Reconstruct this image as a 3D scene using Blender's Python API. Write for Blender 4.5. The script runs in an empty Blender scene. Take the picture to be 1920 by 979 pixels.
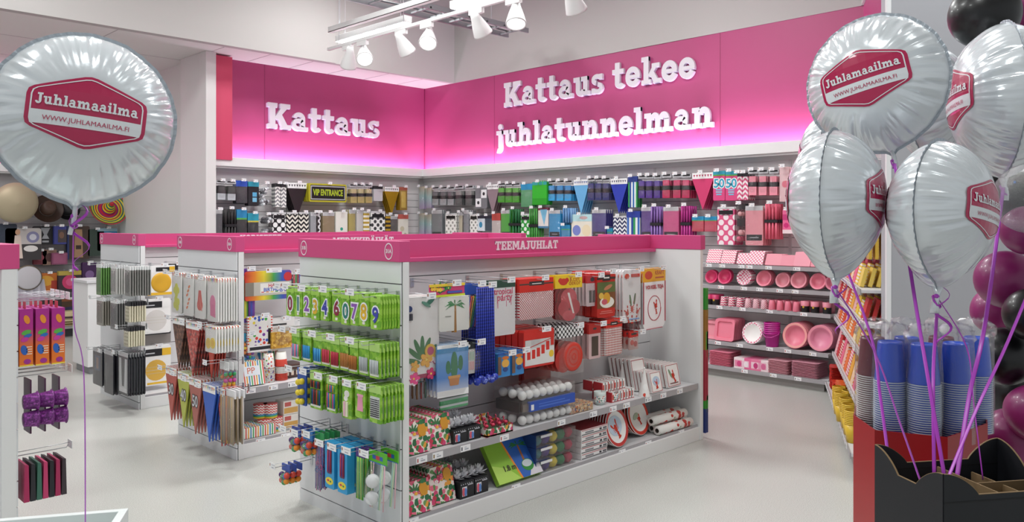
import bpy, bmesh, math, random
from mathutils import Vector, Matrix
rnd = random.Random(11)
SC = bpy.context.scene
COL = SC.collection
# world axes: x runs along the shelf aisles (away to the right), y runs along them to the left; the lens looks along (1, 1)
F, CX, HY, EYE = 1497.0, 960.0, 420.0, 1.6
S2 = math.sqrt(.5)
# ---------------------------------------------------------------- camera
cam = bpy.data.cameras.new('camera')
cam.sensor_width = 36.0
cam.lens = F / 1920 * 36
cam.shift_y = -(489.5 - HY) / 1920
cam.clip_start = .05
cam_o = bpy.data.objects.new('camera', cam)
cam_o.location = (0, 0, EYE)
cam_o.rotation_euler = (math.pi / 2, 0, -math.pi / 4)
COL.objects.link(cam_o)
SC.camera = cam_o
# ---------------------------------------------------------------- world, lights, exposure
W = bpy.data.worlds.new('world')
SC.world = W
W.use_nodes = True
W.node_tree.nodes['Background'].inputs[0].default_value = (.93, .97, 1, 1)
W.node_tree.nodes['Background'].inputs[1].default_value = .50
SC.view_settings.view_transform = 'Standard'
SC.view_settings.look = 'None'
SC.view_settings.gamma = 1
SC.view_settings.exposure = 0.0
SC.cycles.transparent_max_bounces = 24
SC.cycles.max_bounces = 8
SC.cycles.caustics_reflective = False
SC.cycles.caustics_refractive = False
def area(name, loc, sx, sy, power, color=(1, 1, 1), rot=(0, 0, 0)):
    L = bpy.data.lights.new(name, 'AREA')
    L.shape = 'RECTANGLE'; L.size = sx; L.size_y = sy; L.energy = power; L.color = color
    o = bpy.data.objects.new(name, L)
    o.location = loc; o.rotation_euler = rot
    COL.objects.link(o)
    return o
for (ax, ay, pw) in ((1.2, 4.2, 78), (3.2, 2.2, 44), (3.6, 5.6, 92), (1.6, 7.4, 88), (5.6, 4.6, 92), (5.4, 7.6, 88), (.4, 1.0, 56), (-1.2, 3.2, 60), (2.2, -.6, 9), (5.0, .6, 80)):
    area('unseen_ceiling_light', (ax, ay, 4.75), .7, .7, pw * .78, (.97, 1, .98))  # unseen ceiling lamps; the last one is added to brighten the first gondola's shelves
area('hall_light', (1.2, 11.0, 3.66), 2.4, 1.2, 50, (1, .98, .97))
PINK = (.95, .82, 1)
# LED strips lying in the trough behind the white ledge, shining up the pink wall
area('led_strip_light', (6.1, 9.655, 2.352), 3.4, .02, 34, PINK, (math.pi - .75, 0, 0))
area('led_strip_light', (7.725, 6.45, 2.352), .02, 6.5, 66, PINK, (0, math.pi + .75, 0))
area('led_strip_light', (1.2, 12.775, 2.352), 5.6, .02, 42, PINK, (math.pi - .75, 0, 0))
# ---------------------------------------------------------------- materials
def lin(h):
    if isinstance(h, str):
        c = [int(h[i:i + 2], 16) / 255 for i in (0, 2, 4)]
    else:
        c = [x / 255 for x in h]
    return tuple((x / 12.92 if x <= .04045 else ((x + .055) / 1.055) ** 2.4) for x in c) + (1,)
MATS = {}
def new_mat(key):
    m = bpy.data.materials.new(key)
    m.use_nodes = True
    return m, m.node_tree.nodes, m.node_tree.links, m.node_tree.nodes['Principled BSDF']
def mt(h, rough=.45, metal=0, coat=0, emit=0):
    """plain material from an sRGB hex string, cached"""
    if not isinstance(h, str): return h
    k = (h, rough, metal, coat, emit)
    if k not in MATS:
        m, n, l, b = new_mat('paint_' + h)
        b.inputs['Base Color'].default_value = lin(h)
        b.inputs['Roughness'].default_value = rough
        b.inputs['Metallic'].default_value = metal
        b.inputs['Coat Weight'].default_value = coat
        if emit:
            b.inputs['Emission Color'].default_value = lin(h)
            b.inputs['Emission Strength'].default_value = emit
        MATS[k] = m
    return MATS[k]
def mth(n, l, op, a, b=None):
    q = n.new('ShaderNodeMath'); q.operation = op
    for i, v in enumerate((a, b)):
        if v is None: continue
        if isinstance(v, (int, float)): q.inputs[i].default_value = v
        else: l.new(v, q.inputs[i])
    return q.outputs[0]
def xyz(n, l):
    t = n.new('ShaderNodeTexCoord'); s = n.new('ShaderNodeSeparateXYZ')
    l.new(t.outputs['Object'], s.inputs[0])
    return s.outputs
def mixc(n, l, fac, c1, c2):
    q = n.new('ShaderNodeMix'); q.data_type = 'RGBA'
    l.new(fac, q.inputs['Factor'])
    for v, s in ((c1, 6), (c2, 7)):
        if isinstance(v, tuple): q.inputs[s].default_value = v
        else: l.new(v, q.inputs[s])
    return q.outputs[2]
def pattern(key, fn, rough=.45):
    if key not in MATS:
        m, n, l, b = new_mat('_'.join(str(x) for x in key)[:40])
        l.new(fn(n, l), b.inputs['Base Color'])
        b.inputs['Roughness'].default_value = rough
        MATS[key] = m
    return MATS[key]
def dots(bg, fg, s=.02, r=.3, rough=.45):
    def fn(n, l):
        o = xyz(n, l)
        def lat(off):
            d = []
            for k in (0, 2):
                f = mth(n, l, 'FRACT', mth(n, l, 'ADD', mth(n, l, 'DIVIDE', o[k], s), off + 50))
                d.append(mth(n, l, 'POWER', mth(n, l, 'SUBTRACT', f, .5), 2))
            return mth(n, l, 'ADD', d[0], d[1])
        m = mth(n, l, 'MINIMUM', lat(0), lat(.5))
        return mixc(n, l, mth(n, l, 'LESS_THAN', m, r * r), lin(bg), lin(fg))
    return pattern(('dots', bg, fg, s, r, rough), fn, rough)
def chevron(c1, c2, s=.02, p=.02):
    def fn(n, l):
        o = xyz(n, l)
        tri = mth(n, l, 'PINGPONG', mth(n, l, 'ADD', o[0], 50 * p), p / 2)
        f = mth(n, l, 'FRACT', mth(n, l, 'ADD', mth(n, l, 'DIVIDE', mth(n, l, 'ADD', o[2], tri), s), 50))
        return mixc(n, l, mth(n, l, 'LESS_THAN', f, .5), lin(c1), lin(c2))
    return pattern(('chevron', c1, c2, s, p), fn)
def stripes(cols, s=.01, axis=0):
    """repeating bands of the given colours, each s wide, across local x (0) or z (2)"""
    def fn(n, l):
        o = xyz(n, l)
        r = n.new('ShaderNodeValToRGB'); r.color_ramp.interpolation = 'CONSTANT'
        e = r.color_ramp.elements
        k = len(cols)
        e[0].color = lin(cols[0]); e[1].position = 1 / k; e[1].color = lin(cols[1])
        for i in range(2, k): q = e.new(i / k); q.color = lin(cols[i])
        l.new(mth(n, l, 'FRACT', mth(n, l, 'ADD', mth(n, l, 'DIVIDE', o[axis], s * k), 50)), r.inputs[0])
        return r.outputs[0]
    return pattern(('stripes',) + tuple(cols) + (s, axis), fn)
def gingham(c, s=.008, bg='f4efee', soft=True):
    def fn(n, l):
        o = xyz(n, l)
        h = [mth(n, l, 'LESS_THAN', mth(n, l, 'FRACT', mth(n, l, 'ADD', mth(n, l, 'DIVIDE', o[k], 2 * s), 50)), .5) for k in (0, 2)]
        if soft: f = mth(n, l, 'MULTIPLY', mth(n, l, 'ADD', h[0], h[1]), .5)
        else: f = mth(n, l, 'ABSOLUTE', mth(n, l, 'SUBTRACT', h[0], h[1]))
        return mixc(n, l, f, lin(bg), lin(c))
    return pattern(('gingham', c, s, bg, soft), fn)
def scatter(bg, pal, s=.03, r=.4):
    """blobs of several colours strewn over a ground colour"""
    def fn(n, l):
        t = n.new('ShaderNodeTexCoord'); v = n.new('ShaderNodeTexVoronoi')
        l.new(t.outputs['Object'], v.inputs['Vector']); v.inputs['Scale'].default_value = 1 / s
        sp = n.new('ShaderNodeSeparateColor'); l.new(v.outputs['Color'], sp.inputs[0])
        rp = n.new('ShaderNodeValToRGB'); rp.color_ramp.interpolation = 'CONSTANT'
        e = rp.color_ramp.elements; k = len(pal)
        e[0].color = lin(pal[0]); e[1].position = 1 / k; e[1].color = lin(pal[1])
        for i in range(2, k): q = e.new(i / k); q.color = lin(pal[i])
        l.new(sp.outputs[0], rp.inputs[0])
        return mixc(n, l, mth(n, l, 'LESS_THAN', v.outputs['Distance'], r), lin(bg), rp.outputs[0])
    return pattern(('scatter', bg) + tuple(pal) + (s, r), fn)
def ramp_z(cols, z0, z1, axis=2):
    """printed rainbow blend along local z (or x)"""
    def fn(n, l):
        o = xyz(n, l)
        r = n.new('ShaderNodeValToRGB'); e = r.color_ramp.elements; k = len(cols) - 1
        e[0].color = lin(cols[0]); e[1].color = lin(cols[-1])
        for i in range(1, k): q = e.new(i / k); q.color = lin(cols[i])
        l.new(mth(n, l, 'DIVIDE', mth(n, l, 'SUBTRACT', o[axis], z0), z1 - z0), r.inputs[0])
        return r.outputs[0]
    return pattern(('rampz',) + tuple(cols) + (z0, z1, axis), fn)
def make_film(key, tint, fac, rough=.08):
    m, n, l, b = new_mat(key)
    n.remove(b)
    t = n.new('ShaderNodeBsdfTransparent'); t.inputs[0].default_value = tint
    g = n.new('ShaderNodeBsdfGlossy'); g.inputs[1].default_value = rough
    fr = n.new('ShaderNodeLayerWeight'); fr.inputs[0].default_value = .35
    q = mth(n, l, 'ADD', mth(n, l, 'MULTIPLY', fr.outputs['Facing'], .45), fac)
    mx = n.new('ShaderNodeMixShader')
    l.new(q, mx.inputs[0]); l.new(t.outputs[0], mx.inputs[1]); l.new(g.outputs[0], mx.inputs[2])
    # crinkles
    no = n.new('ShaderNodeTexNoise'); no.inputs['Scale'].default_value = 45
    bp = n.new('ShaderNodeBump'); bp.inputs['Strength'].default_value = .5; bp.inputs['Distance'].default_value = .01
    l.new(no.outputs[0], bp.inputs['Height']); l.new(bp.outputs[0], g.inputs['Normal'])
    l.new(mx.outputs[0], n['Material Output'].inputs[0])
    return m
FILM = make_film('clear_film', (.985, .985, .985, 1), .045)
CLEAR = make_film('clear_plastic', (.975, .98, .98, 1), .05)
def foil_material(key, c, metal, rough):
    m, n, l, b = new_mat(key)
    b.inputs['Base Color'].default_value = c
    b.inputs['Metallic'].default_value = metal
    b.inputs['Roughness'].default_value = rough
    b.inputs['Coat Weight'].default_value = .7
    b.inputs['Coat Roughness'].default_value = .06
    no = n.new('ShaderNodeTexNoise'); no.inputs['Scale'].default_value = 16; no.inputs['Detail'].default_value = 3
    t = n.new('ShaderNodeTexCoord'); l.new(t.outputs['Object'], no.inputs[0])
    bp = n.new('ShaderNodeBump'); bp.inputs['Strength'].default_value = .16; bp.inputs['Distance'].default_value = .012
    l.new(no.outputs[0], bp.inputs['Height']); l.new(bp.outputs[0], b.inputs['Normal'])
    return m
FOIL = foil_material('white_foil', lin('dfe5ea'), .22, .2)
def floor_material():
    m, n, l, b = new_mat('terrazzo_floor')
    t = n.new('ShaderNodeTexCoord')
    v = n.new('ShaderNodeTexNoise'); v.inputs['Scale'].default_value = 230; v.inputs['Detail'].default_value = 2
    w = n.new('ShaderNodeTexNoise'); w.inputs['Scale'].default_value = 1.1; w.inputs['Detail'].default_value = 3
    l.new(t.outputs['Object'], v.inputs[0]); l.new(t.outputs['Object'], w.inputs[0])
    r = n.new('ShaderNodeValToRGB'); e = r.color_ramp.elements
    e[0].position = .36; e[0].color = lin('a0a09c'); e[1].position = .60; e[1].color = lin('cfd0cb')
    q = e.new(.47); q.color = lin('bfc0bb')
    l.new(v.outputs[0], r.inputs[0])
    c = mixc(n, l, mth(n, l, 'MULTIPLY', w.outputs[0], .22), r.outputs[0], lin('b5b4ae'))
    l.new(c, b.inputs['Base Color'])
    b.inputs['Roughness'].default_value = .3
    b.inputs['Specular IOR Level'].default_value = .35
    return m
WHITE = mt('e6e6e6', .4)
LAC = mt('dfe1e4', .35)
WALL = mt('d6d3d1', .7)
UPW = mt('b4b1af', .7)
CEIL = mt('dcdad8', .8)
MAG = mt('ab4072', .5)
HEAD = mt('cf4a82', .42)
DARK = mt('46464a', .6)
STEEL = mt('c9ccd0', .3, .6)
GREY = mt('8b8d90', .4, .3)
BLACK = mt('16161a', .45)
LABELW = mt('f1f1f3', .5)
INK = mt('5c5f6a', .6)
GLOW = mt('ffffff', .5, emit=6)
# ---------------------------------------------------------------- pixel measurements turned into places
def ray(px, py):
    k = (px - CX) / F
    return Vector((S2 * (1 + k), S2 * (1 - k), (HY - py) / F))
def at_depth(px, py, y):
    return ray(px, py) * y + Vector((0, 0, EYE))
class Face:
    """a vertical display face: u runs to the right along it, d is the distance out of it, z the height"""
    def __init__(s, ox, oy, deg):
        s.o = Vector((ox, oy, 0)); s.rot = math.radians(deg)
        s.r = Vector((math.cos(s.rot), math.sin(s.rot), 0)); s.n = Vector((math.sin(s.rot), -math.cos(s.rot), 0))
    def px(s, px, py, d):
        D = ray(px, py)
        p0 = s.o + s.n * d
        t = p0.dot(s.n) / D.dot(s.n)
        return (D * t - s.o).dot(s.r), EYE + D.z * t
    def loc(s, u, d, z):
        p = s.o + s.r * u + s.n * d
        return Vector((p.x, p.y, z))
# ---------------------------------------------------------------- mesh building
class MB:
    def __init__(s):
        s.v = []; s.f = []; s.mi = []; s.sm = []; s.mats = []; s.M = None
    def add(s, vs, fs, mat, smooth=False):
        mat = mt(mat)
        if mat not in s.mats: s.mats.append(mat)
        i = s.mats.index(mat); k = len(s.v)
        if s.M is not None: vs = [tuple(s.M @ Vector(p)) for p in vs]
        s.v += vs
        s.f += [tuple(k + j for j in f) for f in fs]
        s.mi += [i] * len(fs); s.sm += [smooth] * len(fs)
        return s
    def box(s, x0, x1, y0, y1, z0, z1, mat):
        vs = [(x, y, z) for z in (z0, z1) for y in (y0, y1) for x in (x0, x1)]
        return s.add(vs, [(0, 2, 3, 1), (4, 5, 7, 6), (0, 1, 5, 4), (2, 6, 7, 3), (0, 4, 6, 2), (1, 3, 7, 5)], mat)
    def cbox(s, x0, x1, y0, y1, z0, z1, mat, c=.004, seg=2):
        bm = bmesh.new()
        bmesh.ops.create_cube(bm, size=1)
        for v in bm.verts: v.co = Vector(((x0 + x1) / 2 + v.co.x * (x1 - x0), (y0 + y1) / 2 + v.co.y * (y1 - y0), (z0 + z1) / 2 + v.co.z * (z1 - z0)))
        bmesh.ops.bevel(bm, geom=bm.edges[:], offset=c, segments=seg, affect='EDGES', profile=.5)
        vs = [tuple(v.co) for v in bm.verts]; fs = [tuple(v.index for v in f.verts) for f in bm.faces]
        bm.free()
        return s.add(vs, fs, mat)
    def prism(s, poly, y0, y1, mat, smooth=False):
        """poly: list of (x, z), anticlockwise seen from the front (-y)"""
        n = len(poly)
        vs = [(x, y0, z) for x, z in poly] + [(x, y1, z) for x, z in poly]
        fs = [tuple(range(n)), tuple(range(2 * n - 1, n - 1, -1))] + [(i, i + n, (i + 1) % n + n, (i + 1) % n) for i in range(n)]
        return s.add(vs, fs, mat, smooth)
    def sheet(s, poly, y, mat):
        return s.add([(x, y, z) for x, z in poly], [tuple(range(len(poly)))], mat)
    def lathe(s, prof, mat, n=20, axis='z', o=(0, 0, 0), smooth=True):
        vs = []; fs = []
        for r, h in prof:
            for i in range(n):
                a = 2 * math.pi * i / n
                c, q = r * math.cos(a), r * math.sin(a)
                p = (c, q, h) if axis == 'z' else ((c, h, q) if axis == 'y' else (h, c, q))
                vs.append((p[0] + o[0], p[1] + o[1], p[2] + o[2]))
        for k in range(len(prof) - 1):
            for i in range(n):
                j = (i + 1) % n
                fs.append((k * n + i, k * n + j, (k + 1) * n + j, (k + 1) * n + i))
        return s.add(vs, fs, mat, smooth)
    def ball(s, c, r, mat, n=12, m=8, rz=None, ry=None):
        rz = rz or r; ry = ry or r
        vs = [(c[0], c[1], c[2] - rz)]; fs = []
        for k in range(1, m):
            b = -math.pi / 2 + math.pi * k / m
            for i in range(n):
                a = 2 * math.pi * i / n
                vs.append((c[0] + r * math.cos(b) * math.cos(a), c[1] + ry * math.cos(b) * math.sin(a), c[2] + rz * math.sin(b)))
        vs.append((c[0], c[1], c[2] + rz)); t = len(vs) - 1
        for i in range(n):
            j = (i + 1) % n
            fs.append((0, 1 + j, 1 + i)); fs.append((t, t - n + i, t - n + j))
            for k in range(m - 2):
                fs.append((1 + k * n + i, 1 + k * n + j, 1 + (k + 1) * n + j, 1 + (k + 1) * n + i))
        return s.add(vs, fs, mat, True)
    def tube(s, pts, r, mat, n=6, flat=None):
        """tube along points; r a number or a list; flat squashes the section to a ribbon"""
        pts = [Vector(p) for p in pts]; vs = []; fs = []
        up = Vector((0, 0, 1)); prev = None
        for i, p in enumerate(pts):
            t = (pts[min(i + 1, len(pts) - 1)] - pts[max(i - 1, 0)]).normalized()
            if prev is None:
                a = t.cross(up)
                if a.length < .05: a = t.cross(Vector((1, 0, 0)))
            else:
                a = prev - t * prev.dot(t)
            a.normalize(); prev = a
            b = t.cross(a)
            rr = r[i] if isinstance(r, (list, tuple)) else r
            for k in range(n):
                q = 2 * math.pi * k / n
                vs.append(tuple(p + a * (math.cos(q) * rr) + b * (math.sin(q) * (rr if flat is None else flat))))
        for i in range(len(pts) - 1):
            for k in range(n):
                j = (k + 1) % n
                fs.append((i * n + k, i * n + j, (i + 1) * n + j, (i + 1) * n + k))
        fs.append(tuple(range(n - 1, -1, -1))); e = (len(pts) - 1) * n
        fs.append(tuple(range(e, e + n)))
        return s.add(vs, fs, mat, n > 4)
    def mesh(s, name):
        me = bpy.data.meshes.new(name)
        me.from_pydata(s.v, [], s.f)
        for m in s.mats: me.materials.append(m)
        me.polygons.foreach_set('material_index', s.mi)
        me.polygons.foreach_set('use_smooth', s.sm)
        me.update()
        return me
def rrect(x0, z0, x1, z1, r, n=4):
    out = []
    for cx, cz, a in ((x1 - r, z0 + r, -90), (x1 - r, z1 - r, 0), (x0 + r, z1 - r, 90), (x0 + r, z0 + r, 180)):
        for i in range(n + 1):
            q = math.radians(a + 90 * i / n); out.append((cx + r * math.cos(q), cz + r * math.sin(q)))
    return out
def ell(cx, cz, rx, rz, n=18, rot=0):
    c, s = math.cos(rot), math.sin(rot); out = []
    for i in range(n):
        a = 2 * math.pi * i / n; x, z = rx * math.cos(a), rz * math.sin(a)
        out.append((cx + x * c - z * s, cz + x * s + z * c))
    return out
# ---------------------------------------------------------------- objects
LABELS = {}
def words_ok(label):
    n = len(label.replace(',', ' ').split())
    if n < 4 or n > 16: print('LABEL LENGTH', n, label)
def tag(o, label, cat, group=None, kind=None):
    if label:
        words_ok(label)
        LABELS.setdefault(label, []).append((o.name, group))
        o['label'] = label
    if cat: o['category'] = cat
    if group: o['group'] = group
    if kind: o['kind'] = kind
    return o
def place(name, me, parent=None, loc=(0, 0, 0), rot=0, euler=None):
    o = bpy.data.objects.new(name, me)
    COL.objects.link(o)
    o.parent = parent
    o.location = loc
    o.rotation_euler = euler if euler is not None else (0, 0, rot)
    return o
def obj(name, mb, parent=None, loc=(0, 0, 0), rot=0, euler=None, label=None):
    o = place(name, mb.mesh(name), parent, loc, rot, euler)
    if label: o['label'] = label
    return o
def thing(name, label, cat, loc=(0, 0, 0), rot=0, group=None, euler=None):
    return tag(place(name, None, None, loc, rot, euler), label, cat, group)
def structure(name, mb, loc=(0, 0, 0), rot=0):
    o = obj(name, mb, None, loc, rot); o['kind'] = 'structure'
    return o
TXT = {}
def text_geo(s, size, off=0.0, depth=0.0, align='CENTER'):
    """letters of the built-in face as vertices (x, z) and faces"""
    k = (s, size, off, depth, align)
    if k not in TXT:
        cu = bpy.data.curves.new('lettering', 'FONT')
        cu.body = s; cu.size = size; cu.offset = off; cu.align_x = align; cu.align_y = 'CENTER'; cu.resolution_u = 3; cu.extrude = depth
        o = bpy.data.objects.new('lettering', cu); COL.objects.link(o)
        me = bpy.data.meshes.new_from_object(o.evaluated_get(bpy.context.evaluated_depsgraph_get()))
        TXT[k] = ([tuple(v.co) for v in me.vertices], [tuple(p.vertices) for p in me.polygons])
        bpy.data.objects.remove(o); bpy.data.curves.remove(cu); bpy.data.meshes.remove(me)
    return TXT[k]
def add_text(mb, s, cx, cz, y, size, mat, off=0.0, sx=1.0, depth=0.0):
    vs, fs = text_geo(s, size, off, depth)
    mb.add([(cx + x * sx, y - z, cz + q) for x, q, z in vs], fs, mat)
# ---------------------------------------------------------------- slab-serif letters built from strokes (cap height 1)
def R_(x0, y0, x1, y1): return [(x0, y0), (x1, y0), (x1, y1), (x0, y1)]
def A_(cx, cy, rx, ry, t, a0, a1, n=12):
    """arc stroke as a list of quads"""
    out = []
    for i in range(n):
        a, b = math.radians(a0 + (a1 - a0) * i / n), math.radians(a0 + (a1 - a0) * (i + 1) / n)
        p = [(cx + rx * math.cos(a), cy + ry * math.sin(a)), (cx + rx * math.cos(b), cy + ry * math.sin(b)),
             (cx + (rx - t) * math.cos(b), cy + (ry - t) * math.sin(b)), (cx + (rx - t) * math.cos(a), cy + (ry - t) * math.sin(a))]
        out.append(p)
    return out
def _glyphs():
    G = {}
    s = .15
    bowl_a = A_(.29, .235, .29, .245, .165, 0, 360, 18)
    G['a'] = (.74, bowl_a + A_(.31, .47, .27, .26, .165, -10, 165) + [R_(.375, .05, .58, .5), R_(.40, 0, .72, s)])
    G['t'] = (.60, [R_(.13, .2, .35, .97), R_(0, .56, .54, .72)] + A_(.36, .22, .23, .22, .17, 180, 330))
    G['u'] = (.86, [R_(.12, .22, .33, .72), R_(0, .72 - s, .33, .72), R_(.49, 0, .70, .72), R_(.38, .72 - s, .70, .72), R_(.49, 0, .83, s)] + A_(.36, .25, .24, .26, .19, 180, 350))
    G['s'] = (.60, A_(.28, .525, .26, .205, .155, 10, 255) + A_(.29, .205, .27, .215, .155, -170, 80) + [R_(.40, .52, .53, .72), R_(.02, 0, .15, .2)])
    G['e'] = (.70, A_(.33, .36, .33, .37, .19, 0, 335, 22) + [R_(.12, .29, .65, .42)])
    G['k'] = (.86, [R_(.1, 0, .32, 1), R_(0, 1 - s, .32, 1), R_(0, 0, .42, s), [(.30, .30), (.42, .24), (.72, .66), (.54, .70)], [(.36, .38), (.58, .0), (.80, .0), (.52, .47)], R_(.46, .72 - s, .80, .72), R_(.52, 0, .86, s)])
    G['j'] = (.46, [R_(.16, .0, .38, .72), R_(.03, .72 - s, .38, .72), ell(.27, .90, .125, .125, 14)] + A_(.14, .0, .24, .26, .19, -110, 0))
    G['h'] = (.90, [R_(.1, 0, .32, 1), R_(0, 1 - s, .32, 1), R_(0, 0, .42, s), R_(.52, 0, .74, .5), R_(.46, 0, .86, s)] + A_(.49, .44, .25, .29, .2, 0, 170))
    G['n'] = (.90, [R_(.1, 0, .32, .72), R_(0, .72 - s, .32, .72), R_(0, 0, .42, s), R_(.52, 0, .74, .46), R_(.46, 0, .86, s)] + A_(.49, .44, .25, .29, .2, 0, 170))
    G['m'] = (1.30, [R_(.1, 0, .32, .72), R_(0, .72 - s, .32, .72), R_(0, 0, .42, s), R_(.50, 0, .71, .46), R_(.46, 0, .79, s), R_(.90, 0, 1.11, .46), R_(.84, 0, 1.24, s)] + A_(.48, .44, .23, .29, .2, 0, 170) + A_(.88, .44, .23, .29, .2, 0, 170))
    G['l'] = (.46, [R_(.1, 0, .32, 1), R_(0, 1 - s, .32, 1), R_(0, 0, .42, s)])
    G['i'] = (.46, [R_(.1, 0, .32, .72), R_(0, .72 - s, .32, .72), R_(0, 0, .42, s), ell(.21, .90, .125, .125, 14)])
    c = .17
    stem = lambda x: [R_(x + .09, 0, x + .33, 1), R_(x, 0, x + .42, c), R_(x, 1 - c, x + .42, 1)]
    G['K'] = (1.04, stem(0) + [[(.30, .42), (.42, .34), (.88, .86), (.64, .92)], [(.38, .50), (.66, .0), (.94, .0), (.58, .62)], R_(.54, 1 - c, .98, 1), R_(.58, 0, 1.02, c)])
    G['T'] = (.90, [R_(.31, 0, .55, 1), R_(.2, 0, .66, c), R_(0, 1 - c, .86, 1), R_(0, .66, .15, 1), R_(.71, .66, .86, 1)])
    G['E'] = (.84, [R_(.09, 0, .33, 1), R_(0, 0, .78, c), R_(0, 1 - c, .76, 1), R_(.3, .42, .6, .58), R_(.63, 0, .78, .34), R_(.61, .68, .76, 1), R_(.48, .35, .6, .65)])
    G['M'] = (1.2, [R_(.08, 0, .28, 1), R_(0, 0, .36, c), R_(.86, 0, 1.08, 1), R_(.78, 0, 1.16, c), R_(0, 1 - c, .3, 1), R_(.84, 1 - c, 1.16, 1), [(.16, 1), (.48, .22), (.66, .22), (.36, 1)], [(.48, .22), (.66, .22), (.98, 1), (.78, 1)]])
    G['A'] = (1.0, [[(.08, 0), (.30, 0), (.60, 1), (.36, 1)], [(.66, 0), (.90, 0), (.62, 1), (.38, 1)], R_(.28, .24, .7, .4), R_(0, 0, .38, c), R_(.58, 0, .98, c)])
    G['J'] = (.66, [R_(.28, .25, .52, 1), R_(.14, 1 - c, .64, 1)] + A_(.24, .26, .28, .28, .2, 185, 360))
    G['U'] = (1.0, [R_(.09, .3, .32, 1), R_(0, 1 - c, .42, 1), R_(.62, .3, .85, 1), R_(.54, 1 - c, .96, 1)] + A_(.47, .34, .38, .36, .22, 180, 360))
    G['H'] = (1.02, stem(0) + stem(.55) + [R_(.3, .42, .7, .58)])
    G['L'] = (.80, [R_(.09, 0, .33, 1), R_(0, 0, .74, c), R_(0, 1 - c, .44, 1), R_(.59, 0, .74, .38)])
    G['R'] = (.98, stem(0) + A_(.44, .72, .36, .28, .19, -90, 90) + [R_(.3, .81, .46, 1), R_(.3, .44, .46, .61), [(.42, .5), (.64, 0), (.90, 0), (.62, .52)], R_(.6, 0, .94, c)])
    G['P'] = (.86, stem(0) + A_(.44, .69, .36, .31, .19, -90, 90) + [R_(.3, .81, .46, 1), R_(.3, .38, .46, .56)])
    G['I'] = (.48, stem(0))
    G['V'] = (1.0, [[(.36, 0), (.60, 0), (.30, 1), (.08, 1)], [(.36, 0), (.60, 0), (.90, 1), (.66, 1)], R_(0, 1 - c, .4, 1), R_(.58, 1 - c, .96, 1)])
    G['O'] = (.98, A_(.46, .5, .46, .51, .23, 0, 360, 22))
    G['S'] = (.80, A_(.37, .72, .35, .29, .2, 10, 260) + A_(.37, .28, .36, .29, .2, -170, 85) + [R_(.54, .66, .69, 1), R_(.02, 0, .17, .32)])
    G['Ä'] = (1.0, G['A'][1] + [ell(.33, 1.14, .1, .1, 10), ell(.65, 1.14, .1, .1, 10)])
    return G
GL = _glyphs()
def slab_layout(s, size, sp=.03, squeeze=1.0):
    """list of polygons (x, z) centred on 0, baseline at 0"""
    out = []; x = 0
    for ch in s:
        if ch == ' ': x += .42 * squeeze; continue
        w, polys = GL[ch]
        for p in polys: out.append([((x + px * squeeze) * size, pz * size) for px, pz in p])
        x += (w + sp) * squeeze
    wd = x * size
    return [[(px - wd / 2, pz) for px, pz in p] for p in out], wd
def ccw(p):
    a = sum(p[i][0] * p[(i + 1) % len(p)][1] - p[(i + 1) % len(p)][0] * p[i][1] for i in range(len(p)))
    return p if a > 0 else p[::-1]
def add_slab(mb, s, cx, cz, y0, y1, size, mat, sp=.03, squeeze=1.0):
    for i, p in enumerate(slab_layout(s, size, sp, squeeze)[0]):
        e = (i % 7) * .00015
        mb.prism([(cx + x, cz + z) for x, z in ccw(p)], y0 - e, y1, mat)
# ================================================================ the room
XW, YW = 7.85, 9.78          # right wall plane and back wall plane
ZS = 3.71                    # underside of the soffit, top of the pink walls
structure('floor', MB().add([(-7, -5, 0), (11, -5, 0), (11, 14.5, 0), (-7, 14.5, 0)], [(0, 1, 2, 3)], floor_material()))
structure('ceiling', MB().box(-7, 11, -5, 9.08, 5.0, 5.1, CEIL))
# white wall above the pink band on the right, and the wall behind the shelving
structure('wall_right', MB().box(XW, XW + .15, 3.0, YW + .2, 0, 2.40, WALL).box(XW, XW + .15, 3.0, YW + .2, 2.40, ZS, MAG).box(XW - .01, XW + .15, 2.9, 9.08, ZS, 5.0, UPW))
structure('wall_back', MB().box(4.36, XW + .15, YW, YW + .15, 0, 2.40, WALL).box(4.36, XW + .15, YW, YW + .15, 2.40, ZS, MAG))
# joints between the pink wall boards
m = MB()
for x in (5.15,): m.box(x, x + .006, YW - .002, YW, 2.40, ZS, mt('8f2a58'))
m.box(XW - .012, XW, YW - .012, YW, 2.40, ZS, mt('8f2a58'))
for y in (8.2, 4.6): m.box(XW - .002, XW, y, y + .006, 2.40, ZS, mt('8f2a58'))
structure('trim_1', m)
structure('trim_2', MB().box(4.36, 4.60, YW - .22, YW - .12, 2.40, ZS - .02, mt('cf4668')))      # pink board at the wall end
# lowered strip ceiling (soffit) with the tall fascia above its edge
m = MB()
m.box(-7, XW, 9.08, 14.5, ZS, ZS + .03, CEIL)
structure('ceiling_soffit', m)
m = MB()
for x in [4.9 + .6 * i for i in range(5)] + [4.3 - 1.2 * i for i in range(7)]: m.box(x, x + .008, 9.08, 13.0 if x < 4.3 else YW, ZS - .003, ZS, mt('b9b1b6'))
for y in (10.28, 11.48, 12.4): m.box(-7, 4.3, y, y + .008, ZS - .003, ZS, mt('b9b1b6'))
structure('trim_3', m)
structure('wall_fascia', MB().box(-7, 5.77, 9.03, 9.14, ZS - .004, 5.0, UPW).box(5.77, XW - .01, 9.06, 9.14, ZS - .004, 5.0, UPW))
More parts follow.
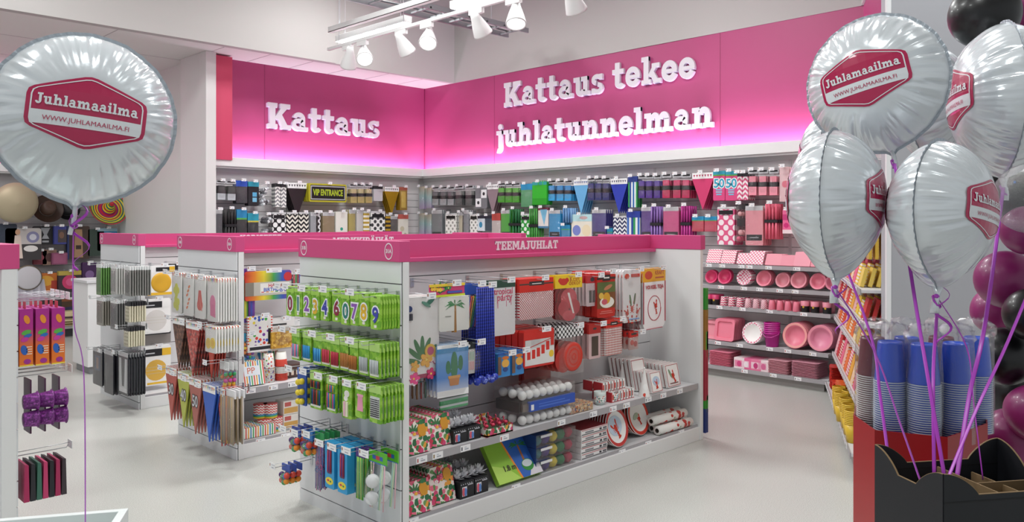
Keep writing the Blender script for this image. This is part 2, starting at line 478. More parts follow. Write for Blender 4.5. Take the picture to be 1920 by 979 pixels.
# white pier with the passage wall behind it
structure('wall_pier', MB().cbox(4.23, 4.36, 9.49, 10.24, 0, ZS, mt('dcdad9', .55), .006))
structure('wall_passage', MB().box(4.36, 4.52, 10.24, 13.1, 0, ZS, mt('d9dcd8', .6)))
structure('wall_hall', MB().box(-7, 4.5, 12.9, 13.05, 0, 2.4, WALL).box(-7, 4.5, 12.9, 13.05, 2.4, ZS, MAG))
# angled wall on the right, its pink band and the grey pier in front of it
RT = math.radians(27); DA = Vector((-math.cos(RT), -math.sin(RT), 0)); NA = Vector((-math.sin(RT), math.cos(RT), 0))
PA = Vector((XW, 3.05, 0))
m = MB()
m.box(-.1, 2.8, 0, .12, 0, 2.40, WALL); m.box(-.1, 2.8, 0, .12, 2.40, ZS, MAG); m.box(-.1, 2.8, -.02, .12, ZS, 5.0, UPW)
structure('wall_angled', m, (PA.x, PA.y, 0), math.radians(207))
q = PA + DA * 3.10
structure('pillar', MB().cbox(-.3, 0, -.18, 1.8, 0, 5.0, mt('a9a9af', .6), .006).box(-.06, .004, -.186, -.16, 0, 5.0, mt('e8e8ea', .4)), (q.x, q.y, 0), math.radians(207))
# white ledges with an upstand that hides the light strip
def ledge(name, ln, loc, deg):
    m = MB()
    m.box(0, ln, -.20, 0, 2.325, 2.345, WHITE).box(0, ln, -.20, -.188, 2.345, 2.435, WHITE).box(0, ln, -.17, -.14, 2.30, 2.325, WHITE)
    return structure(name, m, loc, math.radians(deg))
ledge('trim_4', 3.39, (4.36, YW, 0), 0)
ledge('trim_5', 6.8, (XW, YW, 0), -90)
ledge('trim_6', 2.78, (PA.x, PA.y, 0), 207)
ledge('trim_7', 6.0, (-1.6, 12.9, 0), 0)
# ---------------------------------------------------------------- wall lettering, each line a sign standing off the wall
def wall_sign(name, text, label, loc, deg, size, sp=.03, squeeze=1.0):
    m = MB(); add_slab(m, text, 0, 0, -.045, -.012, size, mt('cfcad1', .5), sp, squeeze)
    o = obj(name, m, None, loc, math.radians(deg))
    m = MB(); add_slab(m, text, -.004, -.008, -.040, -.002, size, mt('e6d8f4', .5, emit=.06), sp, squeeze)  # offset glowing copy stands in for the bright halo below each letter
    obj('glow_copy', m, o)
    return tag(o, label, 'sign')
FB, FR = Face(0, YW, 0), Face(XW, 0, -90)
def sign_at(face, pxl, pyl, pxr, pyr, text, label):
    """place by the two ends of its baseline"""
    u0, z0 = face.px(pxl, pyl, 0); u1, z1 = face.px(pxr, pyr, 0)
    w1 = slab_layout(text, 1.0)[1]
    size = (u1 - u0) / w1
    wall_sign('wall_lettering', text, label, face.loc((u0 + u1) / 2, 0, (z0 + z1) / 2), math.degrees(face.rot), size)
    print('SIGN', text, size, z0, z1)
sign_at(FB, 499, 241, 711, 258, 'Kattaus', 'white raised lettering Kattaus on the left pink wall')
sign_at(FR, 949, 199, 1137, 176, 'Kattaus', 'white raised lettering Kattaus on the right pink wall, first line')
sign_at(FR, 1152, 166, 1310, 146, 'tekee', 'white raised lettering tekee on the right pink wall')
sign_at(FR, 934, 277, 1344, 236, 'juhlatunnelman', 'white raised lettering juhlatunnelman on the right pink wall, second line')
# ---------------------------------------------------------------- ceiling fittings
def linear_lamp(label, x, y0, y1, z):
    t = thing('linear_lamp', label, 'ceiling lamp', (x, (y0 + y1) / 2, z), 0, 'linear lamps')
    h = (y1 - y0) / 2
    obj('lamp_housing', MB().cbox(-.05, .05, -h, h, 0, .07, WHITE, .006), t)
    obj('diffuser', MB().box(-.046, .046, -h + .01, h - .01, -.006, .001, GLOW), t)
    for s in (-.8, .8): obj('suspension_wire', MB().tube([(0, h * s, .06), (0, h * s, 5.0 - z)], .003, STEEL, 5), t)
linear_lamp('white linear lamp hanging above the spotlight track', 5.16, 6.70, 8.02, 3.72)
linear_lamp('white linear lamp cut by the top edge above the spotlights', 5.16, 5.1, 5.98, 3.72)
linear_lamp('white linear lamp above the big balloon at top left', 1.9, 7.2, 8.1, 3.9)
t = thing('spotlight_track', 'white spotlight track hanging from the ceiling', 'light track', (5.02, 6.6, 3.60))
obj('rail', MB().cbox(-.018, .018, -2.2, 1.42, 0, .035, WHITE, .004), t)
for y in (1.2, 0, -1.4): obj('hanger', MB().tube([(0, y, .03), (0, y, 1.4)], .004, STEEL, 5), t)
def spotlight(label, px, py, aim, big=1.0):
    # each head clips on under the rail
    D = ray(px, py); tt = 5.02 / D.x; y = D.y * tt
    t = thing('track_spotlight', label, 'spotlight', (5.02, y, 3.60), 0, 'spotlights on the track')
    obj('adapter_box', MB().cbox(-.02, .02, -.09, .09, -.05, .0, WHITE, .005), t)
    obj('neck', MB().tube([(0, 0, -.04), (0, -.03, -.10)], .012, WHITE, 6), t)
    d = Vector(aim).normalized()
    rot = d.to_track_quat('-Z', 'Y').to_euler()
    h = obj('lamp_head', MB().lathe([(.001, .12), (.034, .12), (.045, .07), (.072, -.02), (.092, -.10), (.092, -.115), (.082, -.115), (.078, -.10)], WHITE, 20), t, (0, -.03, -.14), euler=rot)
    obj('lens', MB().lathe([(.079, -.103), (.001, -.10)], GLOW, 20), h)
spotlight('lowest white track spotlight, at the far end of the rail', 652, 110, (.4, .9, -1.4))
spotlight('second white track spotlight from the far end, lit face towards us', 680, 96, (-.4, -.7, -.8))
spotlight('third white track spotlight from the far end, turned to the wall', 752, 78, (.9, .1, -1.1))
spotlight('fourth white track spotlight from the far end, glowing face in view', 800, 62, (-.5, -.5, -.8))
spotlight('white track spotlight turned away under the cable ladder', 893, 38, (.9, .1, -1.1))
spotlight('big bright white track spotlight near the upper lamp', 963, 18, (-.3, -.3, -1))
spotlight('white track spotlight cut by the top edge of the photo', 1068, -2, (.8, .1, -1.1))
# cable ladder and beam
t = thing('cable_ladder', 'grey wire cable ladder running under the ceiling', 'cable ladder', (0, 0, 4.02))
m = MB()
for y in (7.0, 7.36): obj('side_rail', MB().box(2.6, 7.3, y, y + .025, 0, .06, GREY), t)
for i in range(16): obj('rung', MB().box(2.8 + i * .29, 2.82 + i * .29, 7.0, 7.36, .01, .03, GREY), t)
for y, c in ((7.1, '3c3c40'), (7.16, 'c8c8c8'), (7.25, '55585c')): obj('cable', MB().tube([(2.7 + .3 * i, y + .015 * math.sin(i * 1.7 + y), .045) for i in range(16)], .011, c, 6), t)
for x in (3.2, 5.2, 7.0):
    for y in (7.012, 7.372): obj('hanger', MB().tube([(x, y, .03), (x, y, .98)], .005, STEEL, 5), t)
t = thing('channel_beam', 'white perforated channel beam beside the linear lamp', 'beam', (4.95, 6.87, 3.77))
m = MB().box(-.03, .03, -.9, 1.0, 0, .006, WHITE).box(-.03, -.026, -.9, 1.0, 0, .06, WHITE).box(.026, .03, -.9, 1.0, 0, .06, WHITE)
obj('channel', m, t)
m = MB()
for i in range(12): m.prism(ell(-.82 + i * .16, .03, .022, .009, 8), -.0305, -.026, DARK)
obj('slot', m, t, euler=(0, 0, math.pi / 2), label='row of dark slots')
obj('hanger', MB().tube([(0, -.6, .0), (0, -.6, 1.14)], .004, STEEL, 5).tube([(0, .8, 0), (0, .8, 1.14)], .004, STEEL, 5), t)
# recessed grille lamp in the low ceiling at far left
t = thing('grille_lamp', 'recessed grille lamp in the low ceiling at far left', 'ceiling lamp', (.85, 10.9, ZS - .014))
obj('lamp_housing', MB().box(-.6, .6, -.3, .3, 0, .012, mt('cfcad2')), t)
m = MB()
for i in range(9): m.box(-.56 + i * .14, -.555 + i * .14, -.28, .28, -.012, 0, GREY)
for i in range(4): m.box(-.57, .57, -.27 + i * .18, -.265 + i * .18, -.012, 0, GREY)
obj('grille', m, t)
# ================================================================ gondolas and wall shelving
def slats(x0, x1, z0, z1, y, first, step, mat, th=.012):
    """board with horizontal slots; its face lies at y - th"""
    m = MB()
    m.box(x0, x1, y - .004, y, z0, z1, mt('77777a'))
    z = first
    cuts = []
    while z > z0: cuts.append(z); z -= step
    edges = [z1] + cuts + [z0]
    for a, b in zip(edges[:-1], edges[1:]):
        top, bot = a - (.003 if a != z1 else 0), b + (.003 if b != z0 else 0)
        if top - bot > .004: m.box(x0, x1, y - th, y - .0005, bot, top, mat)
    return m
def price_labels(parent, spots, z, y, w=.07, h=.034):
    """white price cards in the shelf rail, each its own little mesh"""
    for i, u in enumerate(spots):
        m = MB().box(-w / 2, w / 2, -.0015, 0, -h / 2, h / 2, LABELW)
        m.box(-w * .42, -w * .32, -.002, -.001, -h * .3, h * .25, mt(('b23a3a', '8a6a2a', '3a3a4a')[i % 3]))
        m.box(-w * .1, w * .3, -.002, -.001, -h * .25, -h * .05, mt('a9adb8')).box(-w * .1, w * .1, -.002, -.001, h * .1, h * .2, mt('b5b8c2'))
        obj('price_label', m, parent, (u, y, z))
def add_shelf(parent, x0, x1, y0, y1, z, labels, rail=True, name='shelf'):
    """board from front y0 to back y1 with its top at z"""
    s = obj(name, MB().cbox(x0, x1, y0 + .004, y1, z - .022, z, mt('dcdcde', .4), .003), parent)
    if rail:
        obj('price_rail', MB().box(x0, x1, y0 - .003, y0 + .004, z - .036, z + .004, mt('a6a3a7', .35)), s)
        price_labels(s, labels, z - .017, y0 - .003)
    return s
def badge(parent, txt, x, y, z, r=.034):
    m = MB()
    n = 28
    for i in range(n):
        a, b = 2 * math.pi * i / n, 2 * math.pi * (i + 1) / n
        m.prism([(r * math.cos(q) * k, 1.25 * r * math.sin(q) * k) for q, k in ((a, 1), (b, 1), (b, .86), (a, .86))][::1], -.001, 0, mt('ecdfe8'))
    add_text(m, txt, 0, 0, -.0008, r * .8, mt('ecdfe8'), .0012, 1.0)
    return obj('number_badge', m, parent, (x, y, z), label='white ringed number ' + txt)
def gondola(name, label, x0, y0, wd, ln, title, badges, shelves, zg, title_px, deg=0):
    """free-standing shelf: end board at x = 0 facing -x, long display face towards -y; local frame at its near corner"""
    t = thing(name, label, 'shop shelf', (x0, y0, 0), math.radians(deg), 'free-standing shop shelves')
    H = 1.41; sp = wd * .48
    # end board towards us
    e = slats(-wd, 0, .0, H, .0, zg[0], zg[1], LAC)
    o = obj('end_panel', e, t, (.0, 0, 0), -math.pi / 2)
    obj('edge_trim', MB().cbox(.0, .04, -.004, .03, 0, H, WHITE, .003), t, label='white front edge of the end board')
    obj('end_core', MB().box(.0, .036, .03, wd, 0, H, LAC), t)
    # far end board
    obj('end_panel', MB().cbox(ln - .04, ln, 0, wd, 0, H, WHITE, .003), t)
    obj('back_panel', slats(.04, ln - .04, .1, H, sp, zg[2], zg[3], mt('d9d7d8', .45)), t)
    obj('back_panel', MB().box(.04, ln - .04, sp + .001, sp + .05, .1, H, LAC), t)
    obj('base_plinth', MB().cbox(.04, ln - .04, .006, wd - .006, 0, .098, WHITE, .003), t)
    # pink header boards
    h = MB().cbox(-.02, .045, -.005, wd + .005, 1.41, 1.515, HEAD, .003)
    ho = obj('header_board', h, t, label='pink end header')
    for txt, fy in badges: 
        b = badge(ho, txt, -.0205, fy * wd, 1.462); b.rotation_euler = (0, 0, -math.pi / 2)
    h2 = obj('header_board', MB().cbox(ln - .045, ln + .02, -.005, wd + .005, 1.41, 1.515, HEAD, .003), t, label='pink far end header')
    m = MB().box(.045, ln - .045, sp - .02, sp + .06, 1.41, 1.51, HEAD).cbox(.045, ln - .045, sp - .07, sp + .06, 1.385, 1.41, HEAD, .003)
    h3 = obj('header_board', m, t, label='long pink header')
    if title:
        f = Face(x0, y0 + sp, 0)
        ua, _ = f.px(title_px[0], 440, .02); ub, _ = f.px(title_px[1], 440, .02)
        size = .056
        w = slab_layout(title, size)[1]; print("TITLE", title, (ub-ua)/w)
        m = MB(); add_slab(m, title, 0, 0, -.004, 0, size, mt('ecdfe8'), .03, (ub - ua) / w)
        obj('lettering', m, h3, ((ua + ub) / 2, sp - .02, 1.434), label='white lettering ' + title)
    for z, dep, labs in shelves:
        add_shelf(t, .045, ln - .045, sp - .012 - dep, sp - .012, z, labs)
    return t
G1X, G1Y, GW, GLN = 2.42, 3.19, .96, 2.78
SP = GW * .48
def edge_labels(face, px_list, d):
    return [face.px(p, 800, d)[0] for p in px_list]
F1 = Face(G1X, G1Y + SP - .012, 0)          # long display face of the first shelf; u counts from its near corner
E1 = Face(G1X - .012, G1Y, -90)             # its end board; u = 0 at the near corner, negative to the left
DS = SP - .03
gondola('display_gondola', 'white display gondola with pink header reading TEEMAJUHLAT', G1X, G1Y, GW, GLN, 'TEEMAJUHLAT', (('31B', .94), ('31A', .09)),
        [(.415, DS, edge_labels(F1, (790, 820, 872, 945, 1052, 1112, 1149, 1174, 1215, 1243, 1274), DS)), (.112, DS - .005, edge_labels(F1, (775, 968, 1167, 1216, 1278), DS))], (1.30, .205, 1.30, .205), (928, 1046))
G2X, G2Y = 2.51, 5.13
F2 = Face(G2X, G2Y + SP - .012, 0); E2 = Face(G2X - .012, G2Y, -90)
gondola('display_gondola', 'white display gondola with pink header reading MERKKIPÄIVÄT', G2X, G2Y, GW, GLN, 'MERKKIPÄIVÄT', (('30B', .94), ('30A', .09)),
        [(.47, DS, edge_labels(F2, (470, 512, 548), DS)), (.112, DS, edge_labels(F2, (488, 535, 560), DS))], (1.28, .2, 1.29, .2), (624, 738))
G3X, G3Y = 2.60, 7.13
F3 = Face(G3X, G3Y + SP - .012, 0); E3 = Face(G3X - .012, G3Y, -90)
gondola('display_gondola', 'white display gondola farthest back, beside the paper lanterns', G3X, G3Y, GW, GLN, 'KORISTEET', (('29B', .94), ('29A', .09)),
        [(.112, DS, [])], (1.26, .2, 1.29, .2), (450, 528))
# end of the gondola at the left edge of the photo
t = thing('display_gondola', 'white display gondola cut off by the left edge of the photo', 'shop shelf', (.90, 3.87, 0), 0, 'free-standing shop shelves')
obj('end_panel', slats(0, .96, 0, 1.41, 0, 1.28, .11, LAC).box(0, .96, 0, .03, 0, 1.41, LAC), t, (0, 0, 0), math.pi / 2)
obj('edge_trim', MB().cbox(-.05, .006, -.006, .03, 0, 1.41, WHITE, .003), t)
obj('back_panel', MB().box(-2.4, -.04, .46, .52, .1, 1.41, LAC), t)
obj('base_plinth', MB().cbox(-2.4, -.04, 0, .96, 0, .098, WHITE, .003), t)
obj('header_board', MB().cbox(-.09, .016, -.008, .966, 1.41, 1.515, HEAD, .003).cbox(-2.4, -.09, .44, .54, 1.41, 1.51, HEAD, .003), t)
# low white counter seen past the third gondola
t = thing('counter', 'low white counter behind the hanging bags of the far gondola', 'counter', (2.80, 9.15, 0))
obj('carcass', MB().cbox(0, .9, 0, .5, .08, .97, WHITE, .004).box(.03, .87, .03, .47, 0, .08, GREY), t)
obj('worktop', MB().cbox(-.015, .915, -.015, .515, .97, 1.0, mt('d3d3d5', .4), .004), t)
# ---------------------------------------------------------------- wall bays
t = thing('wall_shelving', 'white slatted wall shelving under the left pink wall', 'shop shelf', (4.36, YW, 0))
obj('back_panel', slats(0, 3.35, .15, 2.26, -.012, 2.06, .1, mt('dcd9da', .45)), t)
obj('top_board', MB().box(0, 3.35, -.03, 0, 2.26, 2.335, WHITE), t)
obj('base_shelf', MB().cbox(0, 3.0, -.45, -.02, .06, .12, WHITE, .003), t)
FL = Face(4.36, YW - .024, 0)
t = thing('wall_shelving', 'white slatted wall shelving under the right pink wall', 'shop shelf', (XW, YW, 0), -math.pi / 2)
obj('back_panel', slats(0, 6.75, .15, 2.26, -.012, 2.06, .1, mt('dcd9da', .45)), t)
obj('top_board', MB().box(0, 6.75, -.03, 0, 2.26, 2.335, WHITE), t)
FW = Face(XW - .024, YW, -90)
m = MB()
for px in (1226, 1479):
    u, _ = FW.px(px, 440, 0); m.box(u, u + .03, -.03, -.01, .12, 2.26, mt('c9c6c8'))
obj('upright', m, t)
# pink tableware shelves at the near end of the right wall
SHELFZ = (1.175, .95, .735, .365, .115)
SHELFD = (.33, .33, .33, .38, .42)
u0 = 2.6
for z, d, pl in zip(SHELFZ, SHELFD, ((1329, 1354, 1390, 1405, 1441, 1494), (1352, 1395, 1424, 1462, 1491), (1349, 1392, 1443, 1507), (1346, 1387, 1443, 1477, 1524), (1396, 1450, 1496))):
    add_shelf(t, u0, 6.55, -d, -.02, z, [FW.px(p, 550, d - .02)[0] for p in pl])
obj('base_plinth', MB().box(u0, 6.5, -.36, -.02, 0, .08, mt('a3a09e')), t)
# shelves of the angled wall
FA = Face(PA.x + NA.x * .024, PA.y + NA.y * .024, 207)
t = thing('wall_shelving', 'angled white wall shelving with orange and yellow tableware', 'shop shelf', (PA.x, PA.y, 0), math.radians(207))
obj('back_panel', slats(.02, 2.78, .15, 2.26, -.012, 2.06, .1, mt('dcd9da', .45)), t)
for z, d, x1 in ((1.175, .30, 2.78), (.95, .28, 2.78), (.735, .28, 2.78), (.40, .30, 2.78), (.115, .36, 2.79)):
    add_shelf(t, .12 if z > .5 else .3, x1, -d, -.02, z, [.35 + .115 * i for i in range(int((x1 - .4) / .115))])
obj('base_plinth', MB().box(.1, 2.78, -.33, -.02, 0, .08, mt('a3a09e')), t)
# costume wall at far left
t = thing('wall_shelving', 'grey slatted costume wall at far left', 'shop shelf', (-2.2, 12.9, 0))
obj('back_panel', slats(0, 6.4, .12, 2.3, -.012, 2.1, .1, mt('a9a6a8', .5)), t)
obj('base_shelf', MB().cbox(0, 6.4, -.5, -.02, .12, .17, WHITE, .003).box(0, 6.4, -.4, -.02, 0, .12, DARK), t)
obj('shelf', MB().cbox(0, 4.6, -.36, -.02, 1.04, 1.065, mt('c9c7c9'), .003), t)
FH = Face(-2.2, 12.9 - .024, 0)
# ================================================================ foil balloons
PURPLE = mt('b847c8', .3)
CRIM = mt('b4194f', .3, 0, .5)
def smooth(a, b, x):
    t = max(0, min(1, (x - a) / (b - a))); return t * t * (3 - 2 * t)
def prof(q, R, T):
    """half thickness of the balloon at relative radius q"""
    return R * T * max(0.0, 1 - min(q, 1) ** 2.3) ** .58
def logo_mesh(R, T):
    """red six-sided badge with white ring, band and lettering, following the curve of the balloon"""
    hexa = lambda w, hh, sd: [(-w, -sd), (0, -hh), (w, -sd), (w, sd), (0, hh), (-w, sd)]
    def soft(p, k):
        out = []
        for i in range(len(p)):
            a, b, c = Vector(p[i - 1]), Vector(p[i]), Vector(p[(i + 1) % len(p)])
            for t in (0, .5, 1):
                l0 = b + (a - b).normalized() * k; l1 = b + (c - b).normalized() * k
                mid = (l0 * (1 - t) ** 2) + b * (2 * t * (1 - t)) + l1 * t * t
                out.append((mid.x, mid.y))
        return out
    w, hh, sd = .62 * R, .43 * R, .208 * R
    layers = []                                   # (list of polygons, material, lift)
    layers.append(([soft(hexa(w, hh, sd), .07 * R)], CRIM, .0012))
    o1, i1 = soft(hexa(w * .93, hh * .92, sd * .945), .06 * R), soft(hexa(w * .905, hh * .89, sd * .92), .055 * R)
    n = len(o1)
    wht = mt('e4e8ec', .3)
    layers.append(([[o1[i], o1[(i + 1) % n], i1[(i + 1) % n], i1[i]] for i in range(n)], wht, .0018))
    layers.append(([R_(-w * .905, -.19 * R, w * .905, -.035 * R)], wht, .0018))
    pol, wd = slab_layout('Juhlamaailma', 1, .02)
    k = 1.05 * R / wd
    layers.append(([[(x * k, z * k * 1.12 + .03 * R) for x, z in p] for p in pol], wht, .0024))
    vs, fs = text_geo('WWW.JUHLAMAAILMA.FI', 1, .0)
    x0 = max(v[0] for v in vs); k = .44 * R / x0
    layers.append(([[(vs[i][0] * k, vs[i][1] * k - .122 * R) for i in f] for f in fs], CRIM, .0026))
    out = {}
    for polys, mat, lift in layers:
        bm = bmesh.new()
        for p in polys:
            p = ccw(p)
            bv = [bm.verts.new((x, 0, z)) for x, z in p]
            bm.faces.new(bv)
        st = R / 9
        for i in range(-7, 8):
            for no in ((1, 0, 0), (0, 0, 1)):
                bmesh.ops.bisect_plane(bm, geom=bm.verts[:] + bm.edges[:] + bm.faces[:], plane_co=(i * st * no[0], 0, i * st * no[2]), plane_no=no, dist=1e-6)
        bmesh.ops.triangulate(bm, faces=bm.faces[:])
        vv = []
        for v in bm.verts:
            q = math.hypot(v.co.x, v.co.z) / R
            vv.append((v.co.x, -prof(q, R, T) - lift * (1 + 1.2 * q), v.co.z))
        ff = [tuple(x.index for x in f.verts) for f in bm.faces]
        bm.free()
        out.setdefault(mat, MB()).add(vv, ff, mat, False)
    return out
def balloon_mesh(R, T, seed, neck, pinch=.10, crease=1.0):
    r = random.Random(seed)
    n, nr = 216, 30
    waves = [(k, r.uniform(0, 6.28), r.uniform(.5, 1)) for k in (13, 17, 23, 31)]
    folds = [(r.uniform(0, 6.28), r.uniform(.015, .035), r.uniform(.6, 1.0)) for _ in range(26)]
    m = MB(); vs = []; fs = []
    def rim(a):
        d = (a + math.pi / 2 + math.pi) % (2 * math.pi) - math.pi      # angle from straight down
        s = 1 + pinch * math.exp(-abs(d / .30) ** 1.5) + neck * math.exp(-(d / .05) ** 2)
        for k, p, w in waves: s -= .0055 * w * abs(math.sin(k * a / 2 + p))
        return R * s
    def dep(a, q):
        w = 0
        for k, p, g in waves: w += g * (1 - abs(math.sin(k * a / 2 + p))) ** 2.5
        v = .030 * w * smooth(.45, .93, q) * (1 - smooth(.97, 1, q))
        for c, wd, g in folds:
            d = (a - c + math.pi) % (2 * math.pi) - math.pi
            if abs(d) < 4 * wd: v += .055 * g * math.exp(-(d / wd) ** 2) * smooth(.72, .92, q) * (1 - smooth(.98, 1, q))
        v += .006 * math.sin(70 * a) * smooth(.6, .9, q) * (1 - smooth(.97, 1, q))
        return v * R * crease
    for side in (-1, 1):
        vs = [(0, side * prof(0, R, T), 0)]; fs = []
        for i in range(1, nr + 1):
            q = (i / nr) ** .8
            for k in range(n):
                a = 2 * math.pi * k / n
                rr = q * (R + (rim(a) - R) * smooth(.55, 1, q))
                y = max(prof(q, R, T) - dep(a, q), .0006) if i < nr else .0006
                vs.append((rr * math.cos(a), side * y, rr * math.sin(a)))
        for k in range(n):
            j = (k + 1) % n
            t = (0, 1 + k, 1 + j)
            fs.append(t if side < 0 else t[::-1])
            for i in range(nr - 1):
                qd = (1 + i * n + k, 1 + (i + 1) * n + k, 1 + (i + 1) * n + j, 1 + i * n + j)
                fs.append(qd if side < 0 else qd[::-1])
        m.add(vs, fs, FOIL, True)
    # crimped seam
    vs = []; fs = []
    for k in range(n):
        a = 2 * math.pi * k / n; e = rim(a)
        for x, y in ((e * .995, 0), (e + .008, .0012 * math.sin(60 * a))): vs.append((x * math.cos(a), y, x * math.sin(a)))
    for k in range(n): fs.append((2 * k, 2 * k + 1, (2 * k + 3) % (2 * n), (2 * k + 2) % (2 * n)))
    sm = MB().add(vs, fs, mt('aeb6bf', .35, .4), False)
    return m, sm, rim(-math.pi / 2)
def foil_balloon(label, px, py, Y, rad_px, yaw, roll, tilt, seed, T=.58, neck=.12, group='printed foil balloons', both=True, pinch=.10):
    """centre pixel measured in the photo, distance Y; yaw turns the printed face from the lens (to the right positive)"""
    c = at_depth(px, py, Y); R = rad_px * Y / F
    yw = math.radians(-45 + yaw)
    # roll about its own axis first, then tilt, then yaw
    M = Matrix.Rotation(yw, 3, 'Z') @ Matrix.Rotation(math.radians(tilt), 3, 'X') @ Matrix.Rotation(math.radians(roll), 3, 'Y')
    t = thing('foil_balloon', label, 'balloon', c, 0, group, euler=M.to_euler())
    bm, sm, low = balloon_mesh(R, T, seed, neck, pinch)
    b = obj('balloon_skin', bm, t)
    obj('seam', sm, b)
    for s in ((0, math.pi) if both else (0,)):
        lg = None
        for mat, mb in logo_mesh(R, T).items():
            if lg is None: lg = obj('printed_badge', mb, t, (0, 0, 0), s, label='crimson six-sided badge reading Juhlamaailma www.juhlamaailma.fi')
            else: obj('badge_lettering', mb, lg)
    # filling neck hanging from the lowest point
    nk = MB().tube([(0, 0, -low + .02), (0.002, 0, -low - .015), (.0, .004, -low - .04), (-.003, .002, -low - .065)], [.020, .008, .011, .013], FOIL, 10, flat=.006)
    obj('neck', nk, t)
    bpy.context.view_layer.update()
    return t, t.matrix_basis @ Vector((0, 0, -low - .02))
TIE = {}
def fb(key, *a, **k):
    TIE[key] = foil_balloon(*a, **k)[1]
fb('L', 'big white foil balloon by itself at the left edge of the photo', 160, 222, 1.95, 156, 31, 6, 0, 3, T=.56, pinch=.03, neck=.07)
fb('A', 'white foil balloon highest of the bunch, badge facing the aisle', 1641, 156, 2.45, 127, -42, -13, 0, 5, T=.58, pinch=.04, neck=.06)
fb('B', 'white foil balloon low in the bunch nearest the pink tableware, badge turned right', 1568, 374, 2.25, 131, 56, 3, 0, 8, T=.64, pinch=.06, neck=.10)
fb('C', 'white foil balloon low in the bunch above the blue cups', 1766, 394, 2.12, 131, 42, 9, 0, 12, T=.66, pinch=.06, neck=.08)
fb('D', 'white foil balloon at the right edge, seam facing us', 1878, 184, 2.52, 140, -106, -4, 0, 17, T=.62, pinch=.06, neck=.05)
fb('E', 'white foil balloon mostly hidden behind the highest one', 1752, 196, 2.95, 108, 40, 4, 0, 21, T=.58, pinch=.05)
fb('G', 'white foil balloon peeping out behind the lowest left one', 1550, 300, 2.8, 86, 62, 0, 0, 25, T=.56, pinch=.05)
# ---------------------------------------------------------------- curling ribbons
def ribbon(label, pts, w=.0026, knot=None, curl=None):
    t = MB()
    # soften the run with a few in-between points
    P = [Vector(p) for p in pts]; out = []
    for i in range(len(P) - 1):
        p0, p1, p2, p3 = P[max(i - 1, 0)], P[i], P[i + 1], P[min(i + 2, len(P) - 1)]
        for k in range(6):
            u = k / 6
            out.append(.5 * ((2 * p1) + (p2 - p0) * u + (2 * p0 - 5 * p1 + 4 * p2 - p3) * u * u + (3 * p1 - p0 - 3 * p2 + p3) * u ** 3))
    out.append(P[-1])
    t.tube(out, w * 1.55, PURPLE, 6, flat=.0006)
    o = tag(obj('ribbon', t), label, 'ribbon', 'purple balloon ribbons')
    if knot is not None:
        k = MB()
        kp = Vector(knot)
        k.ball((kp.x, kp.y, kp.z), .0075, PURPLE, 8, 6)
        k.tube([kp + Vector((.010 * math.cos(i * .9) * (1 + .0 * i), .010 * math.sin(i * .9), -.004 * i + .01 * math.sin(i))) for i in range(9)], .003, PURPLE, 6, flat=.0008)
        obj('knot', k, o)
    if curl is not None:
        k = MB(); cp = Vector(curl)
        sx = Vector((S2, -S2, 0))
        k.tube([cp + sx * (.012 + .020 * math.sin(i * .62) + .004 * i / 9) + Vector((0, 0, .03 - .0085 * i)) + Vector((S2, S2, 0)) * (.012 * math.cos(i * .62)) for i in range(20)], .0036, PURPLE, 6, flat=.0007)
        obj('curl', k, o)
    return o
kL = TIE['L']
ribbon('purple ribbon falling straight from the big left balloon', [kL, kL + Vector((0, 0, -.25)), at_depth(157, 700, 1.95), at_depth(160, 1010, 1.94)], .0034, kL, kL)
def drop(key, label, mids, w=.0028, curl=False):
    k = TIE[key]
    pts = [k + Vector((0, 0, .0))] + [at_depth(*q) for q in mids]
    ribbon(label, pts, w, k, k if curl else None)
drop('B', 'purple ribbon with curls from the lowest left balloon, ending at the box rim', [(1640, 660, 2.15), (1690, 800, 1.98), (1728, 908, 1.86)], .0034, True)
drop('G', 'thin purple ribbon left of all others, going down behind the box corner', [(1630, 620, 2.4), (1650, 740, 2.2), (1667, 868, 2.06)])
drop('A', 'purple ribbon from the highest balloon crossing the first cup stacks', [(1712, 540, 2.15), (1742, 720, 1.98), (1772, 900, 1.88)], .0030)
drop('E', 'purple ribbon dropping almost straight over the middle cup stack', [(1757, 540, 2.3), (1750, 700, 2.02), (1752, 900, 1.91)])
drop('C', 'purple ribbon from the balloon above the cups, leaning right', [(1812, 650, 2.08), (1826, 760, 1.98), (1843, 900, 1.92)], .0032, True)
drop('D', 'purple ribbon from the right edge balloon slanting to the box middle', [(1848, 600, 2.08), (1818, 740, 2.0), (1793, 905, 1.9)], .0034)
ribbon('purple ribbon entering from the right edge above the box', [at_depth(1960, 470, 2.02), at_depth(1890, 640, 1.96), at_depth(1830, 770, 1.91), at_depth(1774, 905, 1.84)], .0030)
# ---------------------------------------------------------------- column of latex balloons
LB, LM = mt('0e0e11', .34, 0, .1), mt('8c2868', .36, 0, .1)
t_col = 'latex balloons in the column'
def latex(px, py, rpx, Y, mat, label, aim=(.3, 0, -1), sq=1.08):
    c = at_depth(px, py, Y); r = rpx * Y / F
    m = MB()
    pr = []
    for i in range(25):
        a = math.pi * i / 24
        rr = math.sin(a); h = -math.cos(a) * sq
        if h < 0: rr *= 1 - .16 * h * h
        pr.append((max(rr * r, .0008), h * r * (1.06 if h < 0 else 1)))
    m.lathe(pr, mat, 32)
    d = Vector(aim).normalized()
    rot = (-d).to_track_quat('Z', 'Y').to_euler()
    o = obj('latex_balloon', m, None, c, euler=rot)
    obj('knot', MB().lathe([(.004, -r * 1.14), (.004, -r * 1.17), (.012, -r * 1.22), (.010, -r * 1.22)], mat, 10), o)
    return tag(o, label, 'balloon', t_col)
latex(1846, 28, 62, 2.75, LB, 'black latex balloon at the top of the balloon column', (.9, -.2, -.3), 1.0)
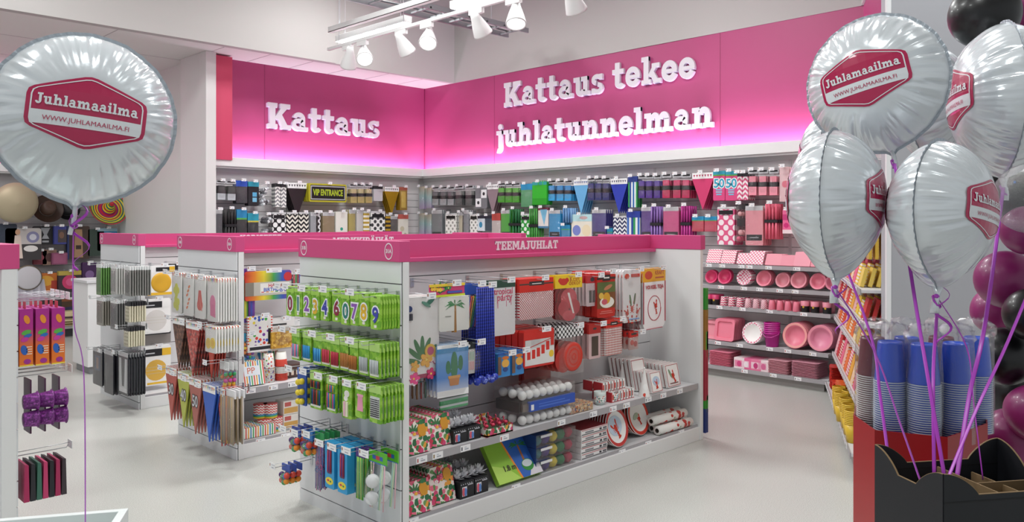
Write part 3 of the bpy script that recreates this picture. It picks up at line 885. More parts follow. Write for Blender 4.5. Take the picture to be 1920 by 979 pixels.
latex(1925, 14, 40, 2.95, LM, 'magenta latex balloon in the top right corner', (.2, .9, -.2))
latex(1922, 200, 62, 2.98, LB, 'black latex balloon hidden behind the right edge foil balloon', (.6, .6, .2))
latex(1880, 372, 58, 3.0, LB, 'black latex balloon showing between two foil balloons and the right edge', (.8, .4, .2))
latex(1926, 432, 46, 2.72, LM, 'magenta latex balloon cut by the right edge below the clear balloon', (.5, .8, .1))
latex(1886, 524, 54, 2.9, LM, 'magenta latex balloon below and right of the lowest foil balloons', (.8, .5, .2))
latex(1872, 582, 46, 3.12, LM, 'magenta latex balloon half hidden behind a black one', (.8, -.4, .3))
latex(1936, 590, 50, 2.68, LB, 'black latex balloon at the right edge beside the magenta pair', (.6, .7, .1))
latex(1884, 668, 54, 2.82, LB, 'big black latex balloon right of the cup stacks', (.9, .1, .1))
latex(1902, 738, 58, 3.1, LB, 'black latex balloon lower down behind the ribbons', (.9, .3, -.2))
latex(1944, 775, 54, 2.68, LM, 'magenta latex balloon at the right edge above the lowest one', (.5, .8, .1))
latex(1895, 826, 56, 2.8, LM, 'magenta latex balloon lowest in the column, beside the black box', (.3, .2, -1))
latex(1915, 905, 60, 3.14, LB, 'black latex balloon at the foot of the column behind the box', (.4, .4, -1))
c = at_depth(1934, 372, 2.22)
o = tag(obj('clear_balloon', MB().ball((0, 0, 0), 66 * 2.22 / F, make_film('clear_balloon_film', (.95, .95, .97, 1), .10), 28, 18), None, c), 'clear balloon cut by the right edge under the foil balloon', 'balloon')
obj('confetti', MB().box(-.09, -.085, -.03, -.025, .0, .006, 'd05090').box(-.08, -.075, .02, .025, .04, .046, '5090d0'), o)
# ================================================================ cup bin, cups, black box, tray
q = [at_depth(x, y, Y) for x, y, Y in ((1600, 775, 2.57), (1640, 803, 2.38), (1777, 818, 2.30), (1852, 790, 2.46))]
zt = .985
ring = [Vector((p.x, p.y)) for p in q]
ctr = (ring[0] + ring[3]) / 2 + Vector((.10, .10))
cw_ = lambda X, Y: Vector((S2 * (X + Y), S2 * (Y - X)))
ring += [cw_(1.58, 2.66), cw_(1.54, 2.84), cw_(1.40, 2.92), cw_(1.22, 2.82)]
t = thing('cardboard_bin', 'red cardboard dump bin filled with blue cup stacks', 'bin', (ctr.x, ctr.y, 0))
def wall_strip(m, P, z0, z1, mat, th=.004):
    for a, b in zip(P, P[1:] + P[:1]):
        d = (b - a).normalized(); nn = Vector((-d.y, d.x)) * th
        vs = [(a.x, a.y, z0), (b.x, b.y, z0), (b.x, b.y, z1), (a.x, a.y, z1), (a.x + nn.x, a.y + nn.y, z0), (b.x + nn.x, b.y + nn.y, z0), (b.x + nn.x, b.y + nn.y, z1), (a.x + nn.x, a.y + nn.y, z1)]
        m.add(vs, [(0, 1, 2, 3), (5, 4, 7, 6), (3, 2, 6, 7), (0, 4, 5, 1), (0, 3, 7, 4), (1, 5, 6, 2)], mat)
ar = sum(ring[i].x * ring[(i + 1) % 8].y - ring[(i + 1) % 8].x * ring[i].y for i in range(8))
loc8 = [p - ctr for p in (ring if ar > 0 else ring[::-1])]
RED = mt('a5161c', .4)
m = MB(); wall_strip(m, loc8, 0, zt, RED)
obj('side_wall', m, t)
m = MB(); m.add([(p.x * .985, p.y * .985, .93) for p in loc8], [tuple(range(8))], mt('7a1216', .7))
obj('inner_shelf', m, t)
BLUE = mt('1a50d4', .25, 0, .3); BRIM = mt('c9d4e6', .35)
def cup_stack(px, Y, label, cup, brim, n=27, zb=.936, plastic=True):
    p = at_depth(px, 700, Y); k = .0068
    t = thing('cup_stack', label, 'cups', (p.x, p.y, zb), 0, 'wrapped stacks of party cups')
    top = zb + n * k + .118
    pr = [(.046, 0)]
    for i in range(n):
        z = i * k
        pr += [(.0475, z), (.0475, z + .0035), (.0455, z + .0042), (.0455, z + k)]
    m = MB()
    zz = n * k
    m.lathe([(.0455, zz), (.0365, zz + .112), (.0345, zz + .118), (.030, zz + .113), (.001, zz + .113)], cup, 28)
    obj('top_cup', m, t)
    m = MB().lathe([(.0440, 0), (.0440, zz)], cup, 28)
    for i in range(n): m.lathe([(.0445, i * k), (.0485, i * k + .0012), (.0485, i * k + .0034), (.0445, i * k + .0042)], brim, 28)
    obj('stacked_rims', m, t)
    if plastic:
        r = random.Random(int(px)); m = MB(); N = 22; rows = [(.052, 0), (.053, zz * .5), (.053, zz), (.051, zz + .08), (.050, zz + .122), (.049, zz + .132), (.047, zz + .144), (.049, zz + .154), (.044, zz + .164), (.036, zz + .172), (.020, zz + .178)]
        vs = []; fs = []
        for i, (rr, h) in enumerate(rows):
            for a in range(N):
                w = 1 + (r.uniform(-.03, .03) if i < 5 else r.uniform(-.24, .24))
                vs.append((rr * w * math.cos(2 * math.pi * a / N), rr * w * math.sin(2 * math.pi * a / N), h + (0 if i < 5 else r.uniform(-.006, .006))))
        for i in range(len(rows) - 1):
            for a in range(N): fs.append((i * N + a, i * N + (a + 1) % N, (i + 1) * N + (a + 1) % N, (i + 1) * N + a))
        m.add(vs, fs, FILM, True)
        obj('plastic_wrap', m, t)
for a in ((1669, 2.47, 'wrapped blue cup stack, leftmost blue one by the pink shelves', BLUE, BRIM),
          (1732, 2.42, 'wrapped blue cup stack in the middle of the front row', BLUE, BRIM),
          (1792, 2.44, 'wrapped blue cup stack on the right of the front row', BLUE, BRIM),
          (1830, 2.56, 'wrapped blue cup stack behind the right front one', BLUE, BRIM),
          (1636, 2.56, 'wrapped dark red and white cup stack at the left of the bin', mt('6a1a2c', .3), mt('dfd8d8')),
          (1700, 2.56, 'wrapped blue cup stack in the second row, left', BLUE, BRIM),
          (1765, 2.57, 'wrapped dark red cup stack in the second row, middle', mt('6a1a2c', .3), mt('dfd8d8'))):
    cup_stack(*a)
# black display box with scalloped rim
p0, p1 = at_depth(1769, 942, 1.72), at_depth(1643, 881, 1.948)
ang = math.atan2(p1.y - p0.y, p1.x - p0.x) - math.pi / 2
t = thing('display_box', 'black cardboard display box with scalloped rim holding the ribbons', 'box', (p0.x, p0.y, 0), ang)
bw, bd, zc = .34, .235, 1.0
def scallop(L):
    out = []
    n = 60
    for i in range(n + 1):
        s = L * i / n; e = min(s, L - s)
        h = .012 + .048 * (math.cos(min(e / .085, 1) * math.pi / 2) ** .8)
        out.append((s, h))
    return out
CB = mt('15171d', .55); KRAFT = mt('8a7150', .7)
def box_wall(L, loc, rot, inner=False):
    pts = scallop(L)
    m = MB().prism([(0, -zc), (L, -zc)] + [(s, h) for s, h in pts[::-1]], -.002, .002, CB)
    # raw board edge
    for (a, ha), (b, hb) in zip(pts[:-1], pts[1:]): m.add([(a, -.0021, ha), (b, -.0021, hb), (b, .0021, hb), (a, .0021, ha), (a, -.0021, ha + .0012), (b, -.0021, hb + .0012), (b, .0021, hb + .0012), (a, .0021, ha + .0012)], [(0, 1, 5, 4), (3, 7, 6, 2), (4, 5, 6, 7)], KRAFT)
    m.box(0, L, -.0026, -.002, -.003, .0, mt('0a0a0e', .6))
    return obj('side_wall', m, t, loc, rot)
box_wall(bw, (0, 0, zc), 0); box_wall(bw, (0, bd, zc), 0); box_wall(bd, (0, 0, zc), math.pi / 2); box_wall(bd, (bw, 0, zc), math.pi / 2)
m = MB().box(.02, bw - .02, bd * .48, bd * .48 + .004, zc - .12, zc - .005, KRAFT).box(bw * .45, bw * .45 + .004, .02, bd - .02, zc - .12, zc + .005, KRAFT).box(bw * .72, bw * .72 + .004, bd * .2, bd * .9, zc - .12, zc - .012, KRAFT)
obj('divider', m, t, label='brown cardboard divider')
obj('inner_floor', MB().box(.003, bw - .003, .003, bd - .003, zc - .16, zc - .155, mt('3a2f26', .8)), t)
# white tray at bottom left
p = at_depth(241, 954, 2.24); a = math.radians(-45 + 14.3)
t = thing('display_table', 'white tray-topped table cut by the bottom left corner', 'table', (p.x, p.y, 0), a)
m = MB()
Lx, Ly, zt2 = .9, .7, .803
TRW = mt('dfe4e4', .4)
for x0, x1, y0, y1 in ((-Lx, 0, -.022, 0), (-Lx, 0, -Ly, -Ly + .022), (-.022, 0, -Ly + .022, -.022), (-Lx, -Lx + .022, -Ly + .022, -.022)): m.cbox(x0, x1, y0, y1, zt2 - .16, zt2, TRW, .002)
obj('rim', m, t)
obj('tray_floor', MB().box(-Lx + .02, -.02, -Ly + .02, -.02, zt2 - .12, zt2 - .10, mt('cfd8d4', .5)), t)
for x, y in ((-.05, -.05), (-Lx + .05, -.05), (-.05, -Ly + .05), (-Lx + .05, -Ly + .05)): obj('leg', MB().cbox(x - .025, x + .025, y - .025, y + .025, 0, zt2 - .16, TRW, .003), t)
# ================================================================ building kit for hanging packs and shelf goods
class Spec:
    def __init__(s, base='e8e8ea', t=.01, shape='card', hdr=None, deco=(), film=False, name='pack', cat='party supplies', basename='backing_card'):
        s.base, s.t, s.shape, s.hdr, s.deco, s.film, s.name, s.cat, s.basename = base, t, shape, hdr, list(deco), film, name, cat, basename
        s.cache = {}
    def outline(s, w, h):
        if s.shape == 'tri': return [(0, -h), (w * .5, -h * .16), (w * .5, 0), (-w * .5, 0), (-w * .5, -h * .16)]
        if s.shape == 'round': return ell(0, -h / 2, w / 2, h / 2, 28)
        if s.shape == 'bib': return rrect(-w / 2, -h, w / 2, 0, w * .16, 5)
        return rrect(-w / 2, -h, w / 2, 0, min(w, h) * .05, 1)
    def parts(s, w, h):
        P = {}
        def g(n): return P.setdefault(n, MB())
        y = -s.t / 2
        if s.shape != 'none': g(s.basename).prism(s.outline(w, h), y, s.t / 2, s.base)
        if s.hdr:
            f, c = s.hdr
            g('header_card').prism([(-w / 2 - .001, -h * f), (w / 2 + .001, -h * f), (w / 2 + .001, .001), (-w / 2 - .001, .001)], y - .0012, s.t / 2 + .001, c)
        k = 0
        for d in s.deco:
            k += 1; yy = y - .0014 - .0001 * k; part, op = d[0], d[1]; m = g(part); X = lambda x: x * w; Z = lambda z: -h + z * h
            if op == 'r': m.prism([(X(d[2]), Z(d[3])), (X(d[4]), Z(d[3])), (X(d[4]), Z(d[5])), (X(d[2]), Z(d[5]))], yy, y + .0005, d[6])
            elif op == 'o': m.prism(ell(X(d[2]), Z(d[3]), d[4] * w, d[5] * w, 20, d[7] if len(d) > 7 else 0), yy, y + .0005, d[6])
            elif op == 'p': m.prism(ccw([(X(a), Z(b)) for a, b in d[2]]), yy, y + .0005, d[3])
            elif op == 't': add_text(m, d[2], X(d[3]), Z(d[4]), yy, d[5], d[6], d[7] if len(d) > 7 else 0, d[8] if len(d) > 8 else 1)
            elif op == 'b': m.box(X(d[2]), X(d[4]), y - d[6], y + .0005, Z(d[3]), Z(d[5]), d[7])
            elif op == 's': m.ball((X(d[2]), y - d[4] * .6, Z(d[3])), d[4], d[5], 14, 9)
            elif op == 'c': m.tube([(X(d[2]), y - d[6], Z(d[3])), (X(d[4]), y - d[6], Z(d[5]))], d[6], d[7], 6)
            elif op == 'l': m.lathe([(a, y - b) for a, b in d[4]], d[5], 26, 'y', (X(d[2]), 0, Z(d[3])))
        if s.film:
            f = s.hdr[0] if s.hdr else 0
            mx = .012
            for d in s.deco:
                if d[1] == 'b': mx = max(mx, d[6] + .003)
                if d[1] == 's': mx = max(mx, d[4] * 1.7)
                if d[1] == 'c': mx = max(mx, d[6] * 2.2)
            z0, z1 = -h, -h * f; N = 6; r = random.Random(int(w * 1e4)); vs = []; fs = []
            for j in range(N + 1):
                for i in range(N + 1):
                    a, b = i / N, j / N
                    bul = min(1, 4 * min(a, 1 - a)) * min(1, 4 * min(b, 1 - b))
                    vs.append(((a - .5) * w * 1.02, y - .001 - bul * mx - (r.uniform(0, .003) if bul > 0 else 0), z0 + b * (z1 - z0)))
            for j in range(N):
                for i in range(N): fs.append((j * (N + 1) + i, j * (N + 1) + i + 1, (j + 1) * (N + 1) + i + 1, (j + 1) * (N + 1) + i))
            g('clear_wrap').add(vs, fs, FILM, True)
        return P
    def get(s, w, h):
        k = (round(w, 3), round(h, 3))
        if k not in s.cache:
            P = s.parts(w, h)
            both = MB()
            for n, m in P.items():
                if n != 'clear_wrap':
                    for f, mi, sm in zip(m.f, m.mi, m.sm): pass
                    base = len(both.v); both.v += m.v; 
                    for mat in m.mats:
                        if mat not in both.mats: both.mats.append(mat)
                    both.f += [tuple(base + j for j in f) for f in m.f]; both.mi += [both.mats.index(m.mats[i]) for i in m.mi]; both.sm += m.sm
            s.cache[k] = ([(n, m.mesh(n)) for n, m in P.items()], both.mesh(s.name))
        return s.cache[k]
HOOKM = {}
def hook_at(face, u, z, L, label, card=True, cw=.062, up=.0):
    k = ('hook', round(L, 3))
    if k not in HOOKM:
        m = MB().tube([(0, 0, 0), (0, -L, 0), (0, -L - .006, .012)], .0022, STEEL, 5).box(-.012, .012, -.004, .001, -.03, .02, STEEL).tube([(0, -.004, .016), (0, -L - .012, .020)], .0016, STEEL, 5)
        HOOKM[k] = m.mesh('peg_hook')
    o = tag(place('peg_hook', HOOKM[k], None, face.loc(u, .0005, z), face.rot), label, 'hook', 'wire peg hooks')
    if card:
        k = ('card', round(cw, 3))
        if k not in HOOKM:
            m = MB().box(-cw / 2, cw / 2, -.0016, 0, -.026, .008, LABELW)
            m.box(-cw * .44, -cw * .34, -.0022, -.0012, -.012, .002, mt('9a5a3a')).box(-cw * .1, cw * .25, -.0022, -.0012, -.019, -.014, mt('a4a8b6')).box(-cw * .15, cw * .4, -.0022, -.0012, -.004, -.001, mt('b6b9c4'))
            HOOKM[k] = m.mesh('price_label')
        place('price_label', HOOKM[k], o, (0, -L - .013, .022 - up))
    return o
def hang_at(face, u, zt, w, h, sp, label, n=0, gap=.02, d=.15, hook=True, yaw=0, reach=.07, card=True, cw=.062, swing=.6, hookup=.0):
    group = sp.name.replace('_', ' ') + 's: ' + ' '.join(label.replace(',', '').split()[:6])
    front, back = sp.get(w, h)
    t = thing(sp.name, label, sp.cat, face.loc(u, d, zt), face.rot + math.radians(yaw), group if n else None)
    for nm, me in front: place(nm, me, t)
    ys = [v.co.y for v in back.vertices]; gap = max(gap, max(ys) - min(ys) + .002 + w * .012)
    n = min(n, int((d - .015 - max(ys)) / gap))
    for i in range(n):
        o = place(sp.name, back, None, face.loc(u + rnd.uniform(-.002, .002), d - (i + 1) * gap, zt + rnd.uniform(-.003, .001)), face.rot + math.radians(yaw * .8 + rnd.uniform(-swing, swing)))
        tag(o, 'one behind the ' + label, sp.cat, group)
    if hook: hook_at(face, u, zt - .004 + hookup, d + reach, 'hook holding the ' + label, card, cw)
    return t
def hang(face, px, pt, pb, w, sp, label, d=.15, h=None, **k):
    u, zt = face.px(px, pt, d)
    if h is None: h = zt - face.px(px, pb, d)[1]
    return hang_at(face, u, zt, w, h, sp, label, d=d, **k)
# ---- printed pictures (normalised to the card)
def palm(cx, cz, s, part='printed_palm', tr='a8742e', gr='2f8a4a'):
    out = [(part, 'p', [(cx - .03 * s, cz - .6 * s), (cx + .05 * s, cz - .6 * s), (cx + .03 * s, cz + .25 * s), (cx - .02 * s, cz + .25 * s)], tr)]
    for a in (10, 50, 95, 140, 175, -25, 205):
        q = math.radians(a); dx, dz = math.cos(q) * .36 * s, math.sin(q) * .2 * s
        out.append((part, 'p', [(cx, cz + .24 * s), (cx + dx * .6 + .02 * s, cz + .3 * s + dz * .6), (cx + dx, cz + .2 * s + dz), (cx + dx * .5 - .02 * s, cz + .24 * s + dz * .5)], gr))
    return out
def cactus(cx, cz, s, part='printed_cactus'):
    g = '2f7d55'
    out = [(part, 'o', cx, cz + .12, .09 * s, .30 * s, g), (part, 'o', cx - .16 * s, cz + .10, .06 * s, .14 * s, g), (part, 'o', cx + .17 * s, cz + .16, .06 * s, .16 * s, g),
           (part, 'r', cx - .16 * s, cz + .0, cx, cz + .05, g), (part, 'r', cx, cz + .06, cx + .17 * s, cz + .11, g),
           (part, 'p', [(cx - .14 * s, cz - .12), (cx + .14 * s, cz - .12), (cx + .11 * s, cz - .26), (cx - .11 * s, cz - .26)], 'c9803a'), (part, 'r', cx - .16 * s, cz - .12, cx + .16 * s, cz - .07, 'e0a050')]
    return out
def crayfish(cx, cz, s, rot=0, part='printed_crayfish', c='c8321f'):
    out = []
    def E(x, z, rx, rz, a=0):
        X = x * math.cos(rot) - z * math.sin(rot); Zz = x * math.sin(rot) + z * math.cos(rot)
        out.append((part, 'o', cx + X * s, cz + Zz * s, rx * s, rz * s, c, a + rot))
    E(0, .05, .10, .2); E(0, -.2, .08, .09); E(0, -.32, .07, .07); E(0, -.42, .12, .05)
    E(-.2, .3, .05, .12, .4); E(.2, .3, .05, .12, -.4); E(-.14, .16, .03, .09, .9); E(.14, .16, .03, .09, -.9)
    for i in (-1, 1):
        for z in (.0, .08, .15): E(i * .15, z - .06, .08, .012, i * .4)
    return out
def flowers(cx, cz, s, cols, part='printed_flowers', seed=1, n=7, leaves=5, lg='3f7a4a'):
    r = random.Random(seed); out = []
    for i in range(leaves):
        a = math.pi * (i + .5) / leaves
        out.append((part, 'o', cx + math.cos(a) * .3 * s, cz + math.sin(a) * .22 * s, .24 * s, .06 * s, lg, a))
    for i in range(n):
        x, z, k = cx + r.uniform(-.4, .4) * s, cz + r.uniform(-.2, .14) * s, r.uniform(.06, .11) * s; c = cols[i % len(cols)]
        for j in range(5): out.append((part, 'o', x + math.cos(j * 1.257) * k, z + math.sin(j * 1.257) * k * .6, k * .75, k * .6, c, j * 1.257))
        out.append((part, 'o', x, z, k * .35, k * .35, 'f0d060'))
    return out
def lines(part, x0, z0, x1, n, c, dz=.04, th=.012, seed=1):
    r = random.Random(seed)
    return [(part, 'r', x0, z0 - i * dz, x0 + (x1 - x0) * r.uniform(.6, 1), z0 - i * dz + th, c) for i in range(n)]
# ================================================================ end board of the TEEMAJUHLAT gondola
LIME, LIMED = '84bb2e', '5f9a24'
LEAF = scatter('86bd30', ('9ccc48', '78b028', 'a8d45c', '6ba824'), .03, .6)
def digit_spec(ch, c):
    return Spec(LEAF, .012, deco=[('header_print', 'r', -.5, .80, .5, 1.0, 'a3d158'), ('hang_slot', 'r', -.16, .93, .16, .955, '3f5a1c'),
        ('digit_candle', 't', ch, .02, .40, .108, 'f2f2f4', .010), ('digit_candle', 't', ch, 0, .40, .104, c, .0035), ('digit_candle', 'r', -.12, .05, .12, .13, 'ece8e0')], name='candle_packet', cat='candles')
DC = dict(m='8c2440', t='2b7d74', p='8d58b4', y='e2b52e', b='3b45a8')
row1 = [(546, '0', 'm', 'maroon'), (561, '1', 't', 'teal'), (577, '2', 'p', 'purple'), (593, '3', 'y', 'yellow'), (611, '4', 'b', 'blue'), (633, '6', 'm', 'maroon'), (650, '0', 't', 'teal'), (666, '7', 'p', 'purple'), (684, '8', 'y', 'yellow'), (706, '9', 'b', 'blue')]
for i, (px, ch, c, cn) in enumerate(row1):
    u, _ = E1.px(px, 560, .13)
    hang_at(E1, u, 1.252 + .004 * (i % 3), .082, .165, digit_spec(ch, DC[c]), 'green candle packet with %s digit %s' % (cn, ch), n=7 if i == 9 else 4, gap=.017, d=.13, reach=.075, card=i in (0, 1, 3, 5, 8), cw=.075)
def candles(cols, n=6, base=LEAF, two=False):
    d = [('header_print', 'r', -.5, .76, .5, 1.0, 'b2d878')]
    for i in range(n):
        x = -.36 + .72 * i / (n - 1); c = cols[i % len(cols)]
        d.append(('candle', 'c', x, .12, x, .52, .0042, c))
    d.append(('candle_tray', 'r', -.42, .06, .42, .14, 'eef2e4'))
    if two: d += [('candle', 'c', -.36 + .72 * i / (n - 1), .56, -.36 + .72 * i / (n - 1), .74, .0042, cols[(i + 2) % len(cols)]) for i in range(n)]
    return Spec(base, .01, deco=d, name='candle_packet', cat='candles')
row2 = [(556, ('e87aa8', '4ab0d8', 'f0a0c0'), 'pink and turquoise candles'), (577, ('2f8fd0', '3aa0e0'), 'blue candles beside the pink ones'), (597, ('2a80c8', '58b4e8'), 'light blue candles in the third column'), (613, ('c03048', 'd84a60'), 'red candles, left of the two'),
        (630, ('c83a50', 'b02840'), 'red candles, right of the two'), (648, ('b8743a', 'c8884a'), 'copper candles, left of the two'), (664, ('c07a38', 'b06a30'), 'copper candles, right of the two'), (684, ('c8ccd0', 'b0b4ba'), 'silver candles, left of the two'), (704, ('d0d4d8', 'b8bcc2'), 'silver candles in the rightmost column')]
for i, (px, cols, nm) in enumerate(row2):
    u, _ = E1.px(px, 650, .14)
    hang_at(E1, u, 1.022 + .004 * (i % 2), .084, .17, candles(cols), 'green packet of ' + nm, n=7 if i == 8 else 4, gap=.018, d=.14, reach=.075, card=i in (0, 1, 3, 5, 7), cw=.075)
smile = Spec('2c55b0', .008, deco=[('printed_band', 'r', -.5, .84, .5, 1, '3f6cc8'), ('smiley_ball', 's', -.2, .62, .017, 'ead23a'), ('smiley_ball', 's', .2, .66, .017, 'ead23a'), ('smiley_ball', 's', -.2, .34, .017, 'ead23a'), ('smiley_ball', 's', .2, .38, .017, 'ead23a'), ('smiley_ball', 's', -.2, .1, .017, 'ead23a'), ('smiley_ball', 's', .2, .12, .017, 'ead23a')], name='candle_packet', cat='candles')
cone = Spec(LEAF, .01, deco=[('header_print', 'r', -.5, .80, .5, 1, 'b2d878'), ('shaped_candle', 'o', 0, .62, .26, .2, 'f0eee8'), ('shaped_candle', 'o', -.1, .5, .2, .16, 'f4f2ee'), ('candle_tray', 'b', -.3, .05, -.1, .42, .006, 'e8b8c8'), ('candle_tray', 'b', -.05, .05, .15, .42, .006, 'f0ead0')], name='candle_packet', cat='candles')
star = Spec(LEAF, .01, deco=[('header_print', 'r', -.5, .80, .5, 1, 'b2d878'), ('shaped_candle', 'p', [(-.3, .2), (.3, .2), (.22, .62), (-.22, .62)], 'ea9ab8')] + [('shaped_candle', 'o', -.24 + .12 * i, .64, .07, .07, 'f2a8c4') for i in range(5)], name='candle_packet', cat='candles')
zebra = Spec(LEAF, .01, deco=[('header_print', 'r', -.5, .80, .5, 1, 'b2d878'), ('window', 'r', -.4, .12, .4, .7, 'd4d8d4')] + [('candle', 'c', -.32 + .128 * i, .16, -.32 + .128 * i, .66, .004, stripes(('2a2a2e', 'd8d8da'), .005, 2)) for i in range(6)], name='candle_packet', cat='candles')
row3 = [(567, 700, smile, 'blue card of yellow smiley candles', .088, .20), (594, 708, candles(('23603a', '1f4f8a', '8a2430', '28282c', 'c05030'), 7, two=True), 'green packet of dark mixed candles', .115, .20), (623, 712, candles(('d85a90', '2f7fc0', 'e0a040', '50a858'), 6, two=True), 'green packet of bright mixed candles', .09, .19),
        (652, 716, cone, 'green packet of white shaped candles', .085, .20), (677, 716, star, 'green packet of pink star candles', .085, .175), (705, 720, zebra, 'green packet of black and white striped candles', .095, .18)]
for i, (px, py, sp, nm, w, h) in enumerate(row3):
    u, _ = E1.px(px, py, .15)
    hang_at(E1, u, .818 + .003 * (i % 2), w, h, sp, nm, n=8 if i == 5 else 4, gap=.017, d=.15, reach=.07, cw=.075)
# bottom rows: straws and garlands
MIX = ('d8503a', 'e8b030', '3a9a50', '3070c0', 'd060a0', '58b8c8')
pouch = lambda c: Spec('none', .004, 'none', (.34, c), [('contents', 's', x, z, .017, k) for x, z, k in ((-.28, .2, 'd8503a'), (.02, .14, '3a9a50'), (.28, .22, 'e8902a'), (-.12, .4, '2f8a4a'), (.18, .44, '3070c0'), (-.32, .46, '4a2a6a'), (.33, .5, 'd84a3a'))], True, 'streamer_pouch', 'streamers')
r_ = random.Random(3)
spiral = Spec('none', .004, 'none', (.12, '3a9a5a'), [('straw', 'c', -.42 + .84 * i / 11, r_.uniform(.02, .12), -.38 + .76 * i / 11 + r_.uniform(-.1, .1), r_.uniform(.7, .86), .0028, ('7a4aa0', '3a6ab8', 'c04a90', '2f8a9a', '5a3a8a')[i % 5]) for i in range(12)] + [('straw_loop', 'l', r_.uniform(-.3, .3), r_.uniform(.3, .62), [(.012, .004), (.015, .007), (.012, .010), (.009, .007), (.012, .004)], ('7a4aa0', '3a6ab8', 'c04a90')[i % 3]) for i in range(7)], True, 'straw_bag', 'straws')
bbox = Spec('2f9fd8', .045, deco=[('printed_lid', 'r', -.5, .93, .5, 1, '1f80c0'), ('window', 'p', rrect(-.26, .32, .26, .86, .08, 3), '5a3a5e'), ('contents', 'c', -.16, .36, -.1, .82, .0035, 'd04a6a'), ('contents', 'c', .0, .36, .08, .82, .0035, '7a4aa0'), ('contents', 'c', .14, .36, .16, .82, .0035, 'b03a50'), ('printed_oval', 'o', 0, .16, .40, .22, 'ecd63a'), ('printed_oval', 'o', -.12, .17, .12, .07, 'd03a4a'), ('printed_oval', 'o', .14, .16, .10, .06, '3a8a4a')], name='straw_box', cat='straws', basename='carton')
longs = Spec('none', .004, 'none', (.16, '5a3a86'), [('straw', 'c', -.4 + .8 * i / 8, .02, -.3 + .6 * i / 8, .84, .003, ('58b048', '8ac858', 'c8d860', '3f9a4a')[i % 4]) for i in range(9)], True, 'straw_bag', 'straws')
balls = Spec('none', .004, 'none', (.20, '5cb82c'), [('header_print', 'r', -.3, .86, .3, .93, '2f5fb0'), ('header_print', 'r', -.1, .86, .12, .93, 'c83a4a'), ('header_print', 'r', -.5, .79, .5, .81, '3f70c0'),
        ('white_ball', 's', -.10, .5, .034, 'eceef0'), ('white_ball', 's', -.14, .2, .034, 'e6e8ec')] + [('straw', 'c', x0, 0.0, x1, .8, .0032, c) for x0, x1, c in ((-.42, -.2, 'e8b8c4'), (.05, .25, 'b8dcd0'), (.12, .34, 'cfe8c0'), (.34, .44, 'e8b8c4'), (-.3, -.36, 'f0e0d0'))], True, 'straw_bag', 'straws')
r4 = [(556, 782, pouch('24409a'), 'blue headed streamer pouch at the left corner', .085, .13, .20, 2), (578, 788, pouch('1f6fb8'), 'blue headed streamer pouch second from the corner', .09, .13, .20, 2), (600, 806, spiral, 'bag of purple and blue curly straws', .085, .31, .17, 3),
      (625, 824, bbox, 'blue windowed straw box, left of the pair', .085, .235, .16, 2), (649, 836, bbox, 'blue windowed straw box, right of the pair', .085, .235, .16, 2), (676, 846, longs, 'slim bag of green straws', .07, .25, .15, 2), (709, 853, balls, 'green headed bag with white balls and straws', .14, .28, .12, 3)]
for i, (px, py, sp, nm, w, h, d, n) in enumerate(r4):
    u, zt = E1.px(px, py, d)
    hang_at(E1, u, .478 + .002 * i if i > 2 else .51, w, h, sp, nm, n=n, gap=.05 if sp is bbox else .03, d=d, reach=.07, cw=.08)
hang_at(E1, -.83, .265, .085, .11, pouch('2f4fa8'), 'lowest blue headed streamer pouch near the floor', n=2, gap=.03, d=.16)
# ================================================================ long display face of the TEEMAJUHLAT gondola
FLORAL = scatter('ece6dc', ('d84a7a', 'e8a040', '3f7a4a', 'e8708a', '2f6a44', 'f4e6e0', 'c83a50', '6a9a58', '4f8a5a', 'd8607a'), .024, .66)
PINKFL = ('e0508a', 'f0e4e8', 'c83a6a', 'f0b040')
REDH = 'cf2a20'
blabel = lambda z=.90: [('printed_label', 'r', -.2, z - .02, .2, z + .025, '1c1c20')]
trop_cover = Spec('eeecea', .016, deco=[('printed_border', 'r', -.5, 0, .5, .045, 'a02a50')] + flowers(.0, .17, 1.0, PINKFL, seed=4, n=8, leaves=7) + [('printed_flowers', 'o', .22, .32, .16, .16, 'e8b840'), ('printed_flowers', 'o', .22, .32, .10, .10, 'c04a70'), ('printed_leaf', 'o', .22, .93, .16, .05, '3a6a5a', .6), ('printed_leaf', 'o', .10, .90, .14, .04, '5a8a78', -.5), ('printed_logo', 'o', -.38, .86, .07, .07, '2a3a6a'), ('printed_logo', 'r', -.42, .72, -.30, .80, '2a2a3a')], film=True, name='tablecloth_pack', cat='tablecloth', basename='folded_tablecloth')
hang(F1, 790, 556, 708, .23, trop_cover, 'white tablecloth pack with pink tropical flowers and leaves', d=.30, n=4, gap=.025)
palmbag = Spec('f0efe8', .012, hdr=(.0001, 'f0efe8'), deco=palm(.02, .52, .95) + [('printed_palm', 'r', -.3, .42, -.12, .44, '8a8a80')], film=True, name='treat_bag_pack', cat='gift bags', basename='paper_bag')
hang(F1, 851, 556, 620, .20, palmbag, 'pack of white bags printed with a palm tree', d=.32, n=5, gap=.022, yaw=-6, hook=False)
palmhead = Spec('d8467a', .004, deco=flowers(-.2, .6, .55, ('e85a90', 'f0c040', '3f8a50'), seed=2, n=6) + [('printed_band', 'r', -.5, 0, .5, .16, 'c8d83a'), ('printed_band', 'r', -.5, .80, .5, 1, 'e8c83a'), ('printed_text', 'r', .0, .25, .42, .42, '4a5ab0')], name='header_card', cat='card', basename='printed_card')
hang(F1, 838, 532, 556, .25, palmhead, 'pink and yellow floral header above the palm tree bags', d=.31)
picks = Spec('none', .004, 'none', (.22, '2a50a8'), [('pick', 'c', -.3 + .1 * i, .06, -.05 + .11 * i, .72, .004, MIX[i % 6]) for i in range(6)] + [('pick_tip', 'o', -.05 + .11 * i, .72, .05, .05, MIX[i % 6]) for i in range(6)], True, 'drink_pick_pack', 'picks')
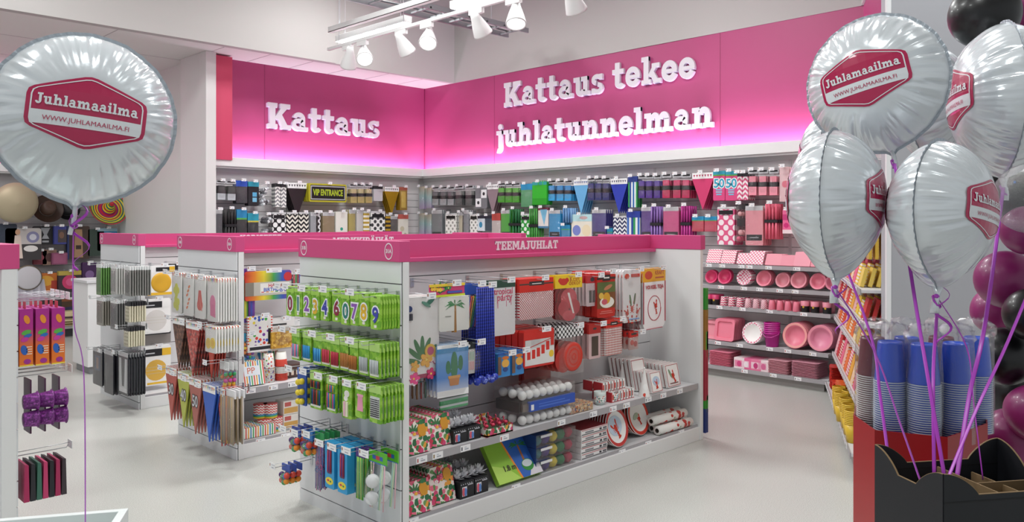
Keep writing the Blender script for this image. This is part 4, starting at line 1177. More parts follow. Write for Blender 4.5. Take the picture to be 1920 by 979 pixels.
hang(F1, 885, 533, 618, .14, picks, 'blue headed pack of colourful drink picks', d=.27, n=3, gap=.03)
lei = Spec('none', .03, 'none', deco=[('garland', 'c', -.42 + .105 * i, .10, -.36 + .09 * i, .985, .006, stripes(('22329a', '3448c0', '182478'), .006, 2)) for i in range(9)] + [('garland_flower', 's', -.4 + .16 * i, .07 + .02 * (i % 2), .022, scatter('2438a8', ('3448c8', '8a98e0', '1a2880'), .012, .5)) for i in range(6)] + [('hang_card', 'r', -.22, .86, .22, 1.0, 'e8c8a0'), ('hang_card', 'o', 0, .91, .12, .12, 'd8853a')], name='garland_bunch', cat='garland')
hang(F1, 905, 535, 725, .17, lei, 'bunch of long blue flower garlands', d=.30, n=2, gap=.06, swing=1)
tropical = Spec('f1eff0', .008, hdr=(.13, '2a4a3c'), deco=[('printed_text', 't', 'tropical', .06, .80, .05, 'd8456e', .0012), ('printed_text', 't', 'party', .10, .69, .06, 'd8456e', .0012), ('printed_drip', 'r', -.16, .50, -.14, .68, 'e07a98'), ('printed_drip', 'r', .16, .52, .175, .66, 'e07a98'), ('printed_drip', 'r', .34, .54, .352, .7, 'e07a98')], film=True, name='party_bag_pack', cat='party bag')
hang(F1, 940, 526, 629, .22, tropical, 'white bag printed tropical party under a dark green header', d=.30, n=2)
GING = gingham('c23040', .0085, soft=False)
napk = lambda c=GING, hd=.24: Spec(c, .02, hdr=(hd, REDH), deco=[('printed_label', 'r', -.22, .83, .22, .93, '26262a'), ('printed_label', 'r', -.5, .85, .5, .885, '4a3a34'), ('printed_text', 'r', -.14, .865, .14, .885, 'e8e4e0')], film=True, name='check_cloth_pack', cat='tablecloth', basename='folded_cloth')
hang(F1, 1004, 522, 597, .30, napk(hd=.33), 'red and white checked cloth pack with wide red header', d=.30, n=4, gap=.03)
honey = Spec('none', .004, 'none', (.28, 'e8c42a'), [('printed_crab', 'o', -.2, .86, .16, .09, 'c8352a'), ('printed_crab', 'o', -.33, .90, .07, .05, 'c8352a', .6), ('printed_crab', 'o', -.06, .90, .07, .05, 'c8352a', -.6), ('printed_text', 't', 'Kräft', .22, .91, .045, 'a83a2a'), ('printed_text', 't', 'dekor', .22, .83, .045, 'a83a2a'), ('paper_decoration', 'o', 0, .5, .30, .26, 'c8404a'), ('paper_decoration', 'o', -.2, .28, .2, .2, 'b8343e'), ('paper_decoration', 'o', .22, .3, .2, .2, 'b8343e'), ('paper_decoration', 'o', .0, .12, .24, .14, 'd0505a'), ('paper_strip', 'p', [(-.06, .62), (.02, .62), (.2, .16), (.14, .16)], 'f0e8e4')], True, 'paper_decoration_pack', 'decoration')
hang(F1, 1066, 516, 602, .24, honey, 'red crab decoration in a clear bag with yellow header', d=.30, n=3, gap=.03, yaw=-4)
chalk = Spec('d8c4c8', .012, hdr=(.24, 'b83038'), deco=[('printed_logo', 'o', 0, .88, .2, .14, '3a3a40'), ('window', 'r', -.30, .12, -.05, .52, '4a4a48'), ('window', 'r', .02, .12, .27, .52, '4a4a48')], film=True, name='place_card_pack', cat='cards')
hang(F1, 1109, 517, 574, .105, chalk, 'slim pink pack with two dark windows under a red header', d=.31, n=5, gap=.03)
bowlbox = Spec('c02a22', .05, deco=[('printed_photo', 'r', -.5, .20, .5, .78, '7a4a2a'), ('printed_photo', 'r', -.5, .55, .5, .78, '5a6a3a'), ('printed_photo', 'o', .04, .33, .40, .20, 'e8e4da'), ('printed_photo', 'o', .02, .42, .2, .2, 'd8a030'), ('printed_photo', 'o', -.28, .48, .13, .11, 'e0b850'), ('printed_photo', 'o', .1, .66, .24, .07, 'c07a5a', .3), ('printed_photo', 'o', -.1, .34, .16, .10, 'c85a6a'), ('printed_label', 'r', -.5, .84, .5, .89, '3a2a28'), ('printed_label', 'r', -.2, .81, .22, .94, '26262a'), ('printed_text', 'r', -.14, .86, .16, .89, 'e8e4e0'), ('printed_text', 'r', -.36, .08, .36, .10, 'd8706a'), ('printed_text', 'r', -.30, .12, .30, .14, 'd8706a')], name='food_tray_box', cat='box', basename='carton')
hang(F1, 1131, 510, 594, .19, bowlbox, 'red carton with a photo of food on a plate', d=.31, n=3, gap=.055)
crayb = Spec('f0eff0', .008, deco=crayfish(0, .22, .55, 0) + crayfish(.3, .17, .4, -.5) + crayfish(-.28, .16, .4, .5) + [('printed_herbs', 'o', -.1, .42, .03, .2, '4a7a4a', .2), ('printed_herbs', 'o', .14, .44, .03, .2, '5a6a4a', -.2), ('printed_text', 'r', -.05, .86, .42, .92, 'c83a30'), ('printed_picture', 'o', -.3, .88, .12, .09, 'c8452f'), ('printed_foot', 'r', -.2, .05, .4, .065, '6a9ad0')], film=True, name='napkin_bag', cat='bag')
hang(F1, 1184, 506, 604, .20, crayb, 'white bag printed with red crayfish in a heap', d=.31, n=5, gap=.028)
bib = Spec('f0eef0', .006, 'bib', deco=[('bib_header', 'r', -.52, .78, .52, 1.0, 'e2a426'), ('bib_header', 'o', -.26, .89, .17, .1, 'c8452f'), ('printed_text', 't', 'KRAFT', .24, .92, .042, 'a8342a', .001), ('printed_text', 'r', .04, .83, .44, .855, 'b8503a')]
    + [('printed_oval', 'p', [(.30 * math.cos(a), .34 + .21 * math.sin(a)), (.30 * math.cos(b), .34 + .21 * math.sin(b)), (.285 * math.cos(b), .34 + .20 * math.sin(b)), (.285 * math.cos(a), .34 + .20 * math.sin(a))], 'b03a4a') for a, b in [(i * .2618, (i + 1) * .2618) for i in range(24)]] + crayfish(.06, .36, .28, .3) + [('printed_text', 't', 'VOI KSEL TOJA', .0, .69, .036, 'b0303a', .0015)] + [('piping', 'r', -.5, .1, -.485, .78, 'b03a4a'), ('piping', 'r', .485, .1, .5, .78, 'b03a4a'), ('piping', 'r', -.36, .0, .36, .008, 'b03a4a')], name='bib_pack', cat='bib', basename='bib')
hang(F1, 1226, 503, 616, .30, bib, 'big white bib with oval crayfish print and orange KRAFT header', d=.30, n=2, gap=.03, yaw=4)
# second hook row
sticks = Spec('none', .004, 'none', deco=[('stick', 'c', -.4 + .16 * i, 0, -.4 + .16 * i, .9, .005, ('8a6a4a', 'a84a4a', '5a8a7a', 'c8c0b0', '7a4a3a', '98a8a8')[i]) for i in range(6)], film=True, name='skewer_bag', cat='skewers')
hang(F1, 800, 712, 745, .18, sticks, 'bag of brown and white sticks under the tropical tablecloth', d=.24, n=2, gap=.04, hook=False)
cact = Spec(ramp_z(('e8ecf4', '4a8ad8', '7ab0e8'), -.3, -.06), .012, deco=[('printed_top', 'r', -.5, .84, .5, 1, '3a8ac0'), ('printed_top', 'r', -.5, .93, .5, 1, 'eef0f2'), ('printed_foot', 'r', -.5, 0, .5, .12, 'f0f0f0')] + cactus(.04, .46, 1.2), film=True, name='cactus_decoration', cat='decoration')
hang(F1, 848, 645, 742, .215, cact, 'blue pack printed with a green cactus in a pot', d=.33, n=3, gap=.03, yaw=-3)
green_foot = Spec(stripes(('2f9a5a', '48b070', 'd0d8d8'), .012, 2), .01, film=True, name='streamer_pack', cat='streamers')
hang(F1, 851, 744, 765, .20, green_foot, 'green striped pack peeping below the cactus print', d=.30, hook=False)
darkp = Spec('d8d4d0', .012, hdr=(.22, '1e2428'), deco=[('printed_patch', 'r', -.45 + .3 * (i % 3), .12 + .31 * (i // 3), -.2 + .3 * (i % 3), .38 + .31 * (i // 3), stripes((('d8a0a8', 'c83a4a', '5aa87a', 'd8803a', '3a9a6a', 'c84a5a')[i], 'f0ece6'), .004)) for i in range(6)] + [('printed_logo', 'o', -.2, .89, .09, .06, 'e8e8e8')], film=True, name='paper_straw_pack', cat='straws')
hang(F1, 884, 641, 700, .14, darkp, 'black headed pack with coloured paper squares', d=.31, n=3, gap=.03)
snack = Spec('3a86c8', .03, deco=[('printed_picture', 'o', .1, .55, .3, .24, 'e8b050'), ('printed_picture', 'o', .1, .78, .28, .1, 'd8752f'), ('printed_picture', 'o', .1, .3, .2, .14, '2f4a8a'), ('window', 'r', -.5, .1, -.25, .85, '7a5a4a'), ('printed_band', 'r', -.5, .9, .5, 1, '2a5aa8')], name='drink_decoration_box', cat='box', basename='carton')
hang(F1, 942, 661, 706, .10, snack, 'small blue box with an orange drink, left of two', d=.30, n=3, gap=.045)
hang(F1, 968, 656, 702, .10, snack, 'small blue box with an orange drink, right of two', d=.30, n=3, gap=.045)
bunt = Spec('cf2a22', .045, deco=[('printed_photo', 'r', -.46, .06, .5, .74, 'e2e0de'), ('printed_photo', 'r', -.46, .5, .5, .74, 'd0cecd')] + [('printed_flag', 'r', -.40 + .155 * i, .22 + .035 * i * i * .35, -.29 + .155 * i, .46 + .035 * i * i * .35, 'd22e26') for i in range(6)] + [('printed_line', 'p', [(-.44, .5), (-.44, .52), (.44, .74), (.44, .72)], 'c03028'), ('printed_star', 'o', .4, .3, .08, .08, 'ecc43a')], name='bunting_box', cat='bunting', basename='carton')
hang(F1, 1006, 617, 686, .27, bunt, 'red box with a picture of red square bunting', d=.30, n=4, gap=.05, cw=.08)
redfan = Spec('none', .004, 'none', (.24, dots('18181c', 'e8e8e8', .035, .3)), [('paper_fan', 'l', .06, .36, [(.002, .012), (.02, .016), (.03, .010), (.05, .016), (.062, .010), (.08, .016), (.092, .008), (.094, .0)], 'd23a2a'), ('paper_fan', 'l', -.28, .32, [(.002, .002), (.07, .004), (.08, .0)], 'b42a22')], True, 'paper_fan_pack', 'decoration')
hang(F1, 1070, 610, 702, .245, redfan, 'red round paper fan under a black polka dot header', d=.32, n=5, gap=.04)
redbox = Spec('d0b0b0', .018, hdr=(.28, 'b02a28'), deco=[('window', 'r', -.26, .08, .3, .64, '4a4038'), ('printed_logo', 'o', 0, .86, .16, .06, '3a3a3a')], name='photo_frame_pack', cat='frame')
hang(F1, 1113, 607, 672, .12, redbox, 'slim pack with a dark window under a red header', d=.32, n=3, gap=.04)
hang(F1, 1149, 598, 665, .175, napk(gingham('c8402f', .008), .23), 'small red checked paper bags under a red header', d=.32, n=4, gap=.03)
smallred = Spec('c8a8a4', .012, hdr=(.30, 'c02a28'), deco=[('contents', 'o', -.2, .4, .2, .18, 'c8605a'), ('contents', 'o', .2, .3, .2, .2, 'b84a44'), ('printed_logo', 'r', -.3, .82, .3, .93, '3a3a3a')], film=True, name='table_confetti_pack', cat='confetti')
hang(F1, 1187, 622, 655, .10, smallred, 'small clear pack with red header beside the checked bags', d=.32, n=3, gap=.04)
cand = Spec('none', .004, 'none', deco=[('stick', 'c', -.42 + .12 * i, 0, -.42 + .12 * i, .92, .006, ('8a3038', 'a84a50', '7a2830')[i % 3]) for i in range(8)], film=True, name='candle_stick_pack', cat='candles')
hang(F1, 1184, 588, 620, .17, cand, 'dark red sticks hanging below the crayfish bag', d=.24, n=2, gap=.05, hook=False)
hang(F1, 1006, 690, 735, .25, Spec('b03030', .02, deco=[('printed_patch', 'r', -.4, .1, .4, .5, 'c86a5a')], film=True, name='red_bag', cat='bag', basename='folded_bag'), 'dim red bag behind the string light box', d=.12, n=1, hook=False)
# ---------------------------------------------------------------- goods standing on the shelves
def stand_at(face, u, d, z, name, label, cat, yaw=0, group=None):
    return thing(name, label, cat, face.loc(u, d, z), face.rot + math.radians(yaw), group)
def rowback(face, u, d, z, n, gap, mb, name, label, cat, yaw=0, tilt=0, group=None, jitter=.002, first=None):
    """n like things one behind another; the front one gets its own label"""
    me = mb.mesh(name); g = group or (name.replace('_', ' ') + 's: ' + ' '.join(label.replace(',', '').split()[:6]))
    sn = abs(math.sin(math.radians(tilt))); z += max(v[1] for v in mb.v) * sn + .0008
    out = []
    for i in range(n):
        if i and d - i * gap < .03 + max(v[2] for v in mb.v) * sn: break
        o = place(name, me, None, face.loc(u + rnd.uniform(-jitter, jitter), d - i * gap, z), euler=(math.radians(tilt), 0, face.rot + math.radians(yaw + rnd.uniform(-.25, .25))))
        tag(o, label if i == 0 else 'one behind the ' + label, cat, g if n > 1 else None)
        out.append(o)
    if first:
        for nm, m in first: obj(nm, m, out[0])
    return out
def stack_up(face, u, d, z, n, dz, mb, name, label, cat, yaw=0, group=None, first=None):
    me = mb.mesh(name); g = group or (name.replace('_', ' ') + 's: ' + ' '.join(label.replace(',', '').split()[:6]))
    for i in range(n):
        o = place(name, me, None, face.loc(u + rnd.uniform(-.002, .002), d + rnd.uniform(-.002, .002), z + i * dz), face.rot + math.radians(yaw + rnd.uniform(-1.5, 1.5)))
        tag(o, label if i == n - 1 else 'one under the ' + label, cat, g)
        if i == n - 1 and first:
            for nm, m in first: obj(nm, m, o)
ZS1, ZS0 = .416, .113
def card_front(w, h, t, base, deco=(), edge='efece6'):
    """upright soft pack, its printed face towards the aisle; origin at the front bottom edge"""
    m = MB(); m.prism(rrect(-w / 2, 0, w / 2, h, .006, 2), 0, t, base)
    m.prism(rrect(-w / 2 + .002, .001, w / 2 - .002, h - .001, .006, 2), .001, t + .0015, edge)
    sp = Spec(deco=list(deco)); sp.t = 0
    q = MB(); P = sp.parts(w, h)
    for n_, mm in P.items():
        if n_ == 'backing_card': continue
        b = len(m.v); m.v += [(x, y - .0002, z + h) for x, y, z in mm.v]
        for mat in mm.mats:
            if mat not in m.mats: m.mats.append(mat)
        m.f += [tuple(b + j for j in f) for f in mm.f]; m.mi += [m.mats.index(mm.mats[i]) for i in mm.mi]; m.sm += mm.sm
    return m
def on_shelf(face, px, d): return face.px(px, 700, d)[0]
flor = card_front(.165, .165, .022, FLORAL, flowers(-.1, .7, .5, PINKFL, seed=9, n=4) + [('printed_fruit', 'o', .24, .7, .16, .2, 'd8982f'), ('printed_leaf', 'o', .24, .92, .1, .06, '3a7a4a')], FLORAL)
rowback(F1, max(.31, on_shelf(F1, 813, .36)), .37, ZS1, 9, .030, flor, 'napkin_pack', 'tropical flower napkin pack at the front of the upper shelf', 'napkins', tilt=-10)
rowback(F1, max(.135, on_shelf(F1, 766, .36) - .01), .40, ZS1, 8, .030, flor, 'napkin_pack', 'tropical flower napkin pack beside the gondola end, upper shelf', 'napkins', tilt=-10)
rowback(F1, max(.315, on_shelf(F1, 838, .37) - .03), .38, ZS0, 10, .028, card_front(.17, .19, .022, FLORAL, flowers(-.1, .7, .5, PINKFL, seed=6, n=5) + [('printed_fruit', 'o', .24, .74, .16, .2, 'd8982f')], FLORAL), 'napkin_pack', 'tropical flower napkin pack at the front of the bottom shelf', 'napkins', tilt=-12)
rowback(F1, max(.135, on_shelf(F1, 778, .37) - .02), .42, ZS0, 7, .028, flor, 'napkin_pack', 'tropical flower napkin pack lowest by the gondola end', 'napkins', tilt=-14)
def bow_box(label, px, d, z, w=.115, h=.10, n=3):
    u = on_shelf(F1, px, d)
    for i in range(n):
        t = thing('gift_bow_box', label if i == 0 else 'one behind the ' + label, 'gift bows', F1.loc(u, d - i * .13, z), 0, 'boxes of white gift bows: ' + label)
        m = MB().box(-w / 2, w / 2, 0, .115, 0, h * .75, '1d1d22'); obj('carton', m, t)
        m = MB().box(-w * .36, -w * .02, -.001, 0, h * .10, h * .52, 'e8e8ee').prism(ell(-w * .26, h * .3, w * .10, h * .2, 14), -.002, -.001, 'd85a6a').prism(ell(-w * .12, h * .28, w * .09, h * .19, 14), -.0025, -.001, '5a8ad0').box(w * .05, w * .42, -.001, 0, h * .55, h * .60, 'b8b8c0')
        for k in range(6): m.box(-w * .45 + k * w * .15, -w * .40 + k * w * .15, -.001, 0, h * .62, h * .66, 'c8c8d0')
        obj('printed_picture', m, t)
        m = MB()
        for cxx in (-w * .25, w * .25):
            for k in range(26):
                a = k * 2.4; e = math.radians(10 + 75 * (k / 26)); L = .058
                dd = Vector((math.cos(a) * math.cos(e), math.sin(a) * math.cos(e), math.sin(e)))
                sd = dd.cross(Vector((0, 0, 1))).normalized() * .011
                o = Vector((cxx, .055, h * .76))
                m.add([tuple(o + sd * .5), tuple(o + dd * L * .6 + sd), tuple(o + dd * L), tuple(o + dd * L * .6 - sd), tuple(o - sd * .5)], [(0, 1, 2, 3, 4)], mt('eaeaee', .35))
        obj('gift_bow', m, t, label='pair of white star bows')
bow_box('black box of white bows, left one on the upper shelf', 863, .39, ZS1, w=.098, n=3)
bow_box('black box of white bows, right one on the upper shelf', 889, .39, ZS1, w=.098, n=3)
bow_box('black box of white bows, left one on the bottom shelf', 876, .40, ZS0, w=.10, h=.12, n=3)
bow_box('black box of white bows, right one on the bottom shelf', 903, .40, ZS0, w=.10, h=.12, n=3)
t = stand_at(F1, on_shelf(F1, 938, .42), .42, ZS1, 'flamingo_tray', 'tray of pink flamingo figures on the upper shelf', 'decorations')
m = MB().cbox(-.10, .10, 0, .22, 0, .012, '5a7a5a', .002).box(-.10, .10, 0, .003, 0, .045, FLORAL).box(-.10, .10, .217, .22, 0, .07, FLORAL).box(-.10, -.097, 0, .22, 0, .05, FLORAL).box(.097, .10, 0, .22, 0, .05, FLORAL)
obj('tray', m, t)
for i in range(12):
    x, y = -.075 + .05 * (i % 4), .035 + .065 * (i // 4)
    m = MB().tube([(0, 0, 0), (0, 0, .035)], .003, 'e8a0b0', 5).ball((0, 0, .042), .014, mt('d83a5a', .35), 8, 6, .011).tube([(-.010, 0, .045), (-.018, 0, .055), (-.012, 0, .068), (-.020, 0, .074)], [.005, .004, .004, .006], mt('e2506a', .35), 6).tube([(-.020, 0, .074), (-.030, 0, .068)], [.004, .001], '2a2a2a', 5)
    obj('flamingo', m, t, (x, y, .012))
# box of ball string lights
t = stand_at(F1, on_shelf(F1, 1007, .30), .40, ZS1, 'string_light_box', 'clear box of white ball string lights with blue sleeve', 'string lights', -1)
w, dpt, h = .46, .24, .205
obj('blue_sleeve', MB().box(-w * .36, w / 2 + .002, -.002, .02, h * .38, h * .66, '2a50b0').box(-w * .34, -w * .29, -.003, -.002, h * .42, h * .58, 'e8e8e8').box(-w * .2, w * .4, -.003, -.002, h * .46, h * .50, '4a70c8').box(-w * .2, w * .3, -.003, -.002, h * .54, h * .57, '4a70c8'), t)
for k in (0, 1):
    for j in range(3):
        for i in range(8):
            if j and 0 < i and k == 0: continue
            obj('light_ball', MB().ball((0, 0, 0), .0275, mt('efeeec', .55), 14, 9), t, (-w / 2 + .030 + i * (w - .060) / 7, .030 + j * .08, .030 + k * (h - .060)))
obj('cable_tray', MB().box(-w / 2 + .006, w / 2 - .006, .03, dpt - .01, h * .36, h * .66, '4a4644').box(-w / 2 + .02, w / 2 - .02, .012, .03, h * .40, h * .6, '6a5a50'), t)
obj('clear_box', MB().box(-w / 2, w / 2, -.001, dpt, .001, h + .004, CLEAR), t)
# pouches, cartons, hats at the right half of the upper shelf
rowback(F1, on_shelf(F1, 1092, .40), .40, ZS1, 4, .06, MB().cbox(-.11, .11, 0, .05, 0, .05, scatter('b8a080', ('8a5a3a', 'd8c0a0', '3a5a8a', 'c86a4a'), .012, .5), .006), 'skewer_pouch', 'low brown pouch right of the string light box', 'skewers')
for i in range(2):
    m = MB().lathe([(.001, 0), (.030, 0), (.040, .055), (.041, .085), (.038, .085), (.037, .058), (.001, .052)], CLEAR if i else mt('cfd8d4', .3), 20)
    m.lathe([(.0405, .02), (.0415, .06)], scatter('e8e8e4', ('7a9a8a', 'c85a4a', '8ab0c0'), .012, .5), 20)
    tag(obj('glass_jar', m, None, F1.loc(on_shelf(F1, (1127, 1151)[i], .35), .34, ZS1)), ('first', 'second')[i] + ' small patterned jar beside the striped cartons', 'jar', 'small patterned jars')
CART = MB().box(-.05, .05, 0, .075, 0, .065, 'f0efec').box(-.051, .051, -.0008, .0758, 0, .004, 'b83038').box(-.052, -.035, -.001, .076, 0, .065, 'b83038').box(.0, .012, -.001, .076, .0, .065, '6a7478').box(-.03, -.012, -.0012, 0, .015, .05, 'c8402f').box(.018, .03, -.0012, 0, .015, .05, 'b84a3a')
cm = CART.mesh('favour_box')
k = 0
for lev in range(2):
    for i in range(4):
        for dd in range(2):
            k += 1
            o = place('favour_box', cm, None, F1.loc(on_shelf(F1, 1160, .36) - .06 + i * .062 - lev * .05, .33 - dd * .09 - (.0 if lev else -.04), ZS1 + lev * .066), math.radians(-90 + 86))
            o.scale = (.58, 1, 1)
            tag(o, 'small white and red favour carton stacked beside the crayfish napkins', 'carton', 'white and red favour cartons')
WNAP = lambda s=3: [('printed_border', 'r', -.46, .04, .46, .06, 'a83a40'), ('printed_border', 'r', -.46, .94, .46, .96, 'a83a40'), ('printed_border', 'r', -.46, .05, -.44, .95, 'a83a40'), ('printed_border', 'r', .44, .05, .46, .95, 'a83a40')]
nap1 = card_front(.165, .165, .02, 'f0efed', WNAP() + crayfish(0, .45, .6, .5) + [('printed_herbs', 'o', -.2, .6, .05, .2, '7a9a7a', .4), ('printed_text', 'r', -.3, .14, .3, .18, '7a4a48')])
nap2 = card_front(.13, .145, .02, 'f1f0ee', WNAP() + crayfish(0, .4, .5, -.1) + [('printed_sky', 'o', 0, .55, .3, .25, 'b8cce0')] + crayfish(.0, .42, .5, .3))
rowback(F1, on_shelf(F1, 1261, .36), .38, ZS1, 10, .032, nap1, 'napkin_pack', 'white napkin pack with one red crayfish, at the far shelf end', 'napkins', tilt=-12)
rowback(F1, on_shelf(F1, 1230, .38) - .02, .41, ZS1, 6, .03, nap2, 'napkin_pack', 'smaller white napkin pack with a blue sky crayfish', 'napkins', tilt=-12)
rowback(F1, on_shelf(F1, 1205, .25) - .04, .27, ZS1, 6, .035, card_front(.16, .22, .02, 'efeeec', WNAP()), 'napkin_pack', 'tall white napkin pack with thin dark red border', 'napkins', tilt=-12)
for i, (px, d) in enumerate(((1208, .40), (1167, .16), (1190, .10))):
    m = MB().lathe([(.042, 0), (.003, .19)], scatter('eae8e6', ('d84a3a', 'eae8e6', 'f0f0ee', 'c83a30'), .045, .45), 18).ball((0, 0, .192), .008, 'f0f0f0', 8, 6)
    o = obj('party_hat', m, None, F1.loc(on_shelf(F1, px, d), d, ZS1))
    tag(o, ('white cone party hat with red print before the napkins', 'white cone party hat behind the cartons, left', 'white cone party hat behind the cartons, right')[i], 'party hat', 'cone party hats')
# bottom shelf
def big_pack():
    m = card_front(.36, .25, .03, '8ab83a', [('printed_ground', 'p', [(-.5, 0), (.02, 0), (-.12, 1), (-.5, 1)], '8fc03a'), ('printed_ground', 'p', [(-.5, .0), (.0, .0), (-.2, .3), (-.5, .45)], 'b4d860'), ('printed_ground', 'p', [(.02, 0), (.5, 0), (.5, 1), (-.12, 1)], '2a62b8'), ('printed_ground', 'p', [(.2, 0), (.5, 0), (.5, .26), (.3, .2)], 'd8d4dc'), ('printed_stripe', 'p', [(.0, 0), (.04, 0), (-.10, 1), (-.14, 1)], 'e8902f')] + palm(.2, .62, .62, tr='a8642f', gr='2f7a3a') + [('printed_tub', 'o', .24, .26, .13, .1, '2f8a3a'), ('printed_tub', 'o', .24, .30, .11, .06, 'd0d8dc'), ('printed_text', 't', '1.8 m', -.16, .30, .045, '3a3a20', .0015)])
    return m
rowback(F1, on_shelf(F1, 962, .35), .42, ZS0, 1, .05, big_pack(), 'inflatable_palm_pack', 'flat green and blue pack with palm tree picture, 1.8 m', 'inflatable', tilt=-36)
BALLC = ('1f6f78', '4a2f86', 'dcc63a', '1f7a4a', 'b02848')
for lev in range(3):
    t = stand_at(F1, on_shelf(F1, 1034, .36), .40, ZS0 + lev * .078, 'yarn_light_pack', 'clear pack of five coloured yarn balls, ' + ('lowest of three', 'middle of three', 'topmost of three')[lev], 'string lights', 0, 'packs of coloured yarn balls')
    for i, c in enumerate(BALLC):
        for j in range(2):
            m = MB(); m.ball((0, 0, 0), .034, mt(c, .8), 10, 7)
            for q in range(3): m.lathe([(.0348, -.004), (.036, 0), (.0348, .004)], mt(c, .8), 10, ('x', 'y', 'z')[q])
            obj('yarn_ball', m, t, (-.140 + i * .070, .038 + j * .075, .037))
    obj('clear_box', MB().box(-.178, .178, -.001, .16, .001, .074, CLEAR), t)
    obj('blue_card', MB().box(-.18, -.05, .0, .165, .074, .0755, '24407a').box(-.14, -.04, -.003, -.001, .055, .07, 'e6e6ea').box(-.181, -.178, 0, .165, .0, .075, '24407a'), t)
m = MB().cbox(-.13, .13, 0, .2, 0, .036, 'eceaea', .002).box(-.124, .124, -.001, .0, .004, .008, '3a3a40').box(-.124, .124, -.001, .0, .030, .033, 'b03038').box(-.09, -.01, -.0015, 0, .013, .022, '8a8a90').box(.05, .07, -.0015, 0, .012, .024, '3a3a40').box(.085, .12, -.0015, 0, .012, .024, '6a6a70')
stack_up(F1, on_shelf(F1, 1108, .37), .40, ZS0, 5, .0375, m, 'flat_carton', 'topmost flat white carton beside the yarn balls', 'carton', first=[('printed_lid', MB().box(-.125, .125, .004, .196, .036, .0372, 'a83a44'))])
def plate(r, rim, face, mid=None, pic=None, deep=.016, n=32):
    """paper plate facing the aisle; origin at its lowest point"""
    m = MB()
    m.lathe([(.001, deep), (r * .68, deep), (r * .76, .004), (r * .96, 0), (r, .003), (r * .97, .006), (r * .76, .010), (r * .66, deep + .003), (.001, deep + .003)], face, n, 'y', (0, 0, r))
    m.lathe([(r * .80, .0025), (r * .965, -.0006)], rim, n, 'y', (0, 0, r))
    if mid: m.lathe([(.001, deep - .001), (r * .64, deep - .001)], mid, n, 'y', (0, 0, r))
    if pic:
        sp = Spec('none', 0, 'none', deco=pic); 
        for n_, mm in sp.parts(r * 1.4, r * 1.4).items():
            b = len(m.v); m.v += [(x, y + deep - .001, z + r * 1.7) for x, y, z in mm.v]
            for mat in mm.mats:
                if mat not in m.mats: m.mats.append(mat)
            m.f += [tuple(b + j for j in f) for f in mm.f]; m.mi += [m.mats.index(mm.mats[i]) for i in mm.mi]; m.sm += mm.sm
    return m
rowback(F1, on_shelf(F1, 1160, .39), .41, ZS0 + .005, 12, .022, plate(.13, 'c03a3a', 'f1efed', None, [('printed_sky', 'o', 0, .55, .42, .36, 'c2d4e6')] + crayfish(.02, .42, .8, .5)), 'paper_plate', 'white round plate printed with red crayfish, standing', 'plates', tilt=-14, yaw=4)
rowback(F1, on_shelf(F1, 1204, .33), .34, ZS0 + .005, 9, .026, plate(.135, 'cf3a2a', 'f0eeea', None, crayfish(.1, .35, .45, .4) + [('printed_herbs', 'o', -.1, .5, .2, .1, 'a8b8a0', .4)]), 'paper_plate', 'round plate with broad red rim, standing', 'plates', tilt=-16, yaw=6)
ROLLM = scatter('ece9e4', ('ece9e4', 'c83a30', 'e8e4de', 'd84a3a', 'a8b8a0'), .045, .45)
for i, (px, d, z) in enumerate(((1265, .40, .0), (1262, .33, .0), (1254, .36, .062), (1246, .26, .0), (1242, .29, .062))):
    m = MB().lathe([(.016, -.2), (.031, -.2), (.031, .2), (.016, .2)], ROLLM, 20, 'x').lathe([(.016, -.2), (.016, .2)], mt('5a5048', .7), 14, 'x')
    o = obj('table_roll', m, None, F1.loc(min(2.50, on_shelf(F1, px, d) - .01), d, ZS0 + .033 + z), math.radians(-2))
    tag(o, 'white roll with red crayfish print, ' + ('nearest on the shelf', 'second on the shelf', 'upper of the front pair', 'at the back of the shelf', 'upper at the back')[i], 'paper roll', 'crayfish paper rolls')
# ================================================================ MERKKIPÄIVÄT gondola, end board
FL6 = ('e8563a', 'f0a83a', '3a9a5a', '3a6ac0', 'c83a8a', 'f0d83a')
topband = [('printed_flags', 'p', [(-.44 + .13 * i, .99), (-.34 + .13 * i, .99), (-.39 + .13 * i, .90)], FL6[i % 6]) for i in range(7)]
def white_pack(deco, nm='paper_decoration_pack'):
    return Spec('efefec', .008, deco=topband + deco, film=True, name=nm, cat='decoration')
yf = white_pack([('paper_flower', 'o', .0 + .16 * math.cos(a), .56 + .09 * math.sin(a), .15, .15, 'd8d83a') for a in (0, 1.57, 3.14, 4.71)] + [('paper_flower', 'o', .02 + .17 * math.cos(a), .24 + .10 * math.sin(a), .16, .16, 'd2d432') for a in (.4, 1.97, 3.54, 5.1)])
oc = white_pack([('paper_chain', 'o', -.1 + .1 * (i % 3), .2 + .1 * i, .10, .05, 'e8782f', .6) for i in range(6)])
rbell = white_pack([('paper_bell', 'o', 0, .32, .26, .24, 'd8483a'), ('paper_bell', 'p', [(-.24, .30), (.24, .30), (.10, .66), (-.10, .66)], 'd8483a'), ('paper_bell', 'p', [(-.02, .5), (.02, .5), (.22, .2), (.18, .18)], 'e88a7a')])
pkt = white_pack([('paper_tassel', 'o', 0, .42, .24, .34, 'e87aa8'), ('paper_tassel', 'p', [(-.2, .14), (.24, .1), (.22, .4), (-.22, .4)], 'e06a9c')])
for i, (px, sp, nm) in enumerate(((332, yf, 'white pack with two yellow paper flowers'), (354, oc, 'white pack with an orange paper chain'), (376, rbell, 'white pack with a red paper bell'), (400, pkt, 'white pack with a pink paper tassel'))):
    u, _ = E2.px(px, 540, .16)
    hang_at(E2, u, 1.255 - .004 * i, .16, .29, sp, nm, n=8 if i == 3 else 4, gap=.018, d=.16, cw=.08)
